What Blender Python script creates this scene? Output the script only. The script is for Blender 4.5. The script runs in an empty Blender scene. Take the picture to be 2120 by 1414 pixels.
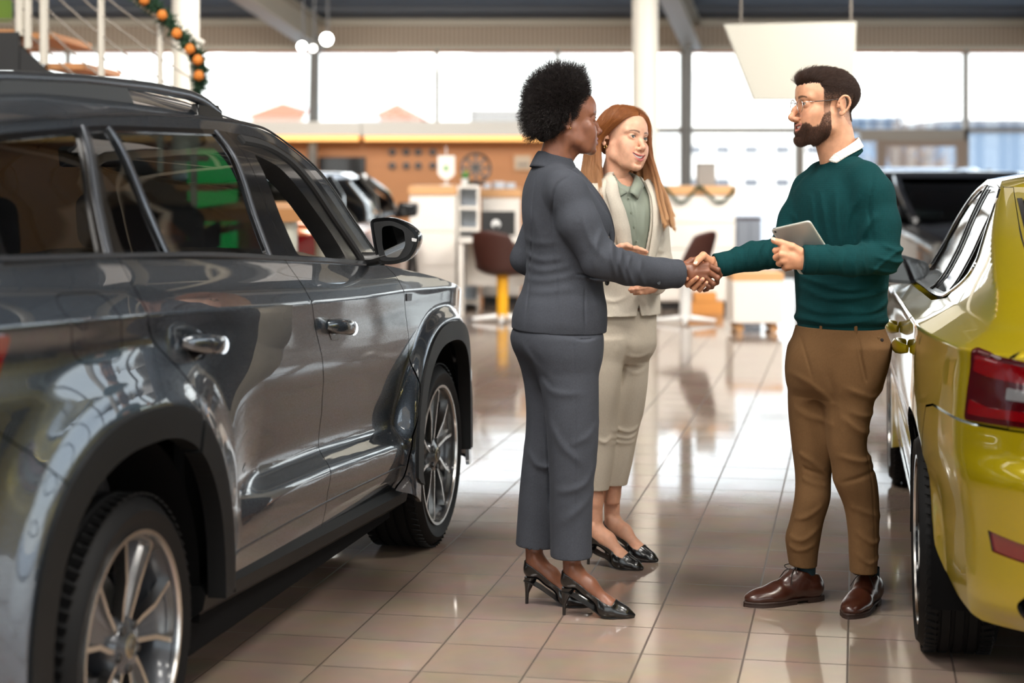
# A car showroom: three people shake hands between a grey sport utility car and a yellow saloon.
import bpy, math, random
import numpy as np
from mathutils import Vector, Matrix
from mathutils.geometry import delaunay_2d_cdt

random.seed(7)
rng = np.random.default_rng(7)
S = bpy.context.scene
COL = S.collection
PI = math.pi

# ------------------------------------------------------------------ camera
cd = bpy.data.cameras.new('camera')
cam = bpy.data.objects.new('camera', cd)
COL.objects.link(cam)
cam.location = (0, 0, 1.47)
cam.rotation_euler = (PI / 2, 0, 0)
cd.sensor_width = 36.0
cd.lens = 3650.0 / 2120 * 36
cd.shift_y = -(707 - 343) / 2120.0
cd.clip_end = 400
cd.dof.use_dof = True
cd.dof.focus_distance = 5.95
cd.dof.aperture_fstop = 2.0
S.camera = cam

# ------------------------------------------------------------------ view, world, sun
S.view_settings.view_transform = 'Standard'
S.view_settings.look = 'None'
S.view_settings.gamma = 1.0
S.view_settings.use_curve_mapping = False
S.view_settings.exposure = 0.15
S.cycles.max_bounces = 9
S.cycles.diffuse_bounces = 4
S.cycles.glossy_bounces = 5
S.cycles.transmission_bounces = 8
S.cycles.transparent_max_bounces = 12
S.cycles.caustics_reflective = False
S.cycles.caustics_refractive = False
S.cycles.sample_clamp_indirect = 8.0
try:
    S.cycles.use_denoising = True
    S.cycles.denoiser = 'OPENIMAGEDENOISE'
except Exception:
    pass

W = bpy.data.worlds.new('sky')
S.world = W
W.use_nodes = True
wn = W.node_tree
wn.nodes.clear()
w_out = wn.nodes.new('ShaderNodeOutputWorld')
w_bg = wn.nodes.new('ShaderNodeBackground')
w_tc = wn.nodes.new('ShaderNodeTexCoord')
w_sep = wn.nodes.new('ShaderNodeSeparateXYZ')
w_ramp = wn.nodes.new('ShaderNodeValToRGB')
wn.links.new(w_tc.outputs['Generated'], w_sep.inputs[0])
wn.links.new(w_sep.outputs['Z'], w_ramp.inputs[0])
wn.links.new(w_ramp.outputs[0], w_bg.inputs['Color'])
wn.links.new(w_bg.outputs[0], w_out.inputs['Surface'])
cr = w_ramp.color_ramp
cr.elements[0].position = 0.0
cr.elements[0].color = (1.0, 0.99, 0.96, 1)
cr.elements[1].position = 0.6
cr.elements[1].color = (0.42, 0.62, 0.95, 1)
e = cr.elements.new(0.12)
e.color = (0.90, 0.96, 1.0, 1)
w_bg.inputs['Strength'].default_value = 2.7

sd = bpy.data.lights.new('sun', 'SUN')
sd.energy = 5.0
sd.angle = math.radians(0.6)
sd.color = (1.0, 0.86, 0.68)
sun = bpy.data.objects.new('sun', sd)
COL.objects.link(sun)
sun.rotation_euler = (math.radians(50), 0, math.radians(-28))

LAMP_SPOTS = [(x, y) for x in (-6.0, -1.5, 3.0, 7.0) for y in (-6.0, -2.5, 1.0, 4.5, 8.0, 11.5, 15.0)]
LAMP_POWER = 185.0                              # fill lights added to brighten the hall; their unseen fixtures come below


# ------------------------------------------------------------------ materials
def rgb(r, g=None, b=None):
    """sRGB 0-255 to linear"""
    def c(v):
        v /= 255.0
        return v / 12.92 if v <= 0.04045 else ((v + 0.055) / 1.055) ** 2.4
    return (c(r), c(g), c(b), 1.0)


def mat(name, color, rough=0.5, metal=0.0, coat=0.0, coat_rough=0.03, spec=0.5, trans=0.0, ior=1.5, emit=None, estr=0.0, sss=0.0, sheen=0.0, alpha=1.0):
    m = bpy.data.materials.new(name)
    m.use_nodes = True
    b = m.node_tree.nodes['Principled BSDF']
    b.inputs['Base Color'].default_value = color
    b.inputs['Roughness'].default_value = rough
    b.inputs['Metallic'].default_value = metal
    b.inputs['Coat Weight'].default_value = coat
    b.inputs['Coat Roughness'].default_value = coat_rough
    b.inputs['Specular IOR Level'].default_value = spec
    b.inputs['Transmission Weight'].default_value = trans
    b.inputs['IOR'].default_value = ior
    b.inputs['Alpha'].default_value = alpha
    if sheen:
        b.inputs['Sheen Weight'].default_value = sheen
        b.inputs['Sheen Roughness'].default_value = 0.5
    if emit:
        b.inputs['Emission Color'].default_value = emit
        b.inputs['Emission Strength'].default_value = estr
    if sss:
        b.inputs['Subsurface Weight'].default_value = sss
        b.inputs['Subsurface Radius'].default_value = (0.012, 0.005, 0.003)
        b.inputs['Subsurface Scale'].default_value = 1.0
    return m


def nd(m, t, **kw):
    n = m.node_tree.nodes.new(t)
    for k, v in kw.items():
        if k in n.inputs.keys():
            n.inputs[k].default_value = v
        else:
            setattr(n, k, v)
    return n


def lk(m, a, b):
    m.node_tree.links.new(a, b)


def bsdf(m):
    return m.node_tree.nodes['Principled BSDF']


def vary(m, scale=3.0, amount=0.15, detail=4.0, bump=0.0, bscale=None, stretch=(1, 1, 1), coord='Object'):
    """Mottle a colour with noise and add a fine bump."""
    b = bsdf(m)
    base = tuple(b.inputs['Base Color'].default_value)
    tc = nd(m, 'ShaderNodeTexCoord')
    mp = nd(m, 'ShaderNodeMapping')
    mp.inputs['Scale'].default_value = stretch
    lk(m, tc.outputs[coord], mp.inputs[0])
    n = nd(m, 'ShaderNodeTexNoise', Scale=scale, Detail=detail)
    lk(m, mp.outputs[0], n.inputs['Vector'])
    mx = nd(m, 'ShaderNodeMix', data_type='RGBA')
    lo = tuple(c * (1 - amount) for c in base[:3]) + (1,)
    hi = tuple(min(1, c * (1 + amount)) for c in base[:3]) + (1,)
    mx.inputs['A'].default_value = lo
    mx.inputs['B'].default_value = hi
    mx.inputs[6].default_value = lo
    mx.inputs[7].default_value = hi
    lk(m, n.outputs['Fac'], mx.inputs[0])
    lk(m, mx.outputs[2], b.inputs['Base Color'])
    if bump:
        n2 = nd(m, 'ShaderNodeTexNoise', Scale=bscale or scale * 6, Detail=3.0)
        lk(m, mp.outputs[0], n2.inputs['Vector'])
        bp = nd(m, 'ShaderNodeBump', Strength=bump, Distance=0.004)
        lk(m, n2.outputs['Fac'], bp.inputs['Height'])
        lk(m, bp.outputs[0], b.inputs['Normal'])
    return m


def thin_glass(name, tint=(0.9, 0.95, 0.93, 1), refl=1.0, ior=1.5, rough=0.0):
    """A pane: transparent by its tint, mirror by Fresnel."""
    m = bpy.data.materials.new(name)
    m.use_nodes = True
    nt = m.node_tree
    nt.nodes.clear()
    out = nt.nodes.new('ShaderNodeOutputMaterial')
    tr = nt.nodes.new('ShaderNodeBsdfTransparent')
    tr.inputs[0].default_value = tint
    gl = nt.nodes.new('ShaderNodeBsdfGlossy')
    gl.inputs['Roughness'].default_value = rough
    gl.inputs['Color'].default_value = (refl, refl, refl, 1)
    # Schlick's reflectance from the angle alone, the same from both sides of a thin pane
    ge = nt.nodes.new('ShaderNodeNewGeometry')
    dt = nt.nodes.new('ShaderNodeVectorMath')
    dt.operation = 'DOT_PRODUCT'
    nt.links.new(ge.outputs['Normal'], dt.inputs[0])
    nt.links.new(ge.outputs['Incoming'], dt.inputs[1])

    def mth(op, a, b):
        n = nt.nodes.new('ShaderNodeMath')
        n.operation = op
        for i, q in enumerate((a, b)):
            if q is None:
                continue
            if isinstance(q, (int, float)):
                n.inputs[i].default_value = q
            else:
                nt.links.new(q, n.inputs[i])
        return n.outputs[0]
    f0 = ((ior - 1) / (ior + 1)) ** 2
    ca = mth('ABSOLUTE', dt.outputs['Value'], None)
    p5 = mth('POWER', mth('SUBTRACT', 1.0, ca), 5.0)
    fres = mth('ADD', mth('MULTIPLY', p5, 1 - f0), f0)
    mx = nt.nodes.new('ShaderNodeMixShader')
    nt.links.new(fres, mx.inputs[0])
    nt.links.new(tr.outputs[0], mx.inputs[1])
    nt.links.new(gl.outputs[0], mx.inputs[2])
    nt.links.new(mx.outputs[0], out.inputs['Surface'])
    return m


# ------------------------------------------------------------------ object helpers
def thing(name, label, cat, loc=(0, 0, 0), rz=0.0, group=None):
    o = bpy.data.objects.new(name, None)
    COL.objects.link(o)
    o.location = loc
    o.rotation_euler = (0, 0, rz)
    o.empty_display_size = 0.1
    o['label'] = label
    o['category'] = cat
    if group:
        o['group'] = group
    return o


def tag(o, label, cat, group=None, kind=None):
    o['label'] = label
    o['category'] = cat
    if group:
        o['group'] = group
    if kind:
        o['kind'] = kind
    return o


def struct(o, label=None):
    o['kind'] = 'structure'
    if label:
        o['label'] = label
    return o


def copy_tree(o, parent=None):
    c = o.copy()
    COL.objects.link(c)
    if parent is not None:
        c.parent = parent
    for ch in list(o.children):
        copy_tree(ch, c)
    return c


def rotz(a):
    c, s = math.cos(a), math.sin(a)
    return np.array([[c, -s, 0], [s, c, 0], [0, 0, 1.0]])


def rotx(a):
    c, s = math.cos(a), math.sin(a)
    return np.array([[1.0, 0, 0], [0, c, -s], [0, s, c]])


def roty(a):
    c, s = math.cos(a), math.sin(a)
    return np.array([[c, 0, s], [0, 1.0, 0], [-s, 0, c]])


def unit(v):
    v = np.asarray(v, float)
    return v / (np.linalg.norm(v) + 1e-12)


def spline(pts, n):
    """Catmull-Rom through pts, n samples."""
    P = np.asarray(pts, float)
    k = len(P)
    t = np.linspace(0, k - 1, n)
    i = np.clip(t.astype(int), 0, k - 2)
    u = (t - i)[:, None]
    g = lambda j: P[np.clip(j, 0, k - 1)]
    a, b, c, d = g(i - 1), g(i), g(i + 1), g(i + 2)
    return 0.5 * (2 * b + (c - a) * u + (2 * a - 5 * b + 4 * c - d) * u ** 2 + (3 * b - a - 3 * c + d) * u ** 3)


class MB:
    def __init__(self):
        self.v = []
        self.f = []
        self.m = []
        self.n = 0

    def add(self, verts, faces, mi=0):
        verts = np.asarray(verts, float).reshape(-1, 3)
        self.v.append(verts)
        o = self.n
        for f in faces:
            self.f.append(tuple(int(i) + o for i in f))
            self.m.append(mi)
        self.n += len(verts)
        return self

    def box(self, c, s, R=None, mi=0):
        x, y, z = np.asarray(s, float) / 2
        p = np.array([(-x, -y, -z), (x, -y, -z), (x, y, -z), (-x, y, -z), (-x, -y, z), (x, -y, z), (x, y, z), (-x, y, z)])
        if R is not None:
            p = p @ np.asarray(R).T
        p = p + np.asarray(c, float)
        return self.add(p, [(0, 3, 2, 1), (4, 5, 6, 7), (0, 1, 5, 4), (1, 2, 6, 5), (2, 3, 7, 6), (3, 0, 4, 7)], mi)

    def span(self, x0, x1, y0, y1, z0, z1, mi=0):
        return self.box(((x0 + x1) / 2, (y0 + y1) / 2, (z0 + z1) / 2), (abs(x1 - x0), abs(y1 - y0), abs(z1 - z0)), None, mi)

    def grid(self, A, wrap=False, mi=0, flip=False):
        A = np.asarray(A, float)
        n, m = A.shape[:2]
        F = []
        mm = m if wrap else m - 1
        for i in range(n - 1):
            for j in range(mm):
                k = (j + 1) % m
                q = (i * m + j, i * m + k, (i + 1) * m + k, (i + 1) * m + j)
                F.append(q[::-1] if flip else q)
        return self.add(A.reshape(-1, 3), F, mi)

    def loft(self, rings, caps=True, mi=0):
        A = np.asarray(rings, float)
        n, m = A.shape[:2]
        o = self.n
        self.grid(A, True, mi)
        if caps:
            self.f.append(tuple(o + i for i in range(m))[::-1])
            self.m.append(mi)
            self.f.append(tuple(o + (n - 1) * m + i for i in range(m)))
            self.m.append(mi)
        return self

    def tube(self, path, r, n=10, caps=True, mi=0, flat=None, up=None):
        """flat: (a, b) squash along the normal and binormal."""
        P = np.asarray(path, float)
        r = np.broadcast_to(np.asarray(r, float), (len(P),))
        T = np.gradient(P, axis=0)
        T /= np.linalg.norm(T, axis=1)[:, None] + 1e-12
        if up is None:
            up = np.array([0, 0, 1.0]) if abs(T[0][2]) < 0.9 else np.array([1.0, 0, 0])
        up = np.asarray(up, float)
        rings = []
        a = np.linspace(0, 2 * PI, n, endpoint=False)
        fa, fb = flat or (1, 1)
        N = unit(np.cross(np.cross(T[0], up), T[0]))
        for i in range(len(P)):
            N = unit(N - T[i] * (N @ T[i]))
            B = np.cross(T[i], N)
            rings.append(P[i] + r[i] * (fa * np.cos(a)[:, None] * N + fb * np.sin(a)[:, None] * B))
        return self.loft(rings, caps, mi)

    def lathe(self, prof, n=32, c=(0, 0, 0), R=None, mi=0, caps=False):
        a = np.linspace(0, 2 * PI, n, endpoint=False)
        rings = []
        for r, z in prof:
            rings.append(np.stack([r * np.cos(a), r * np.sin(a), np.full(n, z)], 1))
        A = np.array(rings)
        if R is not None:
            A = A @ np.asarray(R).T
        return self.loft(A + np.asarray(c, float), caps, mi)

    def prism(self, poly, d, axes, org=(0, 0, 0), mi=0):
        """poly 2D in (axes[0], axes[1]) from org, extruded by d along axes[2]."""
        P = np.asarray(poly, float)
        a, b, c = [np.asarray(q, float) for q in axes]
        base = np.asarray(org, float) + P[:, :1] * a + P[:, 1:2] * b
        n = len(P)
        F = [tuple(range(n))[::-1], tuple(range(n, 2 * n))]
        for i in range(n):
            j = (i + 1) % n
            F.append((i, j, n + j, n + i))
        return self.add(np.vstack([base, base + c * d]), F, mi)

    def build(self, name, mats, parent=None, ang=35, bevel=0.0, seg=2, subsurf=0, smooth=True, solid=0.0, loc=None):
        me = bpy.data.meshes.new(name)
        V = np.vstack(self.v) if self.v else np.zeros((0, 3))
        me.from_pydata(V.tolist(), [], self.f)
        if not isinstance(mats, (list, tuple)):
            mats = [mats]
        for m in mats:
            me.materials.append(m)
        if len(mats) > 1:
            me.polygons.foreach_set('material_index', self.m)
        me.update()
        import bmesh as _b
        bm = _b.new()
        bm.from_mesh(me)
        _b.ops.recalc_face_normals(bm, faces=bm.faces)
        bm.to_mesh(me)
        bm.free()
        if smooth:
            me.polygons.foreach_set('use_smooth', [True] * len(me.polygons))
            if ang < 180:
                me.set_sharp_from_angle(angle=math.radians(ang))
        o = bpy.data.objects.new(name, me)
        COL.objects.link(o)
        if parent is not None:
            o.parent = parent
        if loc is not None:
            o.location = loc
        if solid:
            md = o.modifiers.new('solid', 'SOLIDIFY')
            md.thickness = solid
            md.offset = 0
        if bevel:
            md = o.modifiers.new('bevel', 'BEVEL')
            md.width = bevel
            md.segments = seg
            md.limit_method = 'ANGLE'
            md.angle_limit = math.radians(40)
            md.harden_normals = False
        if subsurf:
            md = o.modifiers.new('subsurf', 'SUBSURF')
            md.levels = subsurf
            md.render_levels = subsurf
        return o


def bx(name, m, parent, x0, x1, y0, y1, z0, z1, bevel=0.004):
    return MB().span(x0, x1, y0, y1, z0, z1).build(name, m, parent, bevel=bevel)


def text_mesh(name, s, m, parent, size=0.1, depth=0.002, R=None, loc=(0, 0, 0), align='CENTER'):
    """Lettering as a mesh (font curve converted)."""
    fc = bpy.data.curves.new(name, 'FONT')
    fc.body = s
    fc.size = size
    fc.extrude = depth
    fc.align_x = align
    fc.align_y = 'CENTER'
    to = bpy.data.objects.new(name, fc)
    COL.objects.link(to)
    dg = bpy.context.evaluated_depsgraph_get()
    me = bpy.data.meshes.new_from_object(to.evaluated_get(dg))
    bpy.data.objects.remove(to)
    o = bpy.data.objects.new(name, me)
    me.materials.clear()
    me.materials.append(m)
    COL.objects.link(o)
    if parent is not None:
        o.parent = parent
    if R is not None:
        o.rotation_euler = Matrix(np.asarray(R).tolist()).to_euler()
    o.location = loc
    return o


def strands(name, pts, radii, m, parent=None, tip=0.4):
    """pts: (n, k, 3) hair strands as one Curves object."""
    pts = np.asarray(pts, np.float32)
    n, k = pts.shape[:2]
    cu = bpy.data.hair_curves.new(name)
    cu.add_curves([k] * n)
    cu.attributes['position'].data.foreach_set('vector', pts.reshape(-1))
    ra = cu.attributes.get('radius') or cu.attributes.new('radius', 'FLOAT', 'POINT')
    taper = np.linspace(1, tip, k, dtype=np.float32)
    rr = (np.broadcast_to(np.asarray(radii, np.float32).reshape(-1, 1), (n, 1)) * taper[None]).astype(np.float32)
    ra.data.foreach_set('value', rr.reshape(-1))
    cu.materials.append(m)
    o = bpy.data.objects.new(name, cu)
    COL.objects.link(o)
    if parent is not None:
        o.parent = parent
    return o

# ------------------------------------------------------------------ the setting
HEAD = math.radians(11.1)                    # the building's long axis, seen from the camera
HD = np.array([math.sin(HEAD), math.cos(HEAD), 0])
XL, XR, YB, YF = -9.5, 9.0, -9.0, 24.0


def ceil_z(y):
    return 3.45 + (YF - y) * 0.135


m_tile = mat('floor_tile', rgb(168, 146, 128), 0.10, spec=0.55)
b = bsdf(m_tile)
geo = nd(m_tile, 'ShaderNodeNewGeometry')
mp = nd(m_tile, 'ShaderNodeMapping')
mp.inputs['Rotation'].default_value = (0, 0, HEAD)
lk(m_tile, geo.outputs['Position'], mp.inputs[0])
br = nd(m_tile, 'ShaderNodeTexBrick', offset=0.0, squash=1.0, offset_frequency=1, squash_frequency=1)
mp.inputs['Location'].default_value = (0.335, -0.1, 0)
br.inputs['Scale'].default_value = 1.0
br.inputs['Mortar Size'].default_value = 0.0035
br.inputs['Mortar Smooth'].default_value = 0.2
br.inputs['Bias'].default_value = 0.0
br.inputs['Brick Width'].default_value = 0.305
br.inputs['Row Height'].default_value = 0.305
br.inputs['Color1'].default_value = rgb(143, 122, 106)
br.inputs['Color2'].default_value = rgb(133, 113, 98)
br.inputs['Mortar'].default_value = rgb(82, 68, 58)
lk(m_tile, mp.outputs[0], br.inputs['Vector'])
nz = nd(m_tile, 'ShaderNodeTexNoise', Scale=7.0, Detail=6.0)
lk(m_tile, geo.outputs['Position'], nz.inputs['Vector'])
mx = nd(m_tile, 'ShaderNodeMix', data_type='RGBA', blend_type='OVERLAY')
mx.inputs[0].default_value = 0.22
lk(m_tile, br.outputs['Color'], mx.inputs[6])
lk(m_tile, nz.outputs['Color'], mx.inputs[7])
hs = nd(m_tile, 'ShaderNodeHueSaturation', Saturation=0.85)
lk(m_tile, mx.outputs[2], hs.inputs['Color'])
lk(m_tile, hs.outputs[0], b.inputs['Base Color'])
rr = nd(m_tile, 'ShaderNodeMapRange')
rr.inputs[1].default_value = 0.3
rr.inputs[2].default_value = 0.75
rr.inputs[3].default_value = 0.045
rr.inputs[4].default_value = 0.11
nz2 = nd(m_tile, 'ShaderNodeTexNoise', Scale=1.7, Detail=5.0)
lk(m_tile, geo.outputs['Position'], nz2.inputs['Vector'])
lk(m_tile, nz2.outputs['Fac'], rr.inputs[0])
ad = nd(m_tile, 'ShaderNodeMath', operation='MULTIPLY_ADD')
ad.inputs[1].default_value = 0.4
lk(m_tile, br.outputs['Fac'], ad.inputs[0])
lk(m_tile, rr.outputs[0], ad.inputs[2])
lk(m_tile, ad.outputs[0], b.inputs['Roughness'])
bp = nd(m_tile, 'ShaderNodeBump', Strength=0.35, Distance=0.002, invert=True)
lk(m_tile, br.outputs['Fac'], bp.inputs['Height'])
nz3 = nd(m_tile, 'ShaderNodeTexNoise', Scale=2.2, Detail=1.0)
lk(m_tile, geo.outputs['Position'], nz3.inputs['Vector'])
bp2 = nd(m_tile, 'ShaderNodeBump', Strength=0.05, Distance=0.01)
lk(m_tile, nz3.outputs['Fac'], bp2.inputs['Height'])
lk(m_tile, bp.outputs[0], bp2.inputs['Normal'])
lk(m_tile, bp2.outputs[0], b.inputs['Normal'])

m_ceiling = vary(mat('ceiling_metal', rgb(82, 86, 92), 0.7), 1.2, 0.12)
m_beam = mat('beam_paint', rgb(176, 166, 148), 0.5)
m_post = mat('post_steel', rgb(112, 110, 106), 0.45)
m_cream = vary(mat('cream_wall', rgb(196, 184, 166), 0.75), 0.8, 0.06)
m_darkwall = mat('dark_wall', rgb(58, 56, 54), 0.7)
m_band = mat('perforated_band', rgb(150, 132, 112), 0.6)
m_alu = mat('window_frame', rgb(120, 112, 102), 0.4, metal=0.2)
m_fascia = mat('fascia', rgb(226, 222, 214), 0.5)
m_wood = vary(mat('oak_veneer', rgb(186, 128, 78), 0.45), 2.0, 0.14, stretch=(1, 1, 9))
m_wood2 = vary(mat('oak_board', rgb(204, 154, 104), 0.45), 2.0, 0.12, stretch=(1, 9, 9))
m_white = vary(mat('white_laminate', rgb(226, 220, 212), 0.4), 1.5, 0.02)
m_column = mat('column_paint', rgb(206, 200, 188), 0.45)
m_black = mat('black_plastic', rgb(22, 22, 23), 0.4)
m_led = mat('warm_led', (1, 0.55, 0.2, 1), 0.5, emit=(1.0, 0.50, 0.14, 1), estr=1.1)
m_lamp = mat('lamp_glow', (1, 1, 1, 1), 0.5, emit=(1.0, 0.97, 0.88, 1), estr=60.0)
m_pane = thin_glass('window_pane', (0.97, 0.985, 0.98, 1), 1.0, 1.45)
m_out = vary(mat('pavement', rgb(205, 200, 194), 0.9), 0.4, 0.05)

# perforated corrugation on the band above the glass
wv = nd(m_band, 'ShaderNodeTexWave', Scale=5.0, Distortion=0.0)
wv.bands_direction = 'X'
tcb = nd(m_band, 'ShaderNodeTexCoord')
lk(m_band, tcb.outputs['Object'], wv.inputs['Vector'])
mb_ = nd(m_band, 'ShaderNodeMix', data_type='RGBA')
mb_.inputs[6].default_value = rgb(138, 120, 102)
mb_.inputs[7].default_value = rgb(182, 164, 144)
lk(m_band, wv.outputs['Fac'], mb_.inputs[0])
lk(m_band, mb_.outputs[2], bsdf(m_band).inputs['Base Color'])

floor = struct(MB().span(XL, XR, YB, YF, -0.15, 0).build('floor', m_tile))
ground = struct(MB().span(-120, 120, -100, 160, -0.4, -0.16).build('ground', m_out))

# ceiling: a deck rising towards the camera, with girders under it
cb = MB()
cb.prism([(YF, ceil_z(YF)), (YB, ceil_z(YB)), (YB, ceil_z(YB) + 0.2), (YF, ceil_z(YF) + 0.2)], XR - XL, ((0, 1, 0), (0, 0, 1), (1, 0, 0)), (XL, 0, 0))
for k in range(22):                             # deck ribs
    y = YF - 0.8 - k * 1.45
    cb.span(XL, XR, y - 0.04, y + 0.04, ceil_z(y) - 0.06, ceil_z(y) + 0.02)
struct(cb.build('ceiling', m_ceiling))


def girder(name, xf, zf, w=0.24, d=0.34):
    """A girder along the building axis, its lower end at the far wall."""
    L = 31.0
    a = np.array([xf, YF - 0.1, zf])
    dirv = unit(np.array([-HD[0], -HD[1], 0.135]))
    side = unit(np.cross(dirv, (0, 0, 1)))
    upv = np.cross(side, dirv)
    R = np.stack([side, dirv, upv], 1)
    g = MB()
    c = a + dirv * L / 2
    for z, h, ww in ((d / 2, 0.035, w), (-d / 2, 0.05, w), (0, d, 0.03)):
        g.box(c + upv * z, (ww, L, h), R)
    o = g.build(name, m_beam)
    struct(o)


for i, xf in enumerate((-7.8, -2.62, 2.45, 7.5)):
    girder('ceiling_beam' if i == 0 else 'ceiling_beam.%03d' % i, xf, 3.22)
for k, y in enumerate((20.0, 14.0, 8.0, 2.0)):
    if y > 15:
        continue
    o = MB().span(XL, XR, y - 0.06, y + 0.06, ceil_z(y) - 0.3, ceil_z(y) - 0.05).build('ceiling_beam', m_beam)
    struct(o)
    if y > 15:
        continue
    t = MB()                                     # lattice under each cross beam
    for j in range(12):
        x0 = XL + j * (XR - XL) / 12
        x1 = x0 + (XR - XL) / 24
        x2 = x0 + (XR - XL) / 12
        zt, zb = ceil_z(y) - 0.3, ceil_z(y) - 0.85
        t.tube([(x0, y, zt), (x1, y, zb)], 0.03, 6).tube([(x1, y, zb), (x2, y, zt)], 0.03, 6)
    t.tube([(XL + 0.7, y, zb), (XR - 0.7, y, zb)], 0.045, 8)
    struct(t.build('ceiling_truss_beam', m_beam))


# far wall: band, strip window, fascia, wood wall on the left, glass to the floor on the right
wl = MB()
wl.span(XL, XR, YF - 0.08, YF + 0.2, 3.37, 3.60)
wl.span(XL, XR, YF - 0.16, YF + 0.2, 3.035, 3.09)
struct(wl.build('wall_far', m_beam))
struct(MB().span(XL, XR, YF, YF + 0.2, 3.08, 3.38).build('wall_far_band', m_band))
struct(MB().span(XL, XR, YF - 0.02, YF + 0.1, 3.0, 3.04).build('trim_1', mat('copper_trim', rgb(190, 120, 80), 0.5)))
struct(MB().span(XL, 0.62, YF - 0.1, YF + 0.3, 0, 2.04).build('wall_far_lower', m_wood))
ld = MB().span(XL, -2.0, YF - 0.75, YF + 0.3, 1.87, 2.05)
ld.span(-1.995, 0.62, YF - 0.7, YF + 0.3, 1.865, 2.055)
struct(ld.build('trim_2', m_fascia))
struct(MB().span(XL, -2.03, YF - 0.70, YF - 0.52, 1.80, 1.868).span(-1.96, 0.60, YF - 0.66, YF - 0.5, 1.80, 1.863).build('trim_3', m_led))

wi = MB()
for x in (-8.0, -6.05, -4.4, -2.66, -1.02, 0.62, 2.32, 4.24, 6.18, 7.9):
    wi.span(x - 0.03, x + 0.03, YF - 0.05, YF + 0.1, 0 if x > 0.5 else 2.05, 3.05)
wi.span(0.62, 4.73, YF - 0.04, YF + 0.08, 1.915, 1.99)
wi.span(4.73, 6.2, YF - 0.05, YF + 0.1, 1.80, 1.965)
wi.span(6.2, XR, YF - 0.05, YF + 0.1, 1.92, 1.975)
wi.span(0.62, XR, YF - 0.05, YF + 0.1, 0, 0.08)
wi.span(3.86, 3.97, YF - 0.05, YF + 0.1, 0, 1.96)
fr = wi.build('window_frame', m_alu)
win1 = struct(MB().span(XL, XR, YF + 0.02, YF + 0.03, 0.05, 3.05).build('window_1', m_pane))
fr.name = 'window_frame'
struct(fr)
# glazed door in the far wall
dr = MB()
for x0, x1 in ((4.95, 5.07), (6.03, 6.16)):
    dr.span(x0, x1, YF - 0.1, YF + 0.0, 0, 1.82)
dr.span(5.07, 6.03, YF - 0.1, YF, 0.02, 0.2)
dr.span(5.07, 6.03, YF - 0.1, YF, 1.73, 1.81)
d1 = struct(dr.build('door_1', mat('door_frame', rgb(128, 108, 92), 0.5)))
MB().tube([(5.13, YF - 0.16, 0.9), (5.13, YF - 0.16, 1.3)], 0.018, 8).span(5.11, 5.15, YF - 0.17, YF - 0.09, 0.92, 0.95).span(5.11, 5.15, YF - 0.17, YF - 0.09, 1.25, 1.28).build('door_handle', m_alu, d1)

# side and rear walls: glazed bands that light the hall
def glazed_wall(name, wname, axis, at, a0, a1, z1, solids, step=1.65, m_solid=None):
    w, fr_, gl = MB(), MB(), MB()

    def blk(q, u0, u1, z0, z1_, th=0.2):
        if axis == 'x':
            q.span(at - th / 2, at + th / 2, u0, u1, z0, z1_)
        else:
            q.span(u0, u1, at - th / 2, at + th / 2, z0, z1_)
    top = max(ceil_z(a0), ceil_z(a1)) if axis == 'x' else ceil_z(at)
    if axis == 'x':
        w.prism([(a0, z1), (a1, z1), (a1, max(ceil_z(a1), z1 + .05) + 0.1), (a0, ceil_z(a0) + 0.1)], 0.2, ((0, 1, 0), (0, 0, 1), (1, 0, 0)), (at - 0.1, 0, 0))
    else:
        blk(w, a0, a1, z1, top + 0.1)
    for u0, u1, z0, zz in solids:
        blk(w, u0, u1, z0, zz)
    u = a0
    while u < a1 + 0.01:
        blk(fr_, u - 0.04, u + 0.04, 0, z1, 0.16)
        u += step
    for z in (0.04, 1.05, 2.1, z1 - 0.04):
        blk(fr_, a0, a1, z - 0.03, z + 0.03, 0.12)
    blk(gl, a0, a1, 0.02, z1 - 0.02, 0.012)
    struct(w.build(name, m_solid or m_cream))
    struct(fr_.build(wname + '_frame', m_alu))
    struct(gl.build(wname, m_pane))


glazed_wall('wall_right', 'window_2', 'x', XR, YB, 16.5, 4.3, [(-3.0, 1.0, 0, 4.3)])
glazed_wall('wall_right_end', 'window_5', 'x', XR, 16.5, YF, 3.1, [])
glazed_wall('wall_back', 'window_3', 'y', YB, XL, XR, 4.2, [(-9.5, -6.0, 0, 4.2)])
glazed_wall('wall_left', 'window_4', 'x', XL, YB, YF, 3.0, [(8.0, 24.0, 0, 3.0)], m_solid=m_darkwall)

# columns and posts
def column(x, y, r, z1, name='column'):
    c = MB().lathe([(r, 0), (r, z1)], 32, (x, y, 0)).lathe([(r + 0.02, 0), (r + 0.02, 0.12), (r, 0.13)], 32, (x, y, 0))
    return struct(c.build(name, m_column))


column(1.284, 17.0, 0.126, ceil_z(17.0))
column(-2.87, 15.5, 0.118, ceil_z(15.5))
column(5.5, 9.5, 0.13, ceil_z(9.5))
pm = MB().tube([(-2.63, YF - 0.45, 3.2), (-2.70, YF - 0.45, 0.05)], 0.068, 12)
struct(pm.build('wall_post', m_post))
struct(MB().tube([(2.36, YF - 0.45, 3.2), (2.33, YF - 0.45, 0.0)], 0.06, 12).build('wall_post', m_post))

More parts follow.
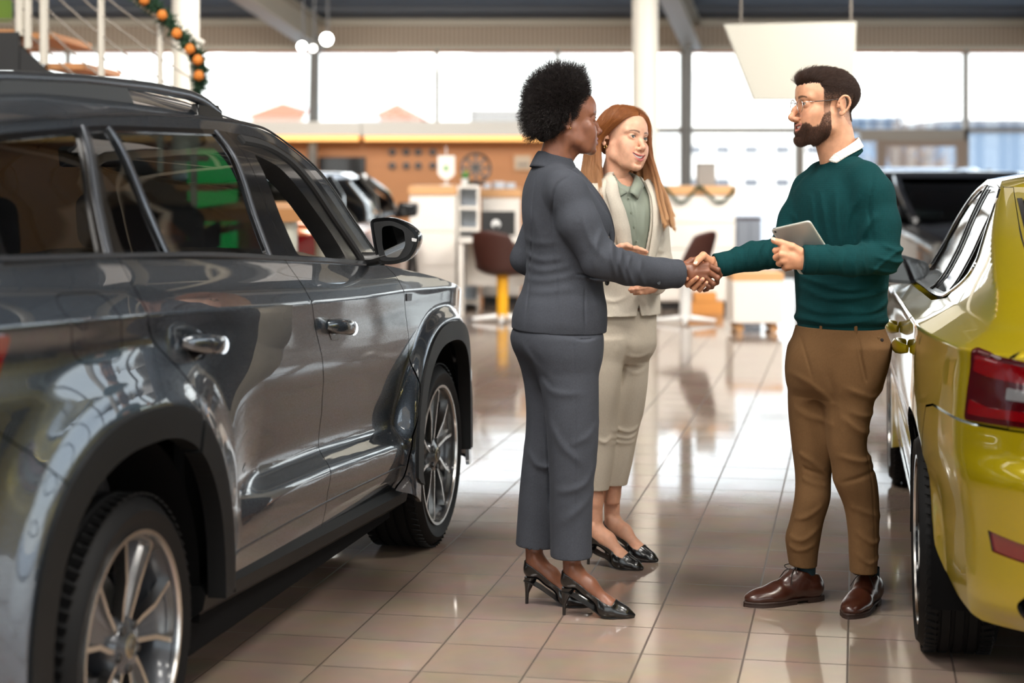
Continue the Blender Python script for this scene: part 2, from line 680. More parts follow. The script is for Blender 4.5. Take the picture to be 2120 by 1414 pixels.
# added fill lights: unseen square boxes on rods, each with its own area lamp
m_fix = mat('luminaire_housing', rgb(70, 70, 72), 0.4)
m_diff = mat('fill_diffuser', (1, 1, 1, 1), 0.5, emit=(1.0, 0.93, 0.82, 1), estr=0.5)
ld_ = bpy.data.lights.new('hall_fill_lamp', 'AREA')
ld_.shape = 'SQUARE'
ld_.size = 1.3
ld_.energy = LAMP_POWER
ld_.color = (1.0, 0.955, 0.89)
ld_far = ld_.copy()
ld_far.energy = LAMP_POWER * 0.9
ld_down = ld_.copy()                              # spread narrowed to keep the fill out of the grey car's reflections
ld_down.energy = LAMP_POWER * 0.7
ld_down.spread = math.radians(120)
ld_back = ld_.copy()
ld_back.energy = LAMP_POWER * 0.55
lum0 = None
for i, (x, y) in enumerate(LAMP_SPOTS):
    z = ceil_z(y) - 0.95
    if lum0 is None:
        lum0 = thing('hall_fill_light', 'added square fill light on thin rods, unseen high above the cars', 'ceiling light', (x, y, z), 0, 'added fill lights over the showroom')
        MB().span(-0.7, 0.7, -0.7, 0.7, 0.0, 0.1).build('housing', m_fix, lum0, bevel=0.01)
        MB().span(-0.66, 0.66, -0.66, 0.66, -0.012, 0.002).build('diffuser', m_diff, lum0)
        for q in (-0.5, 0.5):
            MB().tube([(q, 0, 0.1), (q, 0, 0.96)], 0.012, 8).build('rod', m_fix, lum0)
    else:
        c = copy_tree(lum0)
        c.location = (x, y, z)
    lo = bpy.data.objects.new('hall_fill_lamp', ld_back if y < 0 else ld_ if y < 4 else (ld_far if (y > 14 and x < 0) else ld_down))
    COL.objects.link(lo)
    lo.location = (x, y, z - 0.03)
    if y > 7:                                     # the far fill lamps tilt to brighten the desks and the far wall
        lo.rotation_euler = (math.radians(38), 0, 0)

# wall fill lights: slim unseen heads, added to brighten the oak wall and the fascia
ldw = bpy.data.lights.new('wall_fill_lamp', 'AREA')
ldw.shape = 'RECTANGLE'
ldw.size = 1.6
ldw.size_y = 0.25
ldw.energy = 42.0
ldw.color = (1.0, 0.93, 0.84)
for i, x in enumerate((-7.0, -4.0, -1.0)):
    z = ceil_z(18.4) - 0.62
    t = thing('wall_fill_light', 'slim added fill light under the deck, brightening the oak wall', 'wall washer', (x, 18.4, z), 0, 'added wall fill lights')
    MB().box((0, -0.02, 0.05), (1.7, 0.08, 0.12), rotx(0.9)).build('housing', m_fix, t, bevel=0.01)
    for q in (-0.6, 0.6):
        MB().tube([(q, -0.02, 0.05), (q, -0.02, 0.66)], 0.01, 8).build('rod', m_fix, t)
    lo = bpy.data.objects.new('wall_fill_lamp', ldw)
    COL.objects.link(lo)
    lo.location = (x, 18.46, z)
    lo.rotation_euler = (math.radians(62), 0, 0)

# ------------------------------------------------------------------ car bodywork helpers
def pchip(xk, yk, x):
    """Monotone cubic through knots; xk, yk (N, K) per point, x (N,)."""
    xk = np.asarray(xk, float)
    yk = np.asarray(yk, float)
    h = np.diff(xk, axis=1)
    d = np.diff(yk, axis=1) / h
    m = np.zeros_like(yk)
    w1 = 2 * h[:, 1:] + h[:, :-1]
    w2 = h[:, 1:] + 2 * h[:, :-1]
    same = d[:, 1:] * d[:, :-1] > 0
    with np.errstate(divide='ignore', invalid='ignore'):
        hm = (w1 + w2) / (w1 / d[:, :-1] + w2 / d[:, 1:])
    m[:, 1:-1] = np.where(same, hm, 0)
    m[:, 0] = d[:, 0]
    m[:, -1] = d[:, -1]
    K = xk.shape[1]
    i = np.clip((x[:, None] >= xk).sum(1) - 1, 0, K - 2)
    r = np.arange(len(x))
    hh = h[r, i]
    t = (x - xk[r, i]) / hh
    y0, y1, m0, m1 = yk[r, i], yk[r, i + 1], m[r, i] * hh, m[r, i + 1] * hh
    tc = np.clip(t, 0, 1)
    y = (1 + 2 * tc) * (1 - tc) ** 2 * y0 + tc * (1 - tc) ** 2 * m0 + tc ** 2 * (3 - 2 * tc) * y1 + tc ** 2 * (tc - 1) * m1
    y = y + np.where(t < 0, t * m0, 0) + np.where(t > 1, (t - 1) * m1, 0)
    return y


def sstep(a, b, x):
    t = np.clip((x - a) / (b - a), 0, 1)
    return t * t * (3 - 2 * t)


def in_poly(P, poly):
    P = np.asarray(P, float)
    poly = np.asarray(poly, float)
    x, y = P[:, 0], P[:, 1]
    ins = np.zeros(len(P), bool)
    n = len(poly)
    for i in range(n):
        x0, y0 = poly[i]
        x1, y1 = poly[(i + 1) % n]
        c = (y0 > y) != (y1 > y)
        with np.errstate(divide='ignore', invalid='ignore'):
            xi = (x1 - x0) * (y - y0) / (y1 - y0) + x0
        ins ^= c & (x < xi)
    return ins


def resample(poly, h):
    out = []
    n = len(poly)
    for i in range(n):
        a = np.asarray(poly[i], float)
        b = np.asarray(poly[(i + 1) % n], float)
        k = max(1, int(math.ceil(np.linalg.norm(b - a) / h)))
        for j in range(k):
            out.append(a + (b - a) * j / k)
    return np.array(out)


def round_poly(poly, r, seg=5):
    """Round the corners of a polygon; r a number or one per corner."""
    P = [np.asarray(p, float) for p in poly]
    n = len(P)
    out = []
    for i in range(n):
        a, b, c = P[i - 1], P[i], P[(i + 1) % n]
        rr = r[i] if isinstance(r, (list, tuple)) else r
        la, lc = np.linalg.norm(a - b), np.linalg.norm(c - b)
        rr = min(rr, la * 0.48, lc * 0.48)
        if rr < 1e-4:
            out.append(b)
            continue
        p, q = b + (a - b) / la * rr, b + (c - b) / lc * rr
        for t in np.linspace(0, 1, seg):
            out.append((1 - t) ** 2 * p + 2 * t * (1 - t) * b + t * t * q)
    return np.array(out)


def inset(poly, d):
    """Move every edge inwards by d (simple offset)."""
    P = np.asarray(poly, float)
    A = 0.5 * np.sum(P[:, 0] * np.roll(P[:, 1], -1) - np.roll(P[:, 0], -1) * P[:, 1])
    e1 = P - np.roll(P, 1, 0)
    e2 = np.roll(P, -1, 0) - P
    n1 = np.stack([-e1[:, 1], e1[:, 0]], 1)
    n2 = np.stack([-e2[:, 1], e2[:, 0]], 1)
    n1 /= np.linalg.norm(n1, axis=1)[:, None] + 1e-12
    n2 /= np.linalg.norm(n2, axis=1)[:, None] + 1e-12
    n = n1 + n2
    n /= np.maximum(np.linalg.norm(n, axis=1)[:, None] ** 2 / 2, 0.25)
    return P + n * d * (1 if A > 0 else -1)


def panel(name, poly, lift, m, parent, h=0.02, off=0.0, depth=0.012, holes=(), guides=(), gap=0.0, mirror=False, edge=None):
    """A sheet cut from the surface lift(u, v): triangulated inside poly, its edge turned in by depth."""
    if gap:
        poly = inset(resample(poly, h), gap)
    poly = resample(poly, h)
    holes = [resample(q, h) for q in holes]
    loops = [poly] + list(holes)
    pts, edges = [], []
    for L in loops:
        o = len(pts)
        pts += [tuple(p) for p in L]
        edges += [(o + i, o + (i + 1) % len(L)) for i in range(len(L))]
    allb = np.vstack(loops)
    lo, hi = poly.min(0), poly.max(0)
    gx, gy = np.meshgrid(np.arange(lo[0] + h / 2, hi[0], h), np.arange(lo[1] + h / 2, hi[1], h))
    G = np.stack([gx.ravel(), gy.ravel()], 1)
    if len(guides):
        gd = np.vstack([np.asarray(q, float) for q in guides])
        if len(G):
            dg = np.concatenate([np.min(np.linalg.norm(c[:, None] - gd[None], axis=2), axis=1) for c in np.array_split(G, max(1, len(G) // 400))])
            G = G[dg > h * 0.6]
        G = np.vstack([G, gd])
    if len(G):
        keep = in_poly(G, poly)
        for q in holes:
            keep &= ~in_poly(G, q)
        G = G[keep]
    if len(G):
        dm = np.concatenate([np.min(np.linalg.norm(c[:, None] - allb[None], axis=2), axis=1) for c in np.array_split(G, max(1, len(G) // 500))])
        G = G[dm > h * 0.45]
    pts += [tuple(p) for p in G]
    co, ed, fa, _, _, _ = delaunay_2d_cdt([Vector(p) for p in pts], edges, [], 0, 1e-6)
    co = np.array([tuple(c) for c in co])
    fa = np.array([f for f in fa if len(f) == 3])
    cen = co[fa].mean(1)
    keep = in_poly(cen, poly)
    for q in holes:
        keep &= ~in_poly(cen, q)
    fa = fa[keep]
    used = np.unique(fa)
    rm = -np.ones(len(co), int)
    rm[used] = np.arange(len(used))
    co = co[used]
    fa = rm[fa]
    e = 1e-4
    u, v = co[:, 0], co[:, 1]
    P = lift(u, v)
    N = np.cross(lift(u + e, v) - lift(u - e, v), lift(u, v + e) - lift(u, v - e))
    N /= np.linalg.norm(N, axis=1)[:, None] + 1e-12
    if mirror:
        P = P * (1, -1, 1)
        N = N * (1, -1, 1)
    P = P + N * off
    # winding to agree with N
    fn = np.cross(P[fa[:, 1]] - P[fa[:, 0]], P[fa[:, 2]] - P[fa[:, 0]])
    bad = (fn * N[fa[:, 0]]).sum(1) < 0
    fa[bad] = fa[bad][:, ::-1]
    faces = [tuple(int(i) for i in f) for f in fa]
    n = len(P)
    verts = P
    nn = len(faces)
    if depth:
        cnt = {}
        for f in faces:
            for i in range(3):
                a, b = f[i], f[(i + 1) % 3]
                cnt[(a, b)] = cnt.get((a, b), 0) + 1
        bnd = [ab for ab in cnt if (ab[1], ab[0]) not in cnt]
        bv = sorted({i for ab in bnd for i in ab})
        ix = {b: n + k for k, b in enumerate(bv)}
        verts = np.vstack([P, P[bv] - N[bv] * depth])
        for a, b in bnd:
            faces.append((b, a, ix[a], ix[b]))
    me = bpy.data.meshes.new(name)
    me.from_pydata(verts.tolist(), [], faces)
    me.materials.append(m)
    if edge is not None:
        me.materials.append(edge)
        me.polygons.foreach_set('material_index', [0] * nn + [1] * (len(faces) - nn))
    me.update()
    me.polygons.foreach_set('use_smooth', [True] * len(faces))
    cn = []
    for k, f in enumerate(faces):
        for i in f:
            if k < nn:
                cn.append(tuple(N[i]))
            else:
                cn.append((0, 0, 0))
    if nn < len(faces):
        for k in range(nn, len(faces)):
            me.polygons[k].use_smooth = False
    me.normals_split_custom_set(cn)
    o = bpy.data.objects.new(name, me)
    COL.objects.link(o)
    if parent is not None:
        o.parent = parent
    return o


def strip(name, path, lift, w, m, parent, off=0.004, thick=0.004, mirror=False, closed=False, n=None):
    """A moulding along a path on the surface: flat ribbon of width w, raised by off."""
    P2 = spline(path, n or max(12, len(path) * 8))
    e = 1e-4
    u, v = P2[:, 0], P2[:, 1]
    P = lift(u, v)
    N = np.cross(lift(u + e, v) - lift(u - e, v), lift(u, v + e) - lift(u, v - e))
    N /= np.linalg.norm(N, axis=1)[:, None]
    if mirror:
        P = P * (1, -1, 1)
        N = N * (1, -1, 1)
    T = np.gradient(P, axis=0)
    T /= np.linalg.norm(T, axis=1)[:, None] + 1e-12
    B = np.cross(N, T)
    rings = []
    for i in range(len(P)):
        c = P[i] + N[i] * off
        a, b_ = B[i] * w / 2, N[i] * thick
        rings.append([c - a - b_, c + a - b_, c + a * 0.75 + b_ * 0.2, c - a * 0.75 + b_ * 0.2])
    return MB().loft(rings).build(name, m, parent, ang=50)


m_tyre = vary(mat('tyre_rubber', rgb(7, 7, 8), 0.6, spec=0.2), 30, 0.1)
m_rim_dark = mat('rim_gunmetal', rgb(66, 69, 74), 0.25, metal=0.35, coat=0.5)
m_rim_edge = mat('rim_machined', rgb(205, 203, 200), 0.22, metal=1.0)
m_steel = mat('brake_steel', rgb(96, 94, 92), 0.35, metal=0.9)
m_wellblack = mat('wheel_well', rgb(9, 9, 10), 0.9, spec=0.1)
m_cladding = vary(mat('grained_plastic', rgb(11, 12, 13), 0.5, spec=0.25), 60, 0.05, bump=0.15, bscale=900)
m_gloss_black = mat('gloss_black', rgb(8, 8, 9), 0.14, coat=0.35)
m_chrome = mat('chrome', rgb(214, 214, 216), 0.08, metal=1.0)
m_dark_chrome = mat('satin_trim', rgb(96, 100, 106), 0.25, metal=0.9)
m_rubber = mat('rubber_seal', rgb(14, 14, 15), 0.7)
m_interior = vary(mat('interior_trim', rgb(26, 26, 28), 0.8), 40, 0.1)
m_seat = vary(mat('seat_fabric', rgb(38, 38, 41), 0.9), 80, 0.15)
m_light_trim = mat('pale_headliner', rgb(176, 172, 164), 0.9)
m_red_lens = mat('red_lens', rgb(96, 3, 8), 0.08, coat=1.0, spec=0.8)
m_red_dark = mat('dark_red_lens', rgb(52, 4, 8), 0.06, coat=1.0, spec=0.8)
m_smoke = mat('smoked_lens', rgb(16, 14, 16), 0.05, coat=1.0)
m_tint = thin_glass('privacy_glass', (0.055, 0.065, 0.062, 1), 1.0, 1.58)
m_clear = thin_glass('car_glass', (0.86, 0.91, 0.89, 1), 1.0, 1.5)
m_badge = mat('badge_bronze', rgb(150, 140, 118), 0.3, metal=0.8)
m_mirror = mat('mirror_glass', rgb(200, 203, 206), 0.02, metal=1.0)


def make_wheel(name, parent, c, R=0.352, W=0.235, rim=0.262, side=-1, blades=5, rot=0.0, edge=None, dark=None):
    """Tyre and alloy wheel; axis along y, outer face at y = c[1]; side -1: outer face looks to -y."""
    edge = edge or m_rim_edge
    dark = dark or m_rim_dark
    root = bpy.data.objects.new(name, None)
    COL.objects.link(root)
    root.parent = parent
    root.location = c
    # local lathe axis z points outwards
    Rm = rotx(PI / 2) if side < 0 else rotx(-PI / 2)
    t = MB()
    pr = [(rim - 0.012, -W + 0.012), (rim + 0.012, -W + 0.004), (rim + 0.05, -W - 0.006), (R - 0.03, -W - 0.002), (R - 0.008, -W + 0.02)]
    n_g = 4
    for g in range(n_g):                                   # tread with circumferential grooves
        z0 = -W + 0.03 + (W - 0.06) * (g + 0.5) / n_g
        pr += [(R, z0 - 0.0075), (R - 0.008, z0 - 0.0045), (R - 0.008, z0 + 0.0045), (R, z0 + 0.0075)]
    pr += [(R - 0.008, -0.02), (R - 0.03, 0.002), (rim + 0.05, 0.007), (rim + 0.030, 0.002), (rim + 0.022, -0.002), (rim + 0.008, -0.004), (rim - 0.012, -0.012)]
    t.lathe(pr, 96, (0, 0, 0), Rm)
    ty = t.build('tyre', m_tyre, root, ang=40)
    tr = MB()                                              # tread blocks' cross cuts, raised shoulder lugs
    for k in range(72):
        a = 2 * PI * k / 72
        for zc, tw in ((-W + 0.028, 0.25), (-0.028, -0.25)):
            A = rotz(a) @ rotx(tw)
            p = np.array([[R - 0.002, 0, zc]]) @ rotz(a).T
            tr.box((p @ Rm.T)[0], (0.005, 0.017, 0.036), Rm @ A)
    lg = tr.build('tread_lugs', m_tyre, ty)
    lg['kind'] = 'stuff'
    # barrel and lip
    b_ = MB().lathe([(rim - 0.012, -W + 0.01), (rim - 0.045, -W + 0.06), (rim - 0.03, -0.06), (rim - 0.012, -0.02), (rim + 0.004, -0.002), (rim + 0.006, 0.001), (rim - 0.004, 0.0), (rim - 0.012, -0.014)], 80, (0, 0, 0), Rm)
    b_.build('rim_barrel', dark, root, ang=50)
    MB().lathe([(rim + 0.007, -0.003), (rim + 0.006, 0.002), (rim - 0.004, 0.0015), (rim - 0.007, -0.005)], 80, (0, 0, 0), Rm).build('rim_lip', edge, root, ang=60)
    # brake disc, caliper, hub
    MB().lathe([(0.0, -0.115), (0.165, -0.115), (0.165, -0.135), (0.0, -0.135)], 48, (0, 0, 0), Rm).build('brake_disc', m_steel, root)
    MB().lathe([(0.0, -0.145), (rim - 0.035, -0.15)], 48, (0, 0, 0), Rm).build('wheel_backing', m_wellblack, root)

    def pol(r, deg):
        a = math.radians(deg)
        return np.array([r * math.cos(a), r * math.sin(a)])
    for k in range(blades):
        a0 = 360.0 / blades * k + rot
        out = [pol(0.055, a0 - 26), pol(0.155, a0 - 27), pol(rim * 0.93, a0 - 31)]
        out += [pol(rim * 0.985, a0 + q) for q in np.linspace(-26, 7, 8)]
        out += [pol(rim * 0.60, a0 + 6.5), pol(0.10, a0 + 14), pol(0.055, a0 + 26)]
        out = np.array(out)
        inn = inset(out, 0.0115)
        z = np.array([-0.012 if np.linalg.norm(p) > 0.2 else -0.012 - 0.012 * (0.2 - np.linalg.norm(p)) / 0.145 for p in out])
        n = len(out)
        ed = MB()
        v = np.vstack([np.c_[out, z], np.c_[inn, z], np.c_[out, z - 0.028], np.c_[inn, z - 0.022]])
        F = []
        for i in range(n):
            j = (i + 1) % n
            F += [(i, j, n + j, n + i), (2 * n + i, i, j, 2 * n + j)[::-1], (n + i, n + j, 3 * n + j, 3 * n + i)]
        ed.add(v @ Rm.T, F)
        sp = ed.build('spoke', edge, root, ang=30)
        fl = MB()
        drop = np.interp([np.linalg.norm(p) for p in inn], [0.05, 0.13, rim], [0.004, 0.012, 0.020])
        drop = drop + 0.010 * np.clip((np.arange(n) > n / 2), 0, 1)
        fl.add(np.c_[inn * 0.998, z - drop] @ Rm.T, [tuple(range(n))])
        fl.add(np.c_[out, z - 0.029] @ Rm.T, [tuple(range(n))])
        fl.build('spoke_face', dark, sp, ang=25)
    hb = MB().lathe([(0.0, -0.012), (0.03, -0.012), (0.036, -0.016), (0.062, -0.022), (0.075, -0.04), (0.078, -0.10), (0.0, -0.10)], 40, (0, 0, 0), Rm).build('wheel_hub', dark, root)
    for k in range(5):
        p = pol(0.052, 72 * k + rot + 36)
        MB().lathe([(0.0, -0.014), (0.009, -0.014), (0.011, -0.017), (0.011, -0.03)], 12, (np.array([p[0], p[1], 0]) @ Rm.T), Rm).build('wheel_bolt', m_black, hb)
    cp = MB().lathe([(0.0, -0.008), (0.022, -0.0085), (0.028, -0.011), (0.030, -0.016)], 36, (0, 0, 0), Rm).build('centre_cap', m_badge, root)
    ar = MB()
    a = np.linspace(0, 2 * PI, 24)
    ar.tube(np.stack([0.019 * np.cos(a), 0.019 * np.sin(a), np.full(24, -0.007)], 1) @ Rm.T, 0.0016, 6)
    ar.prism(np.array([(-0.010, -0.004), (0.002, -0.010), (0.011, 0.0), (0.003, 0.003), (0.010, 0.010), (-0.004, 0.007)]), 0.0015, (Rm @ (1, 0, 0), Rm @ (0, 1, 0), Rm @ (0, 0, 1)), Rm @ np.array([0, 0, -0.0085]))
    ar.build('emblem', m_steel, cp)
    return root

# ------------------------------------------------------------------ grey sport utility car
SUV_W = 0.92                       # half width at the wheel faces
ARCH_R = (0.0, 0.36, 0.445, 0.475, 0.042)  # centre x, z, half length, height
ARCH_F = (2.77, 0.35, 0.425, 0.452, 0.046)


def arch_rho(x, z, A):
    dz = np.maximum(z - A[1], 0)
    return (np.abs((x - A[0]) / A[2]) ** 2.5 + (dz / A[3]) ** 2.5) ** (1 / 2.5)


def suv_belt(x):
    return np.interp(x, [-1.2, -0.6, 0, 0.93, 1.92, 2.6, 3.6], [1.275, 1.272, 1.252, 1.200, 1.140, 1.10, 1.00])


def suv_crease(x):
    return np.interp(x, [-1.2, -0.6, 0, 0.45, 1.18, 1.76, 2.2, 2.8, 3.6], [1.152, 1.142, 1.120, 1.098, 1.062, 1.036, 1.024, 1.0, 0.93])


def suv_r(x, z):
    x = np.asarray(x, float)
    z = np.asarray(z, float)
    zb, zc = suv_belt(x), suv_crease(x)
    k = sstep(0.55, 0.9, x) * (1 - sstep(2.35, 2.6, x))
    kr = 1 - sstep(0.2, 0.7, x)
    ridge = np.interp(x, [0.5, 1.4, 2.4], [0.545, 0.515, 0.455])
    o = np.ones_like(x)
    zk = np.stack([0.18 * o, 0.33 * o, ridge - 0.10, ridge, ridge + 0.085, ridge + 0.21, zc - 0.17, zc - 0.075, zc], 1)
    rk = np.stack([-0.10 * o, -0.03 * o, -0.004 * o, 0.012 * k + (1 - k) * 0.004, -0.034 * k + (1 - k) * 0.004, -0.018 * k + 0.004 * (1 - k), 0.006 * o - 0.004 * kr, 0.008 * o - 0.016 * kr, 0.012 * o], 1)
    lo = pchip(zk, rk, z)
    zk2 = np.stack([zc, zc + 0.05, zb, zb + 0.12, zb + 0.30, zb + 0.42], 1)
    rk2 = np.stack([0.012 * o, -0.008 * o, -0.050 * o, -0.100 * o, -0.165 * o, -0.26 * o], 1)
    hi = pchip(zk2, rk2, z)
    r = np.where(z < zc, lo, hi)
    # flares over the wheels
    for A in (ARCH_R, ARCH_F):
        rho = arch_rho(x, z, A)
        s = 1 - sstep(1.15, 1.50 if A is ARCH_R else 1.30, rho)
        if A is ARCH_R:                      # the haunch swells gently, the lip over it steps crisply
            s = 0.80 * (1 - sstep(1.10, 1.52, rho)) + 0.20 * (1 - sstep(1.15, 1.29, rho))
        r = r * (1 - s) + s * np.maximum(A[4] - 0.03 * np.maximum(z - 0.9, 0), r)
    # plan taper to nose and tail
    r = r - 0.10 * np.clip((0.15 - x) / 1.0, 0, 2) ** 2
    r = r - 0.22 * np.clip((x - 2.9) / 0.8, 0, 2) ** 2.0 - 0.05 * sstep(2.2, 3.2, x) * sstep(0.98, 1.12, z)
    return r


SUV_UC, SUV_RC = -0.62, 0.32


def suv_lift(u, z):
    u = np.asarray(u, float)
    z = np.asarray(z, float)
    xs = np.maximum(u, SUV_UC)
    r = suv_r(xs, z)
    phi = np.clip((SUV_UC - u) / SUV_RC, 0, PI / 2)
    over = np.maximum((SUV_UC - u) - SUV_RC * PI / 2, 0)
    slope = (suv_r(xs + 0.01, z) - suv_r(xs, z)) / 0.01
    rad = SUV_RC + r - slope * SUV_RC * np.sin(phi) * np.cos(phi)
    x = np.where(u >= SUV_UC, u, SUV_UC - rad * np.sin(phi))
    y = np.where(u >= SUV_UC, -(SUV_W + r), -(SUV_W - SUV_RC) - rad * np.cos(phi) + over)
    return np.stack([x, y, z], 1)


SUV_UF, SUV_FR = 3.22, 0.36
_suv_lift0 = suv_lift


def suv_lift(u, z):
    """side and tail from suv_r, nose wrapped round the front corner"""
    u = np.asarray(u, float)
    z = np.asarray(z, float)
    P = _suv_lift0(np.minimum(u, SUV_UF), z)
    r = suv_r(np.full_like(u, SUV_UF), z) - 0.10 * np.maximum(z - 0.62, 0) * np.clip((u - SUV_UF) / 0.3, 0, 1)
    phi = np.clip((u - SUV_UF) / SUV_FR, 0, PI / 2)
    over = np.maximum((u - SUV_UF) - SUV_FR * PI / 2, 0)
    rad = SUV_FR + r
    F = np.stack([SUV_UF + rad * np.sin(phi), -(SUV_W - SUV_FR) - rad * np.cos(phi) + over, z], 1)
    return np.where((u > SUV_UF)[:, None], F, P)


def arch_pts(A, rho, zmin, n=60, a0=0.0, a1=PI):
    """arch outline from the front foot over the top to the rear foot"""
    a = np.linspace(a0, a1, n)
    c, s = np.cos(a), np.sin(a)
    p = 2 / 2.5
    pts = np.stack([A[0] + A[2] * rho * np.sign(c) * np.abs(c) ** p, A[1] + A[3] * rho * np.abs(s) ** p], 1)
    out = list(map(tuple, pts))
    if a0 == 0.0:
        out = [(out[0][0], zmin)] + out
    if abs(a1 - PI) < 1e-6:
        out = out + [(out[-1][0], zmin)]
    return out


m_grey = mat('grey_car_paint', rgb(68, 76, 85), 0.28, metal=0.8, coat=1.0, coat_rough=0.012)
bsdf(m_grey).inputs['Coat IOR'].default_value = 1.75
fl_ = nd(m_grey, 'ShaderNodeTexNoise', Scale=900.0, Detail=1.0)
tcg = nd(m_grey, 'ShaderNodeTexCoord')
lk(m_grey, tcg.outputs['Object'], fl_.inputs['Vector'])
rg = nd(m_grey, 'ShaderNodeMapRange')
rg.inputs[3].default_value = 0.24
rg.inputs[4].default_value = 0.30
lk(m_grey, fl_.outputs['Fac'], rg.inputs[0])
lk(m_grey, rg.outputs[0], bsdf(m_grey).inputs['Roughness'])

SUV_A = math.atan2(0.598, 2.73)
suv = thing('sport_utility_car', 'large grey sport utility car with its front side window open', 'car',
            (-0.875 - 0.92 * math.cos(SUV_A), 4.1 + 0.92 * math.sin(SUV_A), 0), PI / 2 - SUV_A)

CUT_REAR = [(0.02, 1.254), (0.03, 1.18), (0.055, 1.10), (0.12, 1.045), (0.20, 0.99), (0.27, 0.935), (0.31, 0.895)]
CUT_MID = [(1.165, 1.193), (1.19, 1.13), (1.225, 1.06), (1.275, 0.97), (1.335, 0.89), (1.385, 0.80), (1.418, 0.70), (1.425, 0.60), (1.408, 0.52), (1.396, 0.46), (1.412, 0.40), (1.425, 0.335)]
CUT_FRONT = [(2.195, 1.118), (2.212, 1.07), (2.238, 1.02), (2.27, 0.945), (2.315, 0.86), (2.345, 0.77), (2.34, 0.68), (2.31, 0.58), (2.27, 0.50), (2.25, 0.43), (2.235, 0.31)]
ARC_R = arch_pts(ARCH_R, 1.0, 0.25)
ARC_F = arch_pts(ARCH_F, 1.0, 0.25)
U_LINE = [(-0.98, 1.44), (-0.80, 1.515), (-0.6, 1.543), (-0.29, 1.567), (0.06, 1.589), (0.56, 1.607), (1.15, 1.609), (1.45, 1.598), (1.62, 1.572), (1.80, 1.468), (1.99, 1.312), (2.15, 1.170), (2.195, 1.118)]
T_LINE = [(-0.46, 1.512), (-0.31, 1.540), (0.07, 1.563), (0.25, 1.570), (1.03, 1.576), (1.20, 1.567), (1.40, 1.560), (1.54, 1.540), (1.64, 1.500), (1.73, 1.447), (1.89, 1.316), (2.01, 1.200), (2.07, 1.135)]
HOOD_LINE = [(2.195, 1.118), (2.5, 1.080), (2.8, 1.038), (3.1, 0.985), (3.3, 0.945), (3.55, 0.90), (3.82, 0.86), (4.34, 0.855)]
crease_g = lambda a, b_: [[(x, float(suv_crease(x)) + d) for x in np.arange(a, b_, 0.009)] for d in (-0.007, 0.0, 0.007)]
flare_g = lambda A: [arch_pts(A, q, 0.31, 130) for q in np.arange(1.13, 1.33, 0.02)]
cut_lower = [p for p in ARC_R if p[0] > 0.25][::-1]          # from the arch top forward and down
i_top = [p for p in ARC_R if p[0] <= 0.28]

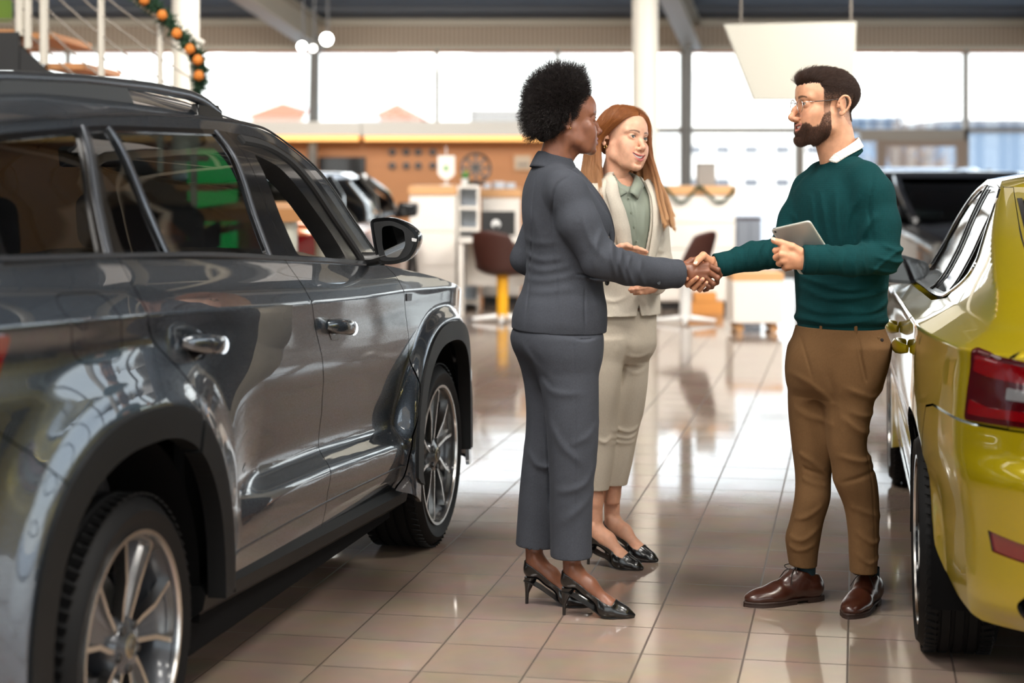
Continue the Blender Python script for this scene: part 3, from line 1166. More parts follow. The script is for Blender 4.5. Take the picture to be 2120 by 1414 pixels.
for side in (False, True):
    sx = dict(mirror=side)
    # ---- doors, wings
    poly = CUT_REAR + cut_lower[:-1] + [(0.452, 0.372)] + CUT_MID[::-1]
    rd = panel('rear_door', poly, suv_lift, m_grey, suv, h=0.012, gap=0.0025, depth=0.012, guides=crease_g(0.06, 1.2) + flare_g(ARCH_R), edge=m_gloss_black, **sx)
    fd = panel('front_door', CUT_MID + CUT_FRONT[::-1], suv_lift, m_grey, suv, h=0.012, gap=0.0025, depth=0.012, guides=crease_g(1.25, 2.22) + flare_g(ARCH_F), edge=m_gloss_black, **sx)
    bump_cut = [(-0.66, 0.985), (-0.554, 0.930), (-0.455, 0.872), (-0.375, 0.80), (-0.335, 0.748)]
    arc_q = [p for p in ARC_R if -0.33 < p[0] <= 0.28]
    qp = CUT_REAR + arc_q + bump_cut[::-1] + [(-1.02, 0.98), (-1.02, 1.272), (-0.46, 1.272)]
    flap_p = [(-0.35, 1.196), (-0.13, 1.186), (-0.04, 1.045), (-0.085, 1.022), (-0.25, 1.032)]
    flap_p = round_poly(flap_p, 0.045)
    qa = panel('rear_quarter', qp, suv_lift, m_grey, suv, h=0.0095, gap=0.002, depth=0.015, holes=() if side else [flap_p], guides=crease_g(-1.0, 0.03) + flare_g(ARCH_R), edge=m_gloss_black, **sx)
    if not side:
        panel('fuel_flap', flap_p, suv_lift, m_grey, suv, h=0.012, gap=0.0028, depth=0.01, guides=crease_g(-0.30, -0.06), edge=m_gloss_black)
    arc_b = [p for p in ARC_R if p[0] <= -0.335]
    bp_ = bump_cut[::-1] + [(-1.02, 0.985), (-1.20, 0.84), (-1.73, 0.84), (-1.73, 0.36), (-0.7, 0.33)] + arc_b[::-1]
    panel('rear_bumper', bp_, suv_lift, m_grey, suv, h=0.013, guides=flare_g(ARCH_R), gap=0.002, depth=0.012, edge=m_gloss_black, **sx)
    panel('bumper_cladding', [(-0.44, 0.33), (-1.73, 0.36), (-1.73, 0.22), (-0.44, 0.22)], suv_lift, m_cladding, suv, h=0.06, off=0.004, depth=0.012, **sx)
    panel('tailgate', [(-1.025, 0.99), (-1.20, 0.845), (-1.73, 0.845), (-1.73, 1.26), (-1.025, 1.272)], suv_lift, m_grey, suv, h=0.04, depth=0.012, **sx)
    panel('rear_window', [(-1.03, 1.28), (-1.73, 1.28), (-1.73, 1.55), (-1.07, 1.53)], suv_lift, m_tint, suv, h=0.05, depth=0.0, **sx)
    tl = panel('tail_lamp', round_poly([(-0.530, 1.128), (-0.527, 1.095), (-0.552, 1.035), (-0.59, 0.985), (-1.2, 0.975), (-1.22, 1.12)], 0.02), suv_lift, m_red_lens, suv, h=0.012, off=0.008, depth=0.03, **sx)
    panel('dark_lens', [(-0.555, 1.045), (-0.585, 0.992), (-1.18, 0.985), (-1.18, 1.04)], suv_lift, m_red_dark, tl, h=0.03, off=0.010, depth=0.002, **sx)
    wing = CUT_FRONT + ARC_F[::-1] + [(3.21, 0.30), (3.22, 0.55), (3.26, 0.70), (3.34, 0.80), (3.45, 0.85)] + HOOD_LINE[5::-1]
    panel('front_wing', wing[:-1], suv_lift, m_grey, suv, h=0.012, gap=0.002, depth=0.015, guides=crease_g(2.25, 3.0) + flare_g(ARCH_F), edge=m_gloss_black, **sx)
    panel('front_bumper', [(3.212, 0.24), (3.222, 0.55), (3.262, 0.70), (3.342, 0.80), (3.45, 0.845), (4.36, 0.80), (4.36, 0.24)], suv_lift, m_grey, suv, h=0.05, gap=0.002, depth=0.015, **sx)
    hl = panel('headlamp', round_poly([(3.36, 0.885), (3.48, 0.80), (3.95, 0.79), (3.98, 0.85)], 0.02), suv_lift, m_smoke, suv, h=0.03, off=0.006, depth=0.01, **sx)
    panel('grille', round_poly([(4.0, 0.84), (4.36, 0.85), (4.36, 0.58), (4.06, 0.60)], 0.03), suv_lift, m_gloss_black, suv, h=0.05, off=0.006, depth=0.01, **sx)
    # ---- upper frame in body colour: rear pillar, cant rail, front pillar
    up = [(-1.02, 1.274), (-0.98, 1.44)] + U_LINE[1:] + [(2.10, 1.135)] + T_LINE[::-1] + [(-0.475, 1.46), (-0.475, 1.274)]
    panel('cant_rail', up, suv_lift, m_grey, suv, h=0.012, depth=0.012, **sx)
    # ---- side windows and their frames
    blk = [(-0.462, 1.262), (-0.462, 1.512)] + T_LINE[1:5] + [(1.135, 1.571), (1.205, 1.187), (0.02, 1.255)]
    quarter = round_poly([(-0.440, 1.274), (-0.066, 1.266), (0.040, 1.548), (-0.30, 1.524), (-0.42, 1.490)], [0.02, 0.01, 0.012, 0.03, 0.06])
    small = [(0.052, 1.264), (0.298, 1.252), (0.225, 1.556), (0.110, 1.550)]
    main = round_poly([(0.318, 1.251), (1.030, 1.214), (1.028, 1.562), (0.242, 1.557)], 0.01)
    wf = panel('rear_window_frame', blk, suv_lift, m_gloss_black, suv, h=0.012, off=0.001, depth=0.012, holes=[quarter, small, main], **sx)
    for nm, q in (('quarter_glass', quarter), ('vent_glass', small), ('rear_door_glass', main)):
        panel(nm, q, suv_lift, m_tint, suv, h=0.03, off=-0.004, depth=0, **sx)
    strip('window_bar', [(0.236, 1.566), (0.285, 1.40), (0.308, 1.25)], suv_lift, 0.020, m_dark_chrome, wf, off=0.006, mirror=side)
    strip('pillar_bar', [(0.082, 1.562), (0.02, 1.38), (-0.022, 1.258)], suv_lift, 0.026, m_dark_chrome, wf, off=0.007, mirror=side)
    strip('glass_edge_bar', [(1.045, 1.572), (1.052, 1.40), (1.050, 1.207)], suv_lift, 0.018, m_dark_chrome, wf, off=0.006, mirror=side)
    outer = [(1.140, 1.571)] + T_LINE[5:] + [(2.03, 1.128), (1.210, 1.186)]
    hole = round_poly([(1.300, 1.196), (1.238, 1.505), (1.42, 1.468), (1.55, 1.385), (1.70, 1.270), (1.76, 1.195), (1.775, 1.160)], [0.02, 0.02, 0.06, 0.1, 0.1, 0.06, 0.02])
    ff = panel('front_window_frame', outer, suv_lift, m_gloss_black, suv, h=0.012, off=0.001, depth=0.06, holes=[hole], edge=m_rubber, **sx)
    strip('frame_moulding', [(1.225, 1.548), (1.40, 1.535), (1.53, 1.500), (1.64, 1.435), (1.76, 1.335), (1.90, 1.205), (1.945, 1.145)], suv_lift, 0.035, m_rubber, ff, off=0.008, thick=0.008, mirror=side)
    strip('belt_moulding', [(-0.48, 1.275), (0.02, 1.257), (0.6, 1.231), (1.19, 1.191), (1.6, 1.163), (2.02, 1.130)], suv_lift, 0.016, m_dark_chrome, suv, off=0.007, thick=0.006, mirror=side, n=60)
    strip('cant_moulding', U_LINE[2:12], suv_lift, 0.010, m_dark_chrome, suv, off=0.004, thick=0.003, mirror=side, n=90)
    if side:
        panel('front_door_glass', hole, suv_lift, m_clear, suv, h=0.05, off=-0.03, depth=0, mirror=True)
    # ---- black cladding over the arches and along the sill
    for nm, A, rz in (('rear', ARCH_R, 0), ('front', ARCH_F, 0)):
        ring = arch_pts(A, 1.145, 0.31, 60)
        inn = arch_pts(A, 0.985, 0.31, 60)
        if nm == 'rear':
            ring[0] = (ring[0][0], 0.372)
            inn[0] = (inn[0][0] + 0.01, 0.36)
        else:
            ring[-1] = (ring[-1][0] + 0.03, 0.33)
            inn[-1] = (inn[-1][0] + 0.02, 0.31)
        if nm == 'rear':
            cu = [p for p in ring if p[0] > 0.30] , [p for p in ring if p[0] <= 0.30]
            ci = [p for p in inn if p[0] > 0.275], [p for p in inn if p[0] <= 0.275]
            for k in range(2):
                panel('arch_cladding', cu[k] + ci[k][::-1], suv_lift, m_cladding, suv, h=0.012, off=0.008, depth=0.05, **sx)
        else:
            panel('arch_cladding', ring + inn[::-1], suv_lift, m_cladding, suv, h=0.012, off=0.008, depth=0.05, **sx)
    sill = MB()
    xs = np.linspace(0.44, 2.36, 24)
    rg_ = []
    for x in xs:
        zt = np.interp(x, [0.44, 1.45, 2.36], [0.375, 0.335, 0.302])
        y0 = -(SUV_W - 0.035)
        q = [(y0 + 0.10, zt + 0.01), (y0 - 0.012, zt + 0.012), (y0 - 0.028, zt - 0.012), (y0 - 0.020, zt - 0.05), (y0 + 0.03, zt - 0.085), (y0 + 0.25, zt - 0.09)]
        rg_.append([(x, -yy if side else yy, zz) for yy, zz in q])
    sill.loft(rg_).build('sill_cladding', m_cladding, suv, ang=40)
    # lower strip line above the sill
    strip('sill_line', [(0.50, 0.432), (1.40, 0.425), (2.24, 0.40)], suv_lift, 0.006, m_dark_chrome, suv, off=0.002, thick=0.003, mirror=side)
    # ---- handles
    for (x0, z0, x1, z1) in ((0.255, 1.035, 0.495, 1.003), (1.345, 0.980, 1.585, 0.948)):
        u = np.linspace(0, 1, 14)
        P = suv_lift(x0 + (x1 - x0) * u, z0 + (z1 - z0) * u)
        cup = round_poly([(x0 + 0.03, (z0 + z1) / 2 + 0.032), (x1 - 0.05, (z0 + z1) / 2 + 0.024), (x1 - 0.075, (z0 + z1) / 2 - 0.045), (x0 + 0.075, (z0 + z1) / 2 - 0.040)], 0.03)
        h_ = panel('door_handle', cup, suv_lift, m_gloss_black, suv, h=0.012, off=0.002, depth=0.004, **sx)
        out = np.array([0, -1, 0.0])
        bow = np.sin(u * PI) ** 0.6
        path = P + out * (0.012 + 0.030 * bow)[:, None]
        rad = 0.010 + 0.010 * np.sin(np.clip(u * 1.05, 0, 1) * PI) ** 0.5
        if side:
            path = path * (1, -1, 1)
        MB().tube(path, rad, 14, flat=(1.25, 0.75), up=(0, 0, 1)).build('handle_grip', m_grey, h_, ang=60)
        k = slice(11, 14)
        MB().tube(path[k] + out * (0.003 if not side else -0.003), rad[k] * 1.15, 14, flat=(1.25, 0.8), up=(0, 0, 1)).build('handle_tip', m_chrome, h_, ang=60)

# ---- roof, windscreen, bonnet
Ul = np.array(U_LINE)


def u_edge(x):
    z = np.interp(x, Ul[:, 0], Ul[:, 1])
    z = np.asarray(z)
    p = suv_lift(np.asarray(x, float), z)
    return p


rows = []
for x in np.linspace(-0.93, 1.50, 46):
    e0 = u_edge(np.array([x]))[0]
    hc = np.interp(x, [-0.95, -0.6, 0.8, 1.15, 1.35, 1.50], [0.10, 0.125, 0.118, 0.095, 0.075, 0.055])
    fwd = np.interp(x, [-0.93, -0.6, 0, 1.1, 1.5], [-0.10, -0.05, 0, 0, -0.06])
    s = np.concatenate([np.linspace(0, 0.3, 16), np.linspace(0.34, 1, 12)])
    y = e0[1] + (0 - e0[1]) * s
    z = e0[2] + hc * (1 - (1 - s) ** 5.0)
    half = np.stack([np.full_like(s, e0[0]) + fwd * s * (2 - s), y, z], 1)
    rows.append(np.vstack([half, (half * (1, -1, 1))[-2::-1]]))
MB().grid(np.array(rows)).build('roof', m_grey, suv, ang=180)
# windscreen
ws = []
for t in np.linspace(0, 1, 20):
    x = 1.50 + (2.19 - 1.50) * t
    e0 = u_edge(np.array([x]))[0] + np.array([0, 0.012, 0.002])
    bow = 0.06 * (1 - t) * -1 + 0.26 * t
    s = np.linspace(0, 1, 14)
    y = e0[1] * (1 - s)
    z = e0[2] + np.interp(t, [0, 1], [0.052, 0.0]) * (1 - (1 - s) ** 3)
    half = np.stack([e0[0] + bow * s * (2 - s), y, z], 1)
    ws.append(np.vstack([half, (half * (1, -1, 1))[-2::-1]]))
MB().grid(np.array(ws)).build('windscreen', m_clear, suv, ang=180)
hd = []
for t in np.linspace(0, 1, 26):
    x = 2.21 + (3.46 - 2.21) * t
    z = np.interp(x, [p[0] for p in HOOD_LINE], [p[1] for p in HOOD_LINE])
    e0 = suv_lift(np.array([x]), np.array([z]))[0] + np.array([0, 0.004, 0])
    s = np.linspace(0, 1, 18)
    y = e0[1] * (1 - s)
    bow = np.interp(t, [0, 0.8, 1], [0.24, 0.12, 0.05])
    zz = z + 0.045 * (1 - (1 - s) ** 3) * (1 - 0.5 * t) - 0.012 * np.exp(-((s - 0.32) / 0.07) ** 2)
    half = np.stack([e0[0] + bow * s * (2 - s), y, zz], 1)
    hd.append(np.vstack([half, (half * (1, -1, 1))[-2::-1]]))
MB().grid(np.array(hd)).build('bonnet', m_grey, suv, ang=180)

# ---- roof rails: a rail raised on feet along each roof edge
for sg in (1, -1):
    xs = np.linspace(-0.70, 1.22, 40)
    zz = np.interp(xs, [-0.7, -0.45, -0.1, 0.3, 0.72, 0.99, 1.10, 1.22], [1.615, 1.655, 1.676, 1.687, 1.686, 1.676, 1.662, 1.628])
    yy = np.full_like(xs, (SUV_W - 0.285)) * -sg
    rr_ = MB().tube(np.stack([xs, yy, zz], 1), 0.0135, 12, flat=(1.15, 1.0), up=(0, 0, 1)).build('roof_rail', m_dark_chrome, suv, ang=60)
    ft = MB()
    ft.loft([[(x, y_, z_) for x, y_, z_ in ((a_, yy[0] - w_, zz0), (b_, yy[0] - w_, zz0), (b_, yy[0] + w_, zz0), (a_, yy[0] + w_, zz0))] for a_, b_, w_, zz0 in ((-0.2, 0.60, 0.014, 1.63), (-0.1, 0.55, 0.010, 1.682))])
    ft.build('rail_foot', m_black, rr_, bevel=0.004)
    MB().loft([[(a_, yy[0] - w_, z0), (b_, yy[0] - w_, z0), (b_, yy[0] + w_, z0), (a_, yy[0] + w_, z0)] for a_, b_, w_, z0 in ((1.02, 1.25, 0.018, 1.585), (1.04, 1.20, 0.011, 1.652))]).build('rail_foot', m_gloss_black, rr_, bevel=0.004)

# ---- door mirrors
def door_mirror(sg):
    """housing as stacked outlines from the glass face forwards"""
    face = round_poly([(-0.030, 1.288), (0.046, 1.296), (0.104, 1.275), (0.146, 1.240), (0.138, 1.190), (0.112, 1.150), (0.056, 1.133), (0.000, 1.134), (-0.016, 1.200)], 0.022, 4)
    cen = face.mean(0)
    rings = []
    for dx, sc in ((0.0, 0.94), (-0.012, 1.0), (0.01, 1.0), (0.045, 0.97), (0.085, 0.86), (0.115, 0.64), (0.128, 0.35)):
        q = cen + (face - cen) * sc
        rings.append([(1.965 + dx, -sg * (SUV_W + p[0]), p[1]) for p in q])
    rings = rings[1:]
    mb = MB().loft(rings)
    o = mb.build('door_mirror', m_gloss_black, suv, ang=50)
    q = inset(face, 0.012)
    MB().prism([(-sg * (SUV_W + p[0]), p[1]) for p in q], 0.004, ((0, 1, 0), (0, 0, 1), (-1, 0, 0)), (1.954, 0, 0)).build('mirror_bezel', m_black, o)
    g = round_poly([(0.016, 1.262), (0.050, 1.268), (0.094, 1.250), (0.100, 1.200), (0.074, 1.158), (0.030, 1.158), (0.018, 1.20)], 0.012, 4)
    MB().prism([(-sg * (SUV_W + p[0]), p[1]) for p in g], 0.003, ((0, 1, 0), (0, 0, 1), (-1, 0, 0)), (1.949, 0, 0)).build('mirror_glass', m_mirror, o)
    MB().tube([(1.99, -sg * (SUV_W - 0.07), 1.145), (1.985, -sg * (SUV_W - 0.02), 1.15), (1.985, -sg * (SUV_W + 0.03), 1.165)], [0.035, 0.03, 0.03], 12, flat=(0.8, 1.2)).build('mirror_arm', m_black, o)
    MB().prism(round_poly([(-sg * (SUV_W + 0.122), 1.226), (-sg * (SUV_W + 0.140), 1.222), (-sg * (SUV_W + 0.138), 1.212), (-sg * (SUV_W + 0.122), 1.214)], 0.003), 0.003, ((0, 1, 0), (0, 0, 1), (-1, 0, 0)), (1.948, 0, 0)).build('turn_signal', m_clear_plastic, o)


m_clear_plastic = mat('clear_plastic', rgb(196, 196, 196), 0.1, coat=1.0)
for sg in (1, -1):
    door_mirror(sg)
# badge on the front wing
panel('wing_badge', round_poly([(2.265, 1.012), (2.335, 1.007), (2.330, 0.982), (2.270, 0.985)], 0.004), suv_lift, m_dark_chrome, suv, h=0.01, off=0.004, depth=0.003)

# ---- wheels, wells, floor pan, cabin
for x, nm in ((0.0, 'rear'), (2.79, 'front')):
    for sg in (1, -1):
        make_wheel('wheel', suv, (x, -sg * SUV_W, 0.352), side=-sg, rot=18 if x == 0 else 40)
for x in (0.0, 2.77):
    for sg in (1, -1):
        a = np.linspace(-0.15, PI + 0.15, 28)
        prof = [(x + 0.46 * math.cos(q), 0.36 + 0.475 * math.sin(q)) for q in a]
        rings = [[(px_, -sg * yy, pz_) for px_, pz_ in prof] for yy in (SUV_W - 0.03, 0.50)]
        w_ = MB().grid(np.array(rings))
        w_.add([(px_, -sg * 0.50, pz_) for px_, pz_ in prof], [tuple(range(len(prof)))])
        w_.build('wheel_arch_liner', m_wellblack, suv)
up = MB()
up.span(0.46, 2.30, -0.86, 0.86, 0.20, 0.30).span(-0.85, 3.45, -0.48, 0.48, 0.22, 0.40)
up.build('floor_pan', m_wellblack, suv)
cabin = MB()
cabin.span(0.46, 2.30, -0.80, 0.80, 0.30, 0.42).span(-0.85, 0.46, -0.48, 0.48, 0.40, 0.75)
for sg in (1, -1):                               # inner door trims
    cabin.span(0.50, 2.20, sg * 0.80, sg * 0.83, 0.42, 1.10)
    cabin.span(-0.85, 0.50, sg * 0.78, sg * 0.82, 0.86, 1.20)
cabin.build('cabin_trim', m_interior, suv)


def seat(parent, x, y, name='front_seat'):
    s = MB()
    s.loft([[(x + dx, y + 0.25 * q, z) for dx, q, z in ring] for ring in (
        [(-0.25, -1, 0.50), (0.25, -1, 0.52), (0.25, 1, 0.52), (-0.25, 1, 0.50)],
        [(-0.25, -1, 0.62), (0.27, -1, 0.66), (0.27, 1, 0.66), (-0.25, 1, 0.62)])])
    o = s.build(name, m_seat, parent, bevel=0.05, seg=4)
    MB().loft([[(x - 0.22, y - 0.25, 0.60), (x - 0.08, y - 0.22, 0.62), (x - 0.08, y + 0.22, 0.62), (x - 0.22, y + 0.25, 0.60)],
               [(x - 0.38, y - 0.24, 0.98), (x - 0.25, y - 0.22, 1.0), (x - 0.25, y + 0.22, 1.0), (x - 0.38, y + 0.24, 0.98)],
               [(x - 0.45, y - 0.17, 1.20), (x - 0.36, y - 0.16, 1.21), (x - 0.36, y + 0.16, 1.21), (x - 0.45, y + 0.17, 1.20)]]).build('seat_back', m_seat, o, bevel=0.04, seg=4)
    MB().box((x - 0.44, y, 1.31), (0.10, 0.25, 0.17), roty(-0.15)).build('headrest', m_seat, o, bevel=0.045, seg=4)
    MB().tube([(x - 0.42, y - 0.06, 1.18), (x - 0.44, y - 0.06, 1.27)], 0.007, 8).build('headrest_post', m_steel, o)
    MB().tube([(x - 0.42, y + 0.06, 1.18), (x - 0.44, y + 0.06, 1.27)], 0.007, 8).build('headrest_post', m_steel, o)
    return o


seat(suv, 1.42, -0.42)
seat(suv, 1.42, 0.42)
for y in (-0.45, 0.0, 0.45):
    seat(suv, 0.52, y, 'rear_seat')
da = MB().loft([[(1.95, y, 0.75), (1.90, y, 0.95), (1.98, y, 1.08), (2.25, y, 1.12), (2.42, y, 1.08), (2.42, y, 0.75)] for y in np.linspace(-0.78, 0.78, 9)])
da.build('dashboard', m_interior, suv, ang=50)
sw = MB()
a = np.linspace(0, 2 * PI, 40)
Rw = roty(-0.42)
sw.tube(np.stack([np.zeros(40), 0.185 * np.cos(a), 0.185 * np.sin(a)], 1) @ Rw.T + (1.76, 0.40, 1.0), 0.016, 10, caps=False)
for q in (0.2, PI - 0.2, 1.5 * PI):
    sw.tube(np.array([(0.01, 0, 0), (0.0, 0.18 * math.cos(q), 0.18 * math.sin(q))]) @ Rw.T + (1.76, 0.40, 1.0), 0.014, 8)
sw.lathe([(0, 0.02), (0.05, 0.018), (0.06, -0.01), (0.0, -0.02)], 20, (1.765, 0.40, 1.0), Rw @ roty(-PI / 2))
sw.build('steering_wheel', m_black, suv)
MB().box((1.66, 0.0, 1.50), (0.03, 0.22, 0.07), roty(-0.2)).build('interior_mirror', m_black, suv, bevel=0.012)
lin = []
for x in np.linspace(-0.85, 1.42, 12):
    e0 = u_edge(np.array([x]))[0]
    s = np.linspace(0.05, 1, 8)
    half = np.stack([np.full(8, x), e0[1] * (1 - s), e0[2] - 0.03 + 0.10 * (1 - (1 - s) ** 3)], 1)
    lin.append(np.vstack([half, (half * (1, -1, 1))[-2::-1]]))
MB().grid(np.array(lin)).build('headliner', m_light_trim, suv, ang=180)

# ------------------------------------------------------------------ yellow saloon
YEL_W = 0.91
YEL_RC = 0.36
YARCH_R = (0.0, 0.34, 0.385, 0.385, 0.006)
YARCH_F = (2.84, 0.34, 0.385, 0.385, 0.006)


def yel_uc(z):
    return -0.69 + np.interp(z, [0.0, 0.97, 1.03, 1.12, 1.25, 1.40, 1.5], [0, 0, 0.04, 0.26, 0.68, 1.22, 1.6])


def yel_r(x, z):
    x = np.asarray(x, float)
    z = np.asarray(z, float)
    o = np.ones_like(x)
    zc = np.interp(x, [-1, 0, 1, 2, 3, 3.7], [0.985, 0.985, 0.965, 0.94, 0.90, 0.82])
    zk = np.stack([0.15 * o, 0.25 * o, 0.36 * o, 0.50 * o, zc - 0.28, zc - 0.12, zc - 0.03, zc], 1)
    rk = np.stack([-0.09 * o, -0.035 * o, -0.012 * o, -0.004 * o, 0.020 * o, 0.014 * o, 0.008 * o, 0.010 * o], 1)
    lo = pchip(zk, rk, z)
    zk2 = np.stack([zc, zc + 0.03, zc + 0.07, zc + 0.18, zc + 0.33, zc + 0.43, zc + 0.50], 1)
    rk2 = np.stack([0.010 * o, -0.050 * o, -0.112 * o, -0.180 * o, -0.242 * o, -0.292 * o, -0.345 * o], 1)
    hi = pchip(zk2, rk2, z)
    r = np.where(z < zc, lo, hi)
    for A in (YARCH_R, YARCH_F):
        rho = arch_rho(x, z, A)
        s = 1 - sstep(1.02, 1.28, rho)
        r = r * (1 - s) + s * np.maximum(A[4], r)
    r = r - 0.085 * np.clip((0.10 - x) / 0.8, 0, 2) ** 2
    r = r - 0.24 * np.clip((x - 2.9) / 0.8, 0, 2) ** 2
    return r


YEL_UF, YEL_FR = 3.25, 0.40


def yel_lift(u, z):
    u = np.asarray(u, float)
    z = np.asarray(z, float)
    uc = yel_uc(z)
    xs = np.clip(u, uc, YEL_UF)
    r = yel_r(xs, z)
    # tail profile: bumper step below the lamps, hollow under the boot lip
    phi = np.clip((uc - u) / YEL_RC, 0, PI / 2)
    over = np.maximum((uc - u) - YEL_RC * PI / 2, 0)
    tail = 0.030 * sstep(0.74, 0.66, z) - 0.02 * sstep(0.40, 0.26, z) - 0.10 * sstep(0.34, 0.22, z)
    slope = (yel_r(np.minimum(xs + 0.01, YEL_UF), z) - r) / 0.01
    slope = np.where(u < uc, slope, 0)
    rad = np.maximum(YEL_RC + r - slope * YEL_RC * np.sin(phi) * np.cos(phi) + tail * np.sin(phi), 0.02)
    x = xs - np.where(u < uc, rad * np.sin(phi), 0)
    y = np.where(u < uc, -(YEL_W - YEL_RC) - rad * np.cos(phi) + over, -(YEL_W + r))
    pf = np.clip((u - YEL_UF) / YEL_FR, 0, PI / 2)
    of = np.maximum((u - YEL_UF) - YEL_FR * PI / 2, 0)
    rf = YEL_FR + r - 0.1 * np.maximum(z - 0.6, 0) * np.clip((u - YEL_UF) / 0.3, 0, 1)
    fr = u > YEL_UF
    x = np.where(fr, YEL_UF + rf * np.sin(pf), x)
    y = np.where(fr, -(YEL_W - YEL_FR) - rf * np.cos(pf) + of, y)
    return np.stack([x, y, z], 1)


# ---- build
m_yel = mat('yellow_car_paint', rgb(164, 146, 3), 0.28, metal=0.55, coat=1.0, coat_rough=0.012)
bsdf(m_yel).inputs['Coat IOR'].default_value = 1.6
YEL_A = math.radians(10.46)
m_grey_lens = mat('grey_lens', rgb(92, 92, 94), 0.12, coat=1.0)
yel = thing('saloon_car', 'glossy yellow saloon car with red tail lamp, beside the man', 'car',
            (1.237 + 0.91 * math.cos(YEL_A), 5.38 - 0.91 * math.sin(YEL_A), 0), PI / 2 - YEL_A)
YR = arch_pts(YARCH_R, 1.0, 0.22)
YFr = arch_pts(YARCH_F, 1.0, 0.22)
YDLO = [(2.20, 0.985), (1.40, 1.008), (0.60, 1.032), (0.40, 1.062), (0.14, 1.145), (0.20, 1.22), (0.31, 1.315), (0.43, 1.378), (0.55, 1.394), (0.85, 1.402), (1.30, 1.396), (1.60, 1.335), (1.90, 1.195), (2.12, 1.06)]
YBELT = [(2.26, 0.972), (1.40, 0.996), (0.60, 1.018), (0.34, 1.045)]
YU = [(-0.02, 1.10), (0.05, 1.18), (0.20, 1.305), (0.36, 1.400), (0.60, 1.418), (0.90, 1.424), (1.32, 1.418), (1.62, 1.358), (1.92, 1.215), (2.15, 1.07), (2.30, 0.972)]
YC1 = [(0.34, 1.045), (0.36, 0.95), (0.42, 0.86), (0.40, 0.76)]
YC2 = [(1.18, 1.003), (1.20, 0.90), (1.22, 0.7), (1.18, 0.45), (1.17, 0.27)]
YC3 = [(2.26, 0.972), (2.31, 0.85), (2.33, 0.7), (2.29, 0.5), (2.26, 0.27)]
ycr = lambda a, b_: [[(x, float(np.interp(x, [-1, 0, 1, 2, 3, 3.7], [0.985, 0.985, 0.965, 0.94, 0.90, 0.82])) + d) for x in np.arange(a, b_, 0.012)] for d in (-0.005, 0.005)]
yz = np.array([0.80, 0.90, 0.98, 1.03, 1.08, 1.14, 1.22, 1.30, 1.37, 1.40])
hatch_edge = [(float(yel_uc(z)) - (0.30 if z < 1.0 else 0.40), float(z)) for z in yz]      # shut line of the tailgate

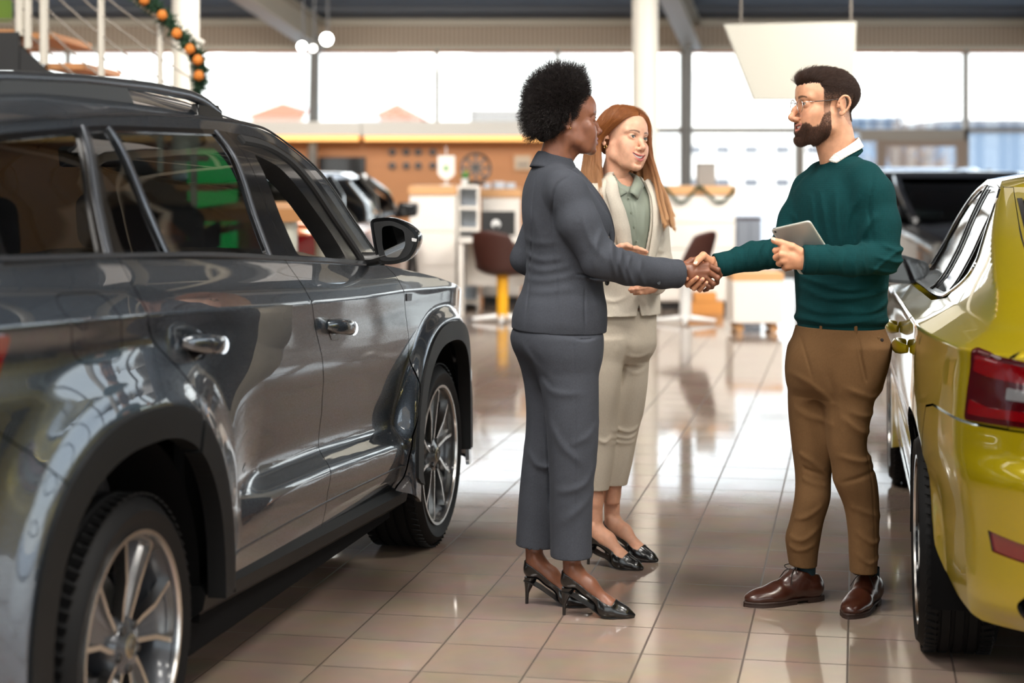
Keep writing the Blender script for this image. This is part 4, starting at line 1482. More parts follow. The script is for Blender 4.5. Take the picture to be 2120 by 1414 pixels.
for side in (True, False):
    sx = dict(mirror=side)
    ed = dict(edge=m_gloss_black)
    hh = 0.013 if side else 0.03
    low = [p for p in YR if p[0] > 0.30][::-1]
    panel('rear_door', YC1 + [(0.335, 0.535)] + [p for p in low if p[1] < 0.53][:-1] + [(0.392, 0.27)] + YC2[::-1] + [YBELT[2]], yel_lift, m_yel, yel, h=hh, gap=0.0025, depth=0.02, guides=ycr(0.36, 1.18), **ed, **sx)
    panel('front_door', YC2 + YC3[::-1] + [YBELT[1]], yel_lift, m_yel, yel, h=0.02, gap=0.0025, depth=0.02, guides=ycr(1.2, 2.28), **ed, **sx)
    wing = YC3 + YFr[::-1] + [(3.23, 0.30), (3.25, 0.55), (3.35, 0.72), (3.5, 0.76), (3.3, 0.83), (2.9, 0.91)]
    panel('front_wing', wing, yel_lift, m_yel, yel, h=0.025, gap=0.002, depth=0.02, **ed, **sx)
    panel('front_bumper', [(3.235, 0.22), (3.255, 0.55), (3.355, 0.715), (3.5, 0.75), (4.43, 0.72), (4.43, 0.22)], yel_lift, m_yel, yel, h=0.06, depth=0.02, **sx)
    panel('headlamp', [(3.38, 0.78), (3.52, 0.66), (4.0, 0.66), (4.0, 0.73)], yel_lift, m_smoke, yel, h=0.04, off=0.006, depth=0.01, **sx)
    # quarter with the roof pillar, cut round the glass
    arc_q = [p for p in YR if p[1] > 0.535 and -0.36 < p[0] < 0.36]
    arc_q = [p for p in YR if (p[0] <= 0.335 and p[1] > 0.50)]
    arc_q = [p for p in arc_q if p[1] > 0.53 or p[0] > 0]
    seam = [(-0.262, 0.635), (-0.30, 0.70), (-0.345, 0.785), (-0.45, 0.803), (-0.62, 0.803), (-0.80, 0.800)]
    arc_up = [p for p in YR if p[1] > 0.62 and p[0] <= 0.30]
    arc_up = [p for p in arc_up if p[0] > -0.262]
    qp = [(0.34, 1.045), (0.36, 0.95), (0.42, 0.86), (0.40, 0.76), (0.335, 0.535)] + arc_up + seam + hatch_edge[:] + [(0.36, 1.400)] + [YDLO[7], YDLO[6], YDLO[5], YDLO[4], (0.36, 1.070)]
    panel('rear_quarter', qp, yel_lift, m_yel, yel, h=hh, gap=0.002, depth=0.015, guides=ycr(-1.0, 0.34), **ed, **sx)
    rail = [(0.36, 1.4005)] + YU[4:] + [(2.22, 0.975)] + YDLO[13:7:-1] + [(0.43, 1.379), (0.40, 1.375)]
    panel('cant_rail', rail, yel_lift, m_yel, yel, h=hh, depth=0.02, **sx)
    # glasshouse
    g1 = [(0.435, 1.068), (0.175, 1.150), (0.225, 1.220), (0.318, 1.300)]
    g2 = [(0.475, 1.060), (0.62, 1.044), (1.10, 1.028), (1.06, 1.384), (0.86, 1.388), (0.56, 1.382), (0.450, 1.366), (0.352, 1.318)]
    g3 = [(1.22, 1.026), (2.12, 1.002), (1.88, 1.180), (1.58, 1.318), (1.30, 1.378), (1.17, 1.383)]
    fr_ = panel('window_frame', YDLO, yel_lift, m_gloss_black, yel, h=0.025, off=-0.002, depth=0.015, holes=[g1, g2, g3], **sx)
    for nm, g in (('vent_glass', g1), ('rear_door_glass', g2), ('front_door_glass', g3)):
        panel(nm, g, yel_lift, m_tint if nm != 'front_door_glass' else m_clear, yel, h=0.03, off=-0.006, depth=0, **sx)
    loop = YDLO[:5] + YDLO[5:]
    strip('window_chrome', loop + [YDLO[0]], yel_lift, 0.016, m_chrome, fr_, off=0.003, thick=0.005, mirror=side, n=160)
    strip('door_frame_bar', [(1.13, 1.02), (1.09, 1.20), (1.07, 1.40)], yel_lift, 0.05, m_gloss_black, fr_, off=0.004, mirror=side)
    strip('glass_bar', [(0.455, 1.062), (0.40, 1.20), (0.335, 1.312)], yel_lift, 0.016, m_black, fr_, off=0.003, mirror=side)
    # bumper, lamp, reflector, exhaust
    bs = [(-0.80, 0.797), (-0.62, 0.800), (-0.45, 0.800), (-0.347, 0.782), (-0.302, 0.70), (-0.264, 0.632)]
    arc_b = [p for p in YR if p[0] <= -0.264 and p[1] < 0.62]
    arc_b = [p for p in arc_b if p[1] > 0.46]
    tip = [(-0.41, 0.40), (-0.47, 0.345), (-0.58, 0.300), (-0.75, 0.272), (-1.0, 0.268), (-1.86, 0.268)]
    ex = round_poly([(-1.005, 0.352), (-1.08, 0.395), (-1.42, 0.388), (-1.46, 0.315), (-1.05, 0.300)], 0.03)
    rf = round_poly([(-0.890, 0.532), (-0.905, 0.478), (-1.50, 0.440), (-1.50, 0.475)], 0.006)
    tail_in = [(-1.86, 0.797), (-1.2, 0.797)]
    bu = panel('rear_bumper', bs + arc_b + tip + tail_in, yel_lift, m_yel, yel, h=hh * 1.3, gap=0.002, depth=0.02, holes=[ex, rf] if side else [], **ed, **sx)
    if side:
        panel('rear_reflector', rf, yel_lift, m_red_lens, bu, h=0.02, off=-0.006, depth=0.004, mirror=True)
        panel('exhaust_recess', inset(ex, -0.004), yel_lift, m_wellblack, bu, h=0.02, off=-0.03, depth=0.0, mirror=True)
        pe = yel_lift(np.array([-1.20]), np.array([0.340]))[0] * (1, -1, 1)
        MB().lathe([(0.050, -0.10), (0.050, 0.0), (0.046, 0.004), (0.042, 0.0), (0.042, -0.10)], 28, pe + (0.010, 0, 0), roty(-PI / 2) @ np.diag([0.72, 1.7, 1.0])).build('exhaust_tip', m_chrome, bu)
    lampq = round_poly([(-0.800, 0.992), (-0.775, 0.806), (-1.42, 0.812), (-1.30, 0.955)], [0.012, 0.012, 0.02, 0.02])
    tl = panel('tail_lamp', lampq, yel_lift, m_red_dark, yel, h=0.016, off=0.006, depth=0.02, **sx)
    panel('lamp_light_bar', round_poly([(-0.825, 0.978), (-0.815, 0.935), (-0.90, 0.925), (-1.28, 0.905), (-1.27, 0.945)], 0.008), yel_lift, m_red_lens, tl, h=0.02, off=0.008, depth=0.002, **sx)
    panel('lamp_light_bar', round_poly([(-0.805, 0.862), (-0.797, 0.822), (-1.36, 0.824), (-1.34, 0.848), (-0.90, 0.848)], 0.008), yel_lift, m_red_lens, tl, h=0.02, off=0.008, depth=0.002, **sx)
    panel('reversing_lamp', round_poly([(-0.985, 0.905), (-0.980, 0.874), (-1.25, 0.872), (-1.25, 0.892)], 0.008), yel_lift, m_grey_lens, tl, h=0.02, off=0.008, depth=0.002, **sx)
    # tailgate: lower skin, glass
    tg_l = lambda s, z: yel_lift(yel_uc(z) + s, z)
    panel('tailgate', [(-0.302, 0.80), (-0.302, 0.99), (-0.40, 1.02), (-0.402, 1.09), (-1.17, 1.09), (-1.17, 0.80)], tg_l, m_yel, yel, h=0.03, depth=0.015, **sx)
    panel('tailgate_frame', [(-0.402, 1.09), (-0.402, 1.40), (-1.17, 1.40), (-1.17, 1.09)], tg_l, m_yel, yel, h=0.03, depth=0.015, holes=[[(-0.455, 1.105), (-0.455, 1.365), (-1.165, 1.365), (-1.165, 1.105)]], **sx)
    panel('rear_window', [(-0.452, 1.102), (-0.452, 1.368), (-1.17, 1.368), (-1.17, 1.102)], tg_l, m_tint, yel, h=0.06, off=-0.003, depth=0, **sx)
    strip('rear_window_seal', [(-0.455, 1.105), (-0.455, 1.2), (-0.455, 1.365)], tg_l, 0.02, m_gloss_black, yel, off=0.001, mirror=side)
    # handles
    for (x0, x1, zh) in ((0.30, 0.50, 0.880), (1.20, 1.40, 0.862)):
        u = np.linspace(0, 1, 12)
        P = yel_lift(x0 + (x1 - x0) * u, np.full(12, zh))
        out = np.array([0, -1, 0.0])
        path = P + out * (0.006 + 0.034 * np.sin(u * PI) ** 0.5)[:, None]
        if side:
            path = path * (1, -1, 1)
        MB().tube(path, 0.010 + 0.008 * np.sin(u * PI) ** 0.5, 12, flat=(1.3, 0.75), up=(0, 0, 1)).build('door_handle', m_yel, yel, ang=60)
    # mirrors
    sg = 1 if side else -1
    face = round_poly([(-0.14, 1.005), (-0.135, 1.065), (-0.02, 1.100), (0.075, 1.085), (0.085, 1.02), (0.06, 0.985), (-0.06, 0.975)], 0.02, 4)
    cen = face.mean(0)
    rings = [[(2.02 + dx, sg * (YEL_W + p[0]), p[1]) for p in cen + (face - cen) * sc] for dx, sc in ((0.0, 1.0), (0.03, 1.0), (0.07, 0.94), (0.11, 0.78), (0.135, 0.5))]
    mo = MB().loft(rings).build('door_mirror', m_gloss_black, yel, ang=50)
    q = inset(face, 0.014)
    MB().prism([(sg * (YEL_W + p[0]), p[1]) for p in q], 0.003, ((0, 1, 0), (0, 0, 1), (-1, 0, 0)), (2.019, 0, 0)).build('mirror_glass', m_smoke, mo)
    MB().tube([(2.05, sg * (YEL_W - 0.20), 0.985), (2.05, sg * (YEL_W - 0.10), 1.0)], 0.03, 10).build('mirror_arm', m_gloss_black, mo)
    # sills
    MB().loft([[(x, sg * (YEL_W - 0.02), 0.275), (x, sg * (YEL_W - 0.035), 0.20), (x, sg * (YEL_W - 0.3), 0.19), (x, sg * (YEL_W - 0.3), 0.28)] for x in (0.40, 2.44)]).build('sill_cladding', m_gloss_black, yel)

# roof cap, windscreen, bonnet
yu = np.array(YU)
out = []
for x in np.linspace(1.60, 0.62, 30):
    z = np.interp(x, yu[:, 0], yu[:, 1])
    out.append((x, z))
for s_ in np.linspace(0, 1.17, 22):
    u0 = float(yel_uc(1.40))
    out.append((0.60 - (0.60 - 0.54) * min(1, s_ * 6) - s_ * 1.0, 1.418 - 0.018 * min(1, s_ * 5)))
rows = []
for (x, z) in out:
    e0 = yel_lift(np.array([x]), np.array([z]))[0]
    s = np.linspace(0, 1, 14)
    cx = max(e0[0], 0.75)
    xx = e0[0] + (cx - e0[0]) * s
    yy = e0[1] * (1 - s)
    ht = np.interp(e0[0], [0.2, 0.6, 1.2, 1.6], [0.052, 0.050, 0.045, 0.035])
    zz = z + (np.interp(cx, [0.7, 1.2, 1.6], [1.462, 1.462, z + 0.04]) - z) * (1 - (1 - s) ** 3.2)
    rows.append(np.stack([xx, yy, zz], 1))
A = np.array(rows)
rf_ = MB().grid(A).grid(A * (1, -1, 1))
rf_.build('roof', m_yel, yel, ang=180)
ws = []
for t in np.linspace(0, 1, 16):
    x = 1.60 + (2.28 - 1.60) * t
    z = np.interp(x, yu[:, 0], yu[:, 1])
    e0 = yel_lift(np.array([x]), np.array([z]))[0] + np.array([0, 0.012, 0.002])
    s = np.linspace(0, 1, 12)
    half = np.stack([e0[0] + (-0.05 * (1 - t) + 0.30 * t) * s * (2 - s), e0[1] * (1 - s), e0[2] + 0.035 * (1 - t) * (1 - (1 - s) ** 3)], 1)
    ws.append(np.vstack([half, (half * (1, -1, 1))[-2::-1]]))
MB().grid(np.array(ws)).build('windscreen', m_clear, yel, ang=180)
hd = []
for t in np.linspace(0, 1, 16):
    x = 2.30 + (3.45 - 2.30) * t
    z = np.interp(x, [2.30, 2.9, 3.3, 3.5], [0.968, 0.908, 0.83, 0.76])
    e0 = yel_lift(np.array([x]), np.array([z]))[0]
    s = np.linspace(0, 1, 12)
    half = np.stack([e0[0] + np.interp(t, [0, 1], [0.30, 0.08]) * s * (2 - s), e0[1] * (1 - s), z + 0.04 * (1 - (1 - s) ** 3)], 1)
    hd.append(np.vstack([half, (half * (1, -1, 1))[-2::-1]]))
MB().grid(np.array(hd)).build('bonnet', m_yel, yel, ang=180)
for x in (0.0, 2.84):
    for sg in (1, -1):
        make_wheel('wheel', yel, (x, sg * YEL_W, 0.332), R=0.332, W=0.215, rim=0.248, side=sg, rot=30, edge=m_rim_edge, dark=m_gloss_black)
        a = np.linspace(-0.3, PI + 0.3, 26)
        prof = [(x + 0.40 * math.cos(q), 0.33 + 0.40 * math.sin(q)) for q in a]
        rings = [[(px_, sg * yy, pz_) for px_, pz_ in prof] for yy in (YEL_W - 0.02, 0.48)]
        MB().grid(np.array(rings)).add([(px_, sg * 0.48, pz_) for px_, pz_ in prof], [tuple(range(len(prof)))]).build('wheel_arch_liner', m_wellblack, yel)
MB().span(0.42, 2.44, -0.8, 0.8, 0.19, 0.26).span(-0.92, 3.4, -0.46, 0.46, 0.20, 0.30).build('floor_pan', m_wellblack, yel)
MB().span(0.42, 2.40, -0.74, 0.74, 0.26, 0.36).span(-0.8, 0.42, -0.46, 0.46, 0.3, 0.92).span(-0.5, 0.30, -0.70, 0.70, 0.76, 0.94).build('cabin_trim', m_interior, yel)
for x, y, n in ((1.35, -0.37, 'front_seat'), (1.35, 0.37, 'front_seat'), (0.50, -0.38, 'rear_seat'), (0.50, 0.38, 'rear_seat')):
    so = seat(yel, x, y, n)
    so.location.z = -0.15
MB().loft([[(1.95, y, 0.62), (1.92, y, 0.82), (2.02, y, 0.94), (2.45, y, 0.96), (2.45, y, 0.62)] for y in np.linspace(-0.72, 0.72, 6)]).build('dashboard', m_interior, yel, ang=50)

# ------------------------------------------------------------------ figures: distance fields turned into meshes
import openvdb

PXF = 3650.0


def wp(px, py, Y):
    """a point of the place at depth Y (metres before the camera)"""
    return np.array([(px - 1060) / PXF * Y, Y, 1.47 + (343 - py) / PXF * Y])


class SDF:
    def __init__(s, lo, hi, h):
        s.lo = np.asarray(lo, float)
        s.h = h
        n = np.ceil((np.asarray(hi, float) - s.lo) / h).astype(int) + 1
        s.n = n
        s.x = (s.lo[0] + h * np.arange(n[0], dtype=np.float32))[:, None, None].astype(np.float32)
        s.y = (s.lo[1] + h * np.arange(n[1], dtype=np.float32))[None, :, None].astype(np.float32)
        s.z = (s.lo[2] + h * np.arange(n[2], dtype=np.float32))[None, None, :].astype(np.float32)
        s.f = np.full(tuple(n), 1.0, np.float32)

    def like(s):
        """an empty field on the same grid"""
        o = object.__new__(SDF)
        o.lo, o.h, o.n, o.x, o.y, o.z = s.lo, s.h, s.n, s.x, s.y, s.z
        o.f = np.full(tuple(s.n), 1.0, np.float32)
        return o

    def sub(s, lo, hi):
        a = np.clip(np.floor((np.asarray(lo) - s.lo) / s.h).astype(int), 0, s.n)
        b = np.clip(np.ceil((np.asarray(hi) - s.lo) / s.h).astype(int) + 1, 0, s.n)
        return tuple(slice(int(i), int(j)) for i, j in zip(a, b))

    def put(s, d, k, sl, mode='add'):
        g = s.f[sl]
        if mode == 'add':
            if k > 0:
                hh = np.clip(0.5 + 0.5 * (g - d) / k, 0, 1)
                r = g * (1 - hh) + d * hh - k * hh * (1 - hh)
            else:
                r = np.minimum(g, d)
        else:
            d = -d
            if k > 0:
                hh = np.clip(0.5 - 0.5 * (g - d) / k, 0, 1)
                r = g * (1 - hh) + d * hh + k * hh * (1 - hh)
            else:
                r = np.maximum(g, d)
        s.f[sl] = r.astype(np.float32)

    def _xyz(s, sl):
        return s.x[sl[0]], s.y[:, sl[1]], s.z[:, :, sl[2]]

    def ell(s, c, r, k=0.01, mode='add', R=None):
        c = np.asarray(c, float)
        r = np.broadcast_to(np.asarray(r, float), (3,))
        m = float(r.max()) + k * 2 + s.h * 3
        sl = s.sub(c - m, c + m)
        x, y, z = s._xyz(sl)
        x, y, z = x - c[0], y - c[1], z - c[2]
        if R is not None:
            R = np.asarray(R, float)
            x, y, z = (x * R[0, 0] + y * R[1, 0] + z * R[2, 0], x * R[0, 1] + y * R[1, 1] + z * R[2, 1], x * R[0, 2] + y * R[1, 2] + z * R[2, 2])
        q = np.sqrt((x / r[0]) ** 2 + (y / r[1]) ** 2 + (z / r[2]) ** 2)
        q2 = np.sqrt((x / r[0] ** 2) ** 2 + (y / r[1] ** 2) ** 2 + (z / r[2] ** 2) ** 2) + 1e-6
        d = q * (q - 1) / q2
        s.put(d, k, sl, mode)
        return s

    def cap(s, a, b, ra, rb=None, k=0.01, mode='add', flat=None, up=None):
        """tapered capsule; flat=(fu, fv) scales the section along up and across it"""
        a, b = np.asarray(a, float), np.asarray(b, float)
        rb = ra if rb is None else rb
        fm = max(flat) if flat else 1.0
        m = max(ra, rb) * fm + k * 2 + s.h * 3
        sl = s.sub(np.minimum(a, b) - m, np.maximum(a, b) + m)
        x, y, z = s._xyz(sl)
        ab = b - a
        L2 = ab @ ab + 1e-12
        t = np.clip(((x - a[0]) * ab[0] + (y - a[1]) * ab[1] + (z - a[2]) * ab[2]) / L2, 0, 1)
        dx, dy, dz = x - a[0] - t * ab[0], y - a[1] - t * ab[1], z - a[2] - t * ab[2]
        r = ra + (rb - ra) * t
        if flat is None:
            d = np.sqrt(dx * dx + dy * dy + dz * dz) - r
        else:
            T = ab / math.sqrt(L2)
            U = np.asarray(up if up is not None else (0, 0, 1), float)
            U = unit(U - T * (U @ T))
            V = np.cross(T, U)
            u = dx * U[0] + dy * U[1] + dz * U[2]
            v = dx * V[0] + dy * V[1] + dz * V[2]
            w = dx * T[0] + dy * T[1] + dz * T[2]
            q = np.sqrt((u / flat[0]) ** 2 + (v / flat[1]) ** 2 + w * w)
            d = (q - r) * min(min(flat), 1.0)
        s.put(d, k, sl, mode)
        return s

    def chain(s, pts, rad, k=0.01, mode='add', flat=None, up=None):
        for i in range(len(pts) - 1):
            s.cap(pts[i], pts[i + 1], rad[i], rad[i + 1], k, mode, flat, up)
        return s

    def zstack(s, rows, k=0.02, mode='add', ex=2.3, n=120):
        """a stack of level ellipses: rows (z, cx, cy, ra, rb, rot)"""
        R = spline(sorted([tuple(r) + (0,) * (6 - len(r)) for r in rows]), n)
        z0, z1 = R[0, 0], R[-1, 0]
        m = float(R[:, 3:5].max()) + k * 2 + s.h * 3
        lo = (R[:, 1].min() - m, R[:, 2].min() - m, z0 - m * 0.3)
        hi = (R[:, 1].max() + m, R[:, 2].max() + m, z1 + m * 0.3)
        sl = s.sub(lo, hi)
        x, y, z = s._xyz(sl)
        zz = np.maximum.accumulate(R[:, 0] + np.arange(n) * 1e-7)
        I = lambda j: np.interp(z.ravel(), zz, R[:, j]).astype(np.float32)[None, None, :]
        cx, cy, ra, rb, ro = I(1), I(2), I(3), I(4), I(5)
        c, sn = np.cos(ro), np.sin(ro)
        u = (x - cx) * c + (y - cy) * sn
        v = -(x - cx) * sn + (y - cy) * c
        q = (np.abs(u / ra) ** ex + np.abs(v / rb) ** ex) ** (1.0 / ex)
        d = (q - 1) * np.minimum(ra, rb)
        e = np.maximum(np.maximum(z0 - z, z - z1), 0)
        d = np.where(e > 0, np.sqrt(np.maximum(d, 0) ** 2 + e * e) + np.minimum(d, 0) * 0, d)
        s.put(d, k, sl, mode)
        return s

    def half(s, p, n, rad=None):
        """remove what lies on the side n points to (only within rad of p, if given)"""
        p, n = np.asarray(p, float), unit(n)
        sl = s.sub(p - rad, p + rad) if rad else (slice(None),) * 3
        x, y, z = s._xyz(sl)
        d = (x - p[0]) * n[0] + (y - p[1]) * n[1] + (z - p[2]) * n[2]
        if rad:
            far = (x - p[0]) ** 2 + (y - p[1]) ** 2 + (z - p[2]) ** 2 > rad * rad
            d = np.where(far, -1.0, d)
        s.f[sl] = np.maximum(s.f[sl], d.astype(np.float32))
        return s

    def crease(s, pts, amp, w, y0=-9, y1=9, n=0):
        """a fold seen from the front: raised (or sunk) along a line in x and z, between the depths y0 and y1"""
        P = np.array([(p[0], p[2]) for p in pts])
        P = spline(P, n or len(P) * 4) if len(P) > 2 else P
        lo, hi = P.min(0) - 3 * w, P.max(0) + 3 * w
        sl = s.sub((lo[0], y0, lo[1]), (hi[0], y1, hi[1]))
        x, y, z = s._xyz(sl)
        best = None
        m = len(P)
        for i in range(m - 1):
            a, b = P[i], P[i + 1]
            ab = b - a
            t = np.clip(((x - a[0]) * ab[0] + (z - a[1]) * ab[1]) / (ab @ ab + 1e-12), 0, 1)
            d2 = (x - a[0] - t * ab[0]) ** 2 + (z - a[1] - t * ab[1]) ** 2
            e = np.sin(np.clip((i + t + 0.35) / (m - 1 + 0.7), 0, 1) * PI) ** 0.7
            v = e * np.exp(-d2 / (w * w))
            best = v if best is None else np.maximum(best, v)
        s.f[sl] -= (amp * best).astype(np.float32)
        return s

    def fold(s, pts, amp, w):
        """raise (amp > 0) or sink a crease along a polyline"""
        for a, b in zip(pts[:-1], pts[1:]):
            a, b = np.asarray(a, float), np.asarray(b, float)
            sl = s.sub(np.minimum(a, b) - 3 * w, np.maximum(a, b) + 3 * w)
            x, y, z = s._xyz(sl)
            ab = b - a
            t = np.clip(((x - a[0]) * ab[0] + (y - a[1]) * ab[1] + (z - a[2]) * ab[2]) / (ab @ ab + 1e-12), 0, 1)
            d2 = (x - a[0] - t * ab[0]) ** 2 + (y - a[1] - t * ab[1]) ** 2 + (z - a[2] - t * ab[2]) ** 2
            s.f[sl] -= (amp * np.exp(-d2 / (w * w))).astype(np.float32)
        return s

    def hollow(s, th, where=None):
        """keep a shell of thickness th (only where the mask field is positive, if given)"""
        inner = s.f + th
        if where is not None:
            inner = np.maximum(inner, -where.astype(np.float32))
        s.f = np.maximum(s.f, -inner)
        return s

    def mesh(s):
        g = openvdb.FloatGrid()
        g.background = 3.0
        g.copyFromArray(np.clip(s.f / s.h, -3, 3).astype(np.float32))
        p, q = g.convertToQuads(isovalue=0.0)
        P = np.asarray(p, float) * s.h + s.lo
        Q = np.asarray(q, int)[:, ::-1]
        return P, Q


def smooth_noise(P, scale, seed=0, octaves=2):
    """cheap smooth 3D noise from a few sine waves"""
    r = np.random.default_rng(seed)
    out = np.zeros(len(P))
    for o in range(octaves):
        for _ in range(6):
            k = r.normal(size=3)
            k = k / np.linalg.norm(k) * 2 * PI / scale * (2 ** o)
            out += np.sin(P @ k + r.uniform(0, 6.28)) / 6 / (2 ** o)
    return out


def mesh_obj(name, parts, m, parent=None, colors=None, smooth=True):
    """parts: list of (verts, quads[, material index]) joined to one mesh"""
    V, F, MI, o = [], [], [], 0
    for p in parts:
        V.append(p[0])
        F.append(np.asarray(p[1]) + o)
        MI += [p[2] if len(p) > 2 else 0] * len(p[1])
        o += len(p[0])
    V = np.vstack(V)
    me = bpy.data.meshes.new(name)
    nf = sum(len(f) for f in F)
    fl = np.concatenate([f.reshape(-1) for f in F])
    me.vertices.add(len(V))
    me.vertices.foreach_set('co', V.astype(np.float32).reshape(-1))
    me.loops.add(len(fl))
    me.loops.foreach_set('vertex_index', fl.astype(np.int32))
    me.polygons.add(nf)
    st, k = [], 0
    for f in F:
        st.append(k + np.arange(len(f)) * f.shape[1])
        k += f.size
    me.polygons.foreach_set('loop_start', np.concatenate(st).astype(np.int32))
    for mm in (m if isinstance(m, (list, tuple)) else [m]):
        me.materials.append(mm)
    me.update(calc_edges=True)
    if any(MI):
        me.polygons.foreach_set('material_index', np.array(MI, np.int32))
    me.polygons.foreach_set('use_smooth', [smooth] * nf)
    if colors is not None:
        ca = me.color_attributes.new('tint', 'FLOAT_COLOR', 'POINT')
        C = np.c_[np.vstack(colors), np.ones(len(V))].astype(np.float32)
        ca.data.foreach_set('color', C.reshape(-1))
    o = bpy.data.objects.new(name, me)
    COL.objects.link(o)
    if parent is not None:
        o.parent = parent
    return o


def skin_mat(name, rough=0.45, sss=0.12):
    m = mat(name, (1, 1, 1, 1), rough, sss=sss, spec=0.4)
    at = nd(m, 'ShaderNodeAttribute')
    at.attribute_name = 'tint'
    tc = nd(m, 'ShaderNodeTexCoord')
    n = nd(m, 'ShaderNodeTexNoise', Scale=55.0, Detail=5.0)
    lk(m, tc.outputs['Object'], n.inputs['Vector'])
    mr = nd(m, 'ShaderNodeMapRange')
    mr.inputs[1].default_value = 0.3
    mr.inputs[2].default_value = 0.7
    mr.inputs[3].default_value = 0.90
    mr.inputs[4].default_value = 1.08
    lk(m, n.outputs['Fac'], mr.inputs[0])
    mx = nd(m, 'ShaderNodeMix', data_type='RGBA', blend_type='MULTIPLY')
    mx.inputs[0].default_value = 1.0
    lk(m, at.outputs['Color'], mx.inputs[6])
    cb = nd(m, 'ShaderNodeCombineColor')
    for i in range(3):
        lk(m, mr.outputs[0], cb.inputs[i])
    lk(m, cb.outputs[0], mx.inputs[7])
    lk(m, mx.outputs[2], bsdf(m).inputs['Base Color'])
    n2 = nd(m, 'ShaderNodeTexNoise', Scale=420.0, Detail=3.0)
    lk(m, tc.outputs['Object'], n2.inputs['Vector'])
    bp = nd(m, 'ShaderNodeBump', Strength=0.12, Distance=0.001)
    lk(m, n2.outputs['Fac'], bp.inputs['Height'])
    lk(m, bp.outputs[0], bsdf(m).inputs['Normal'])
    return m


def cloth_mat(name, color, rough=0.9, weave=900.0, amount=0.18, bump=0.25, sheen=0.25, knit=False, rot=None):
    """woven or knitted cloth: fine crossed waves in the bump, mottled yarn colour"""
    m = mat(name, color, rough, spec=0.2, sheen=sheen)
    b = bsdf(m)
    b.inputs['Sheen Tint'].default_value = color
    tc = nd(m, 'ShaderNodeTexCoord')
    n = nd(m, 'ShaderNodeTexNoise', Scale=weave * 0.35, Detail=4.0, Roughness=0.8)
    mp = nd(m, 'ShaderNodeMapping')
    mp.inputs['Scale'].default_value = (1, 1, 0.35)
    lk(m, tc.outputs['Object'], mp.inputs[0])
    lk(m, mp.outputs[0], n.inputs['Vector'])
    n_b = nd(m, 'ShaderNodeTexNoise', Scale=9.0, Detail=3.0)
    lk(m, tc.outputs['Object'], n_b.inputs['Vector'])
    av = nd(m, 'ShaderNodeMath', operation='MULTIPLY_ADD')
    av.inputs[1].default_value = 0.35
    lk(m, n_b.outputs['Fac'], av.inputs[0])
    lk(m, n.outputs['Fac'], av.inputs[2])
    mr = nd(m, 'ShaderNodeMapRange')
    mr.inputs[1].default_value = 0.45
    mr.inputs[2].default_value = 0.9
    lk(m, av.outputs[0], mr.inputs[0])
    mx = nd(m, 'ShaderNodeMix', data_type='RGBA')
    mx.inputs[6].default_value = tuple(c * (1 - amount) for c in color[:3]) + (1,)
    mx.inputs[7].default_value = tuple(min(1, c * (1 + amount)) for c in color[:3]) + (1,)
    lk(m, mr.outputs[0], mx.inputs[0])
    lk(m, mx.outputs[2], b.inputs['Base Color'])
    w = nd(m, 'ShaderNodeTexWave', Scale=weave / 6.28 * (0.45 if knit else 1.0), Distortion=0.6)
    w.bands_direction = 'Z'
    lk(m, tc.outputs['Object'], w.inputs['Vector'])
    w2 = nd(m, 'ShaderNodeTexWave', Scale=weave / 6.28, Distortion=0.6)
    w2.bands_direction = 'X'
    lk(m, tc.outputs['Object'], w2.inputs['Vector'])
    ad = nd(m, 'ShaderNodeMath', operation='ADD')
    lk(m, w.outputs['Fac'], ad.inputs[0])
    lk(m, w2.outputs['Fac'], ad.inputs[1])
    bp = nd(m, 'ShaderNodeBump', Strength=bump, Distance=0.0006)
    lk(m, ad.outputs[0], bp.inputs['Height'])
    n3 = nd(m, 'ShaderNodeTexNoise', Scale=22.0, Detail=3.0)
    lk(m, tc.outputs['Object'], n3.inputs['Vector'])
    bp2 = nd(m, 'ShaderNodeBump', Strength=0.22, Distance=0.012)
    lk(m, n3.outputs['Fac'], bp2.inputs['Height'])
    lk(m, bp.outputs[0], bp2.inputs['Normal'])
    lk(m, bp2.outputs[0], b.inputs['Normal'])
    return m


m_sclera = mat('eye_white', rgb(226, 220, 214), 0.12, coat=0.6)
m_pupil = mat('pupil', rgb(8, 7, 7), 0.1, coat=1.0)
m_teeth = mat('teeth', rgb(236, 230, 220), 0.2, coat=0.5)
m_gold = mat('gold', rgb(214, 176, 110), 0.2, metal=1.0)
m_silver = mat('silver', rgb(210, 210, 212), 0.2, metal=1.0)
m_lash = mat('lash', rgb(22, 15, 12), 0.7)


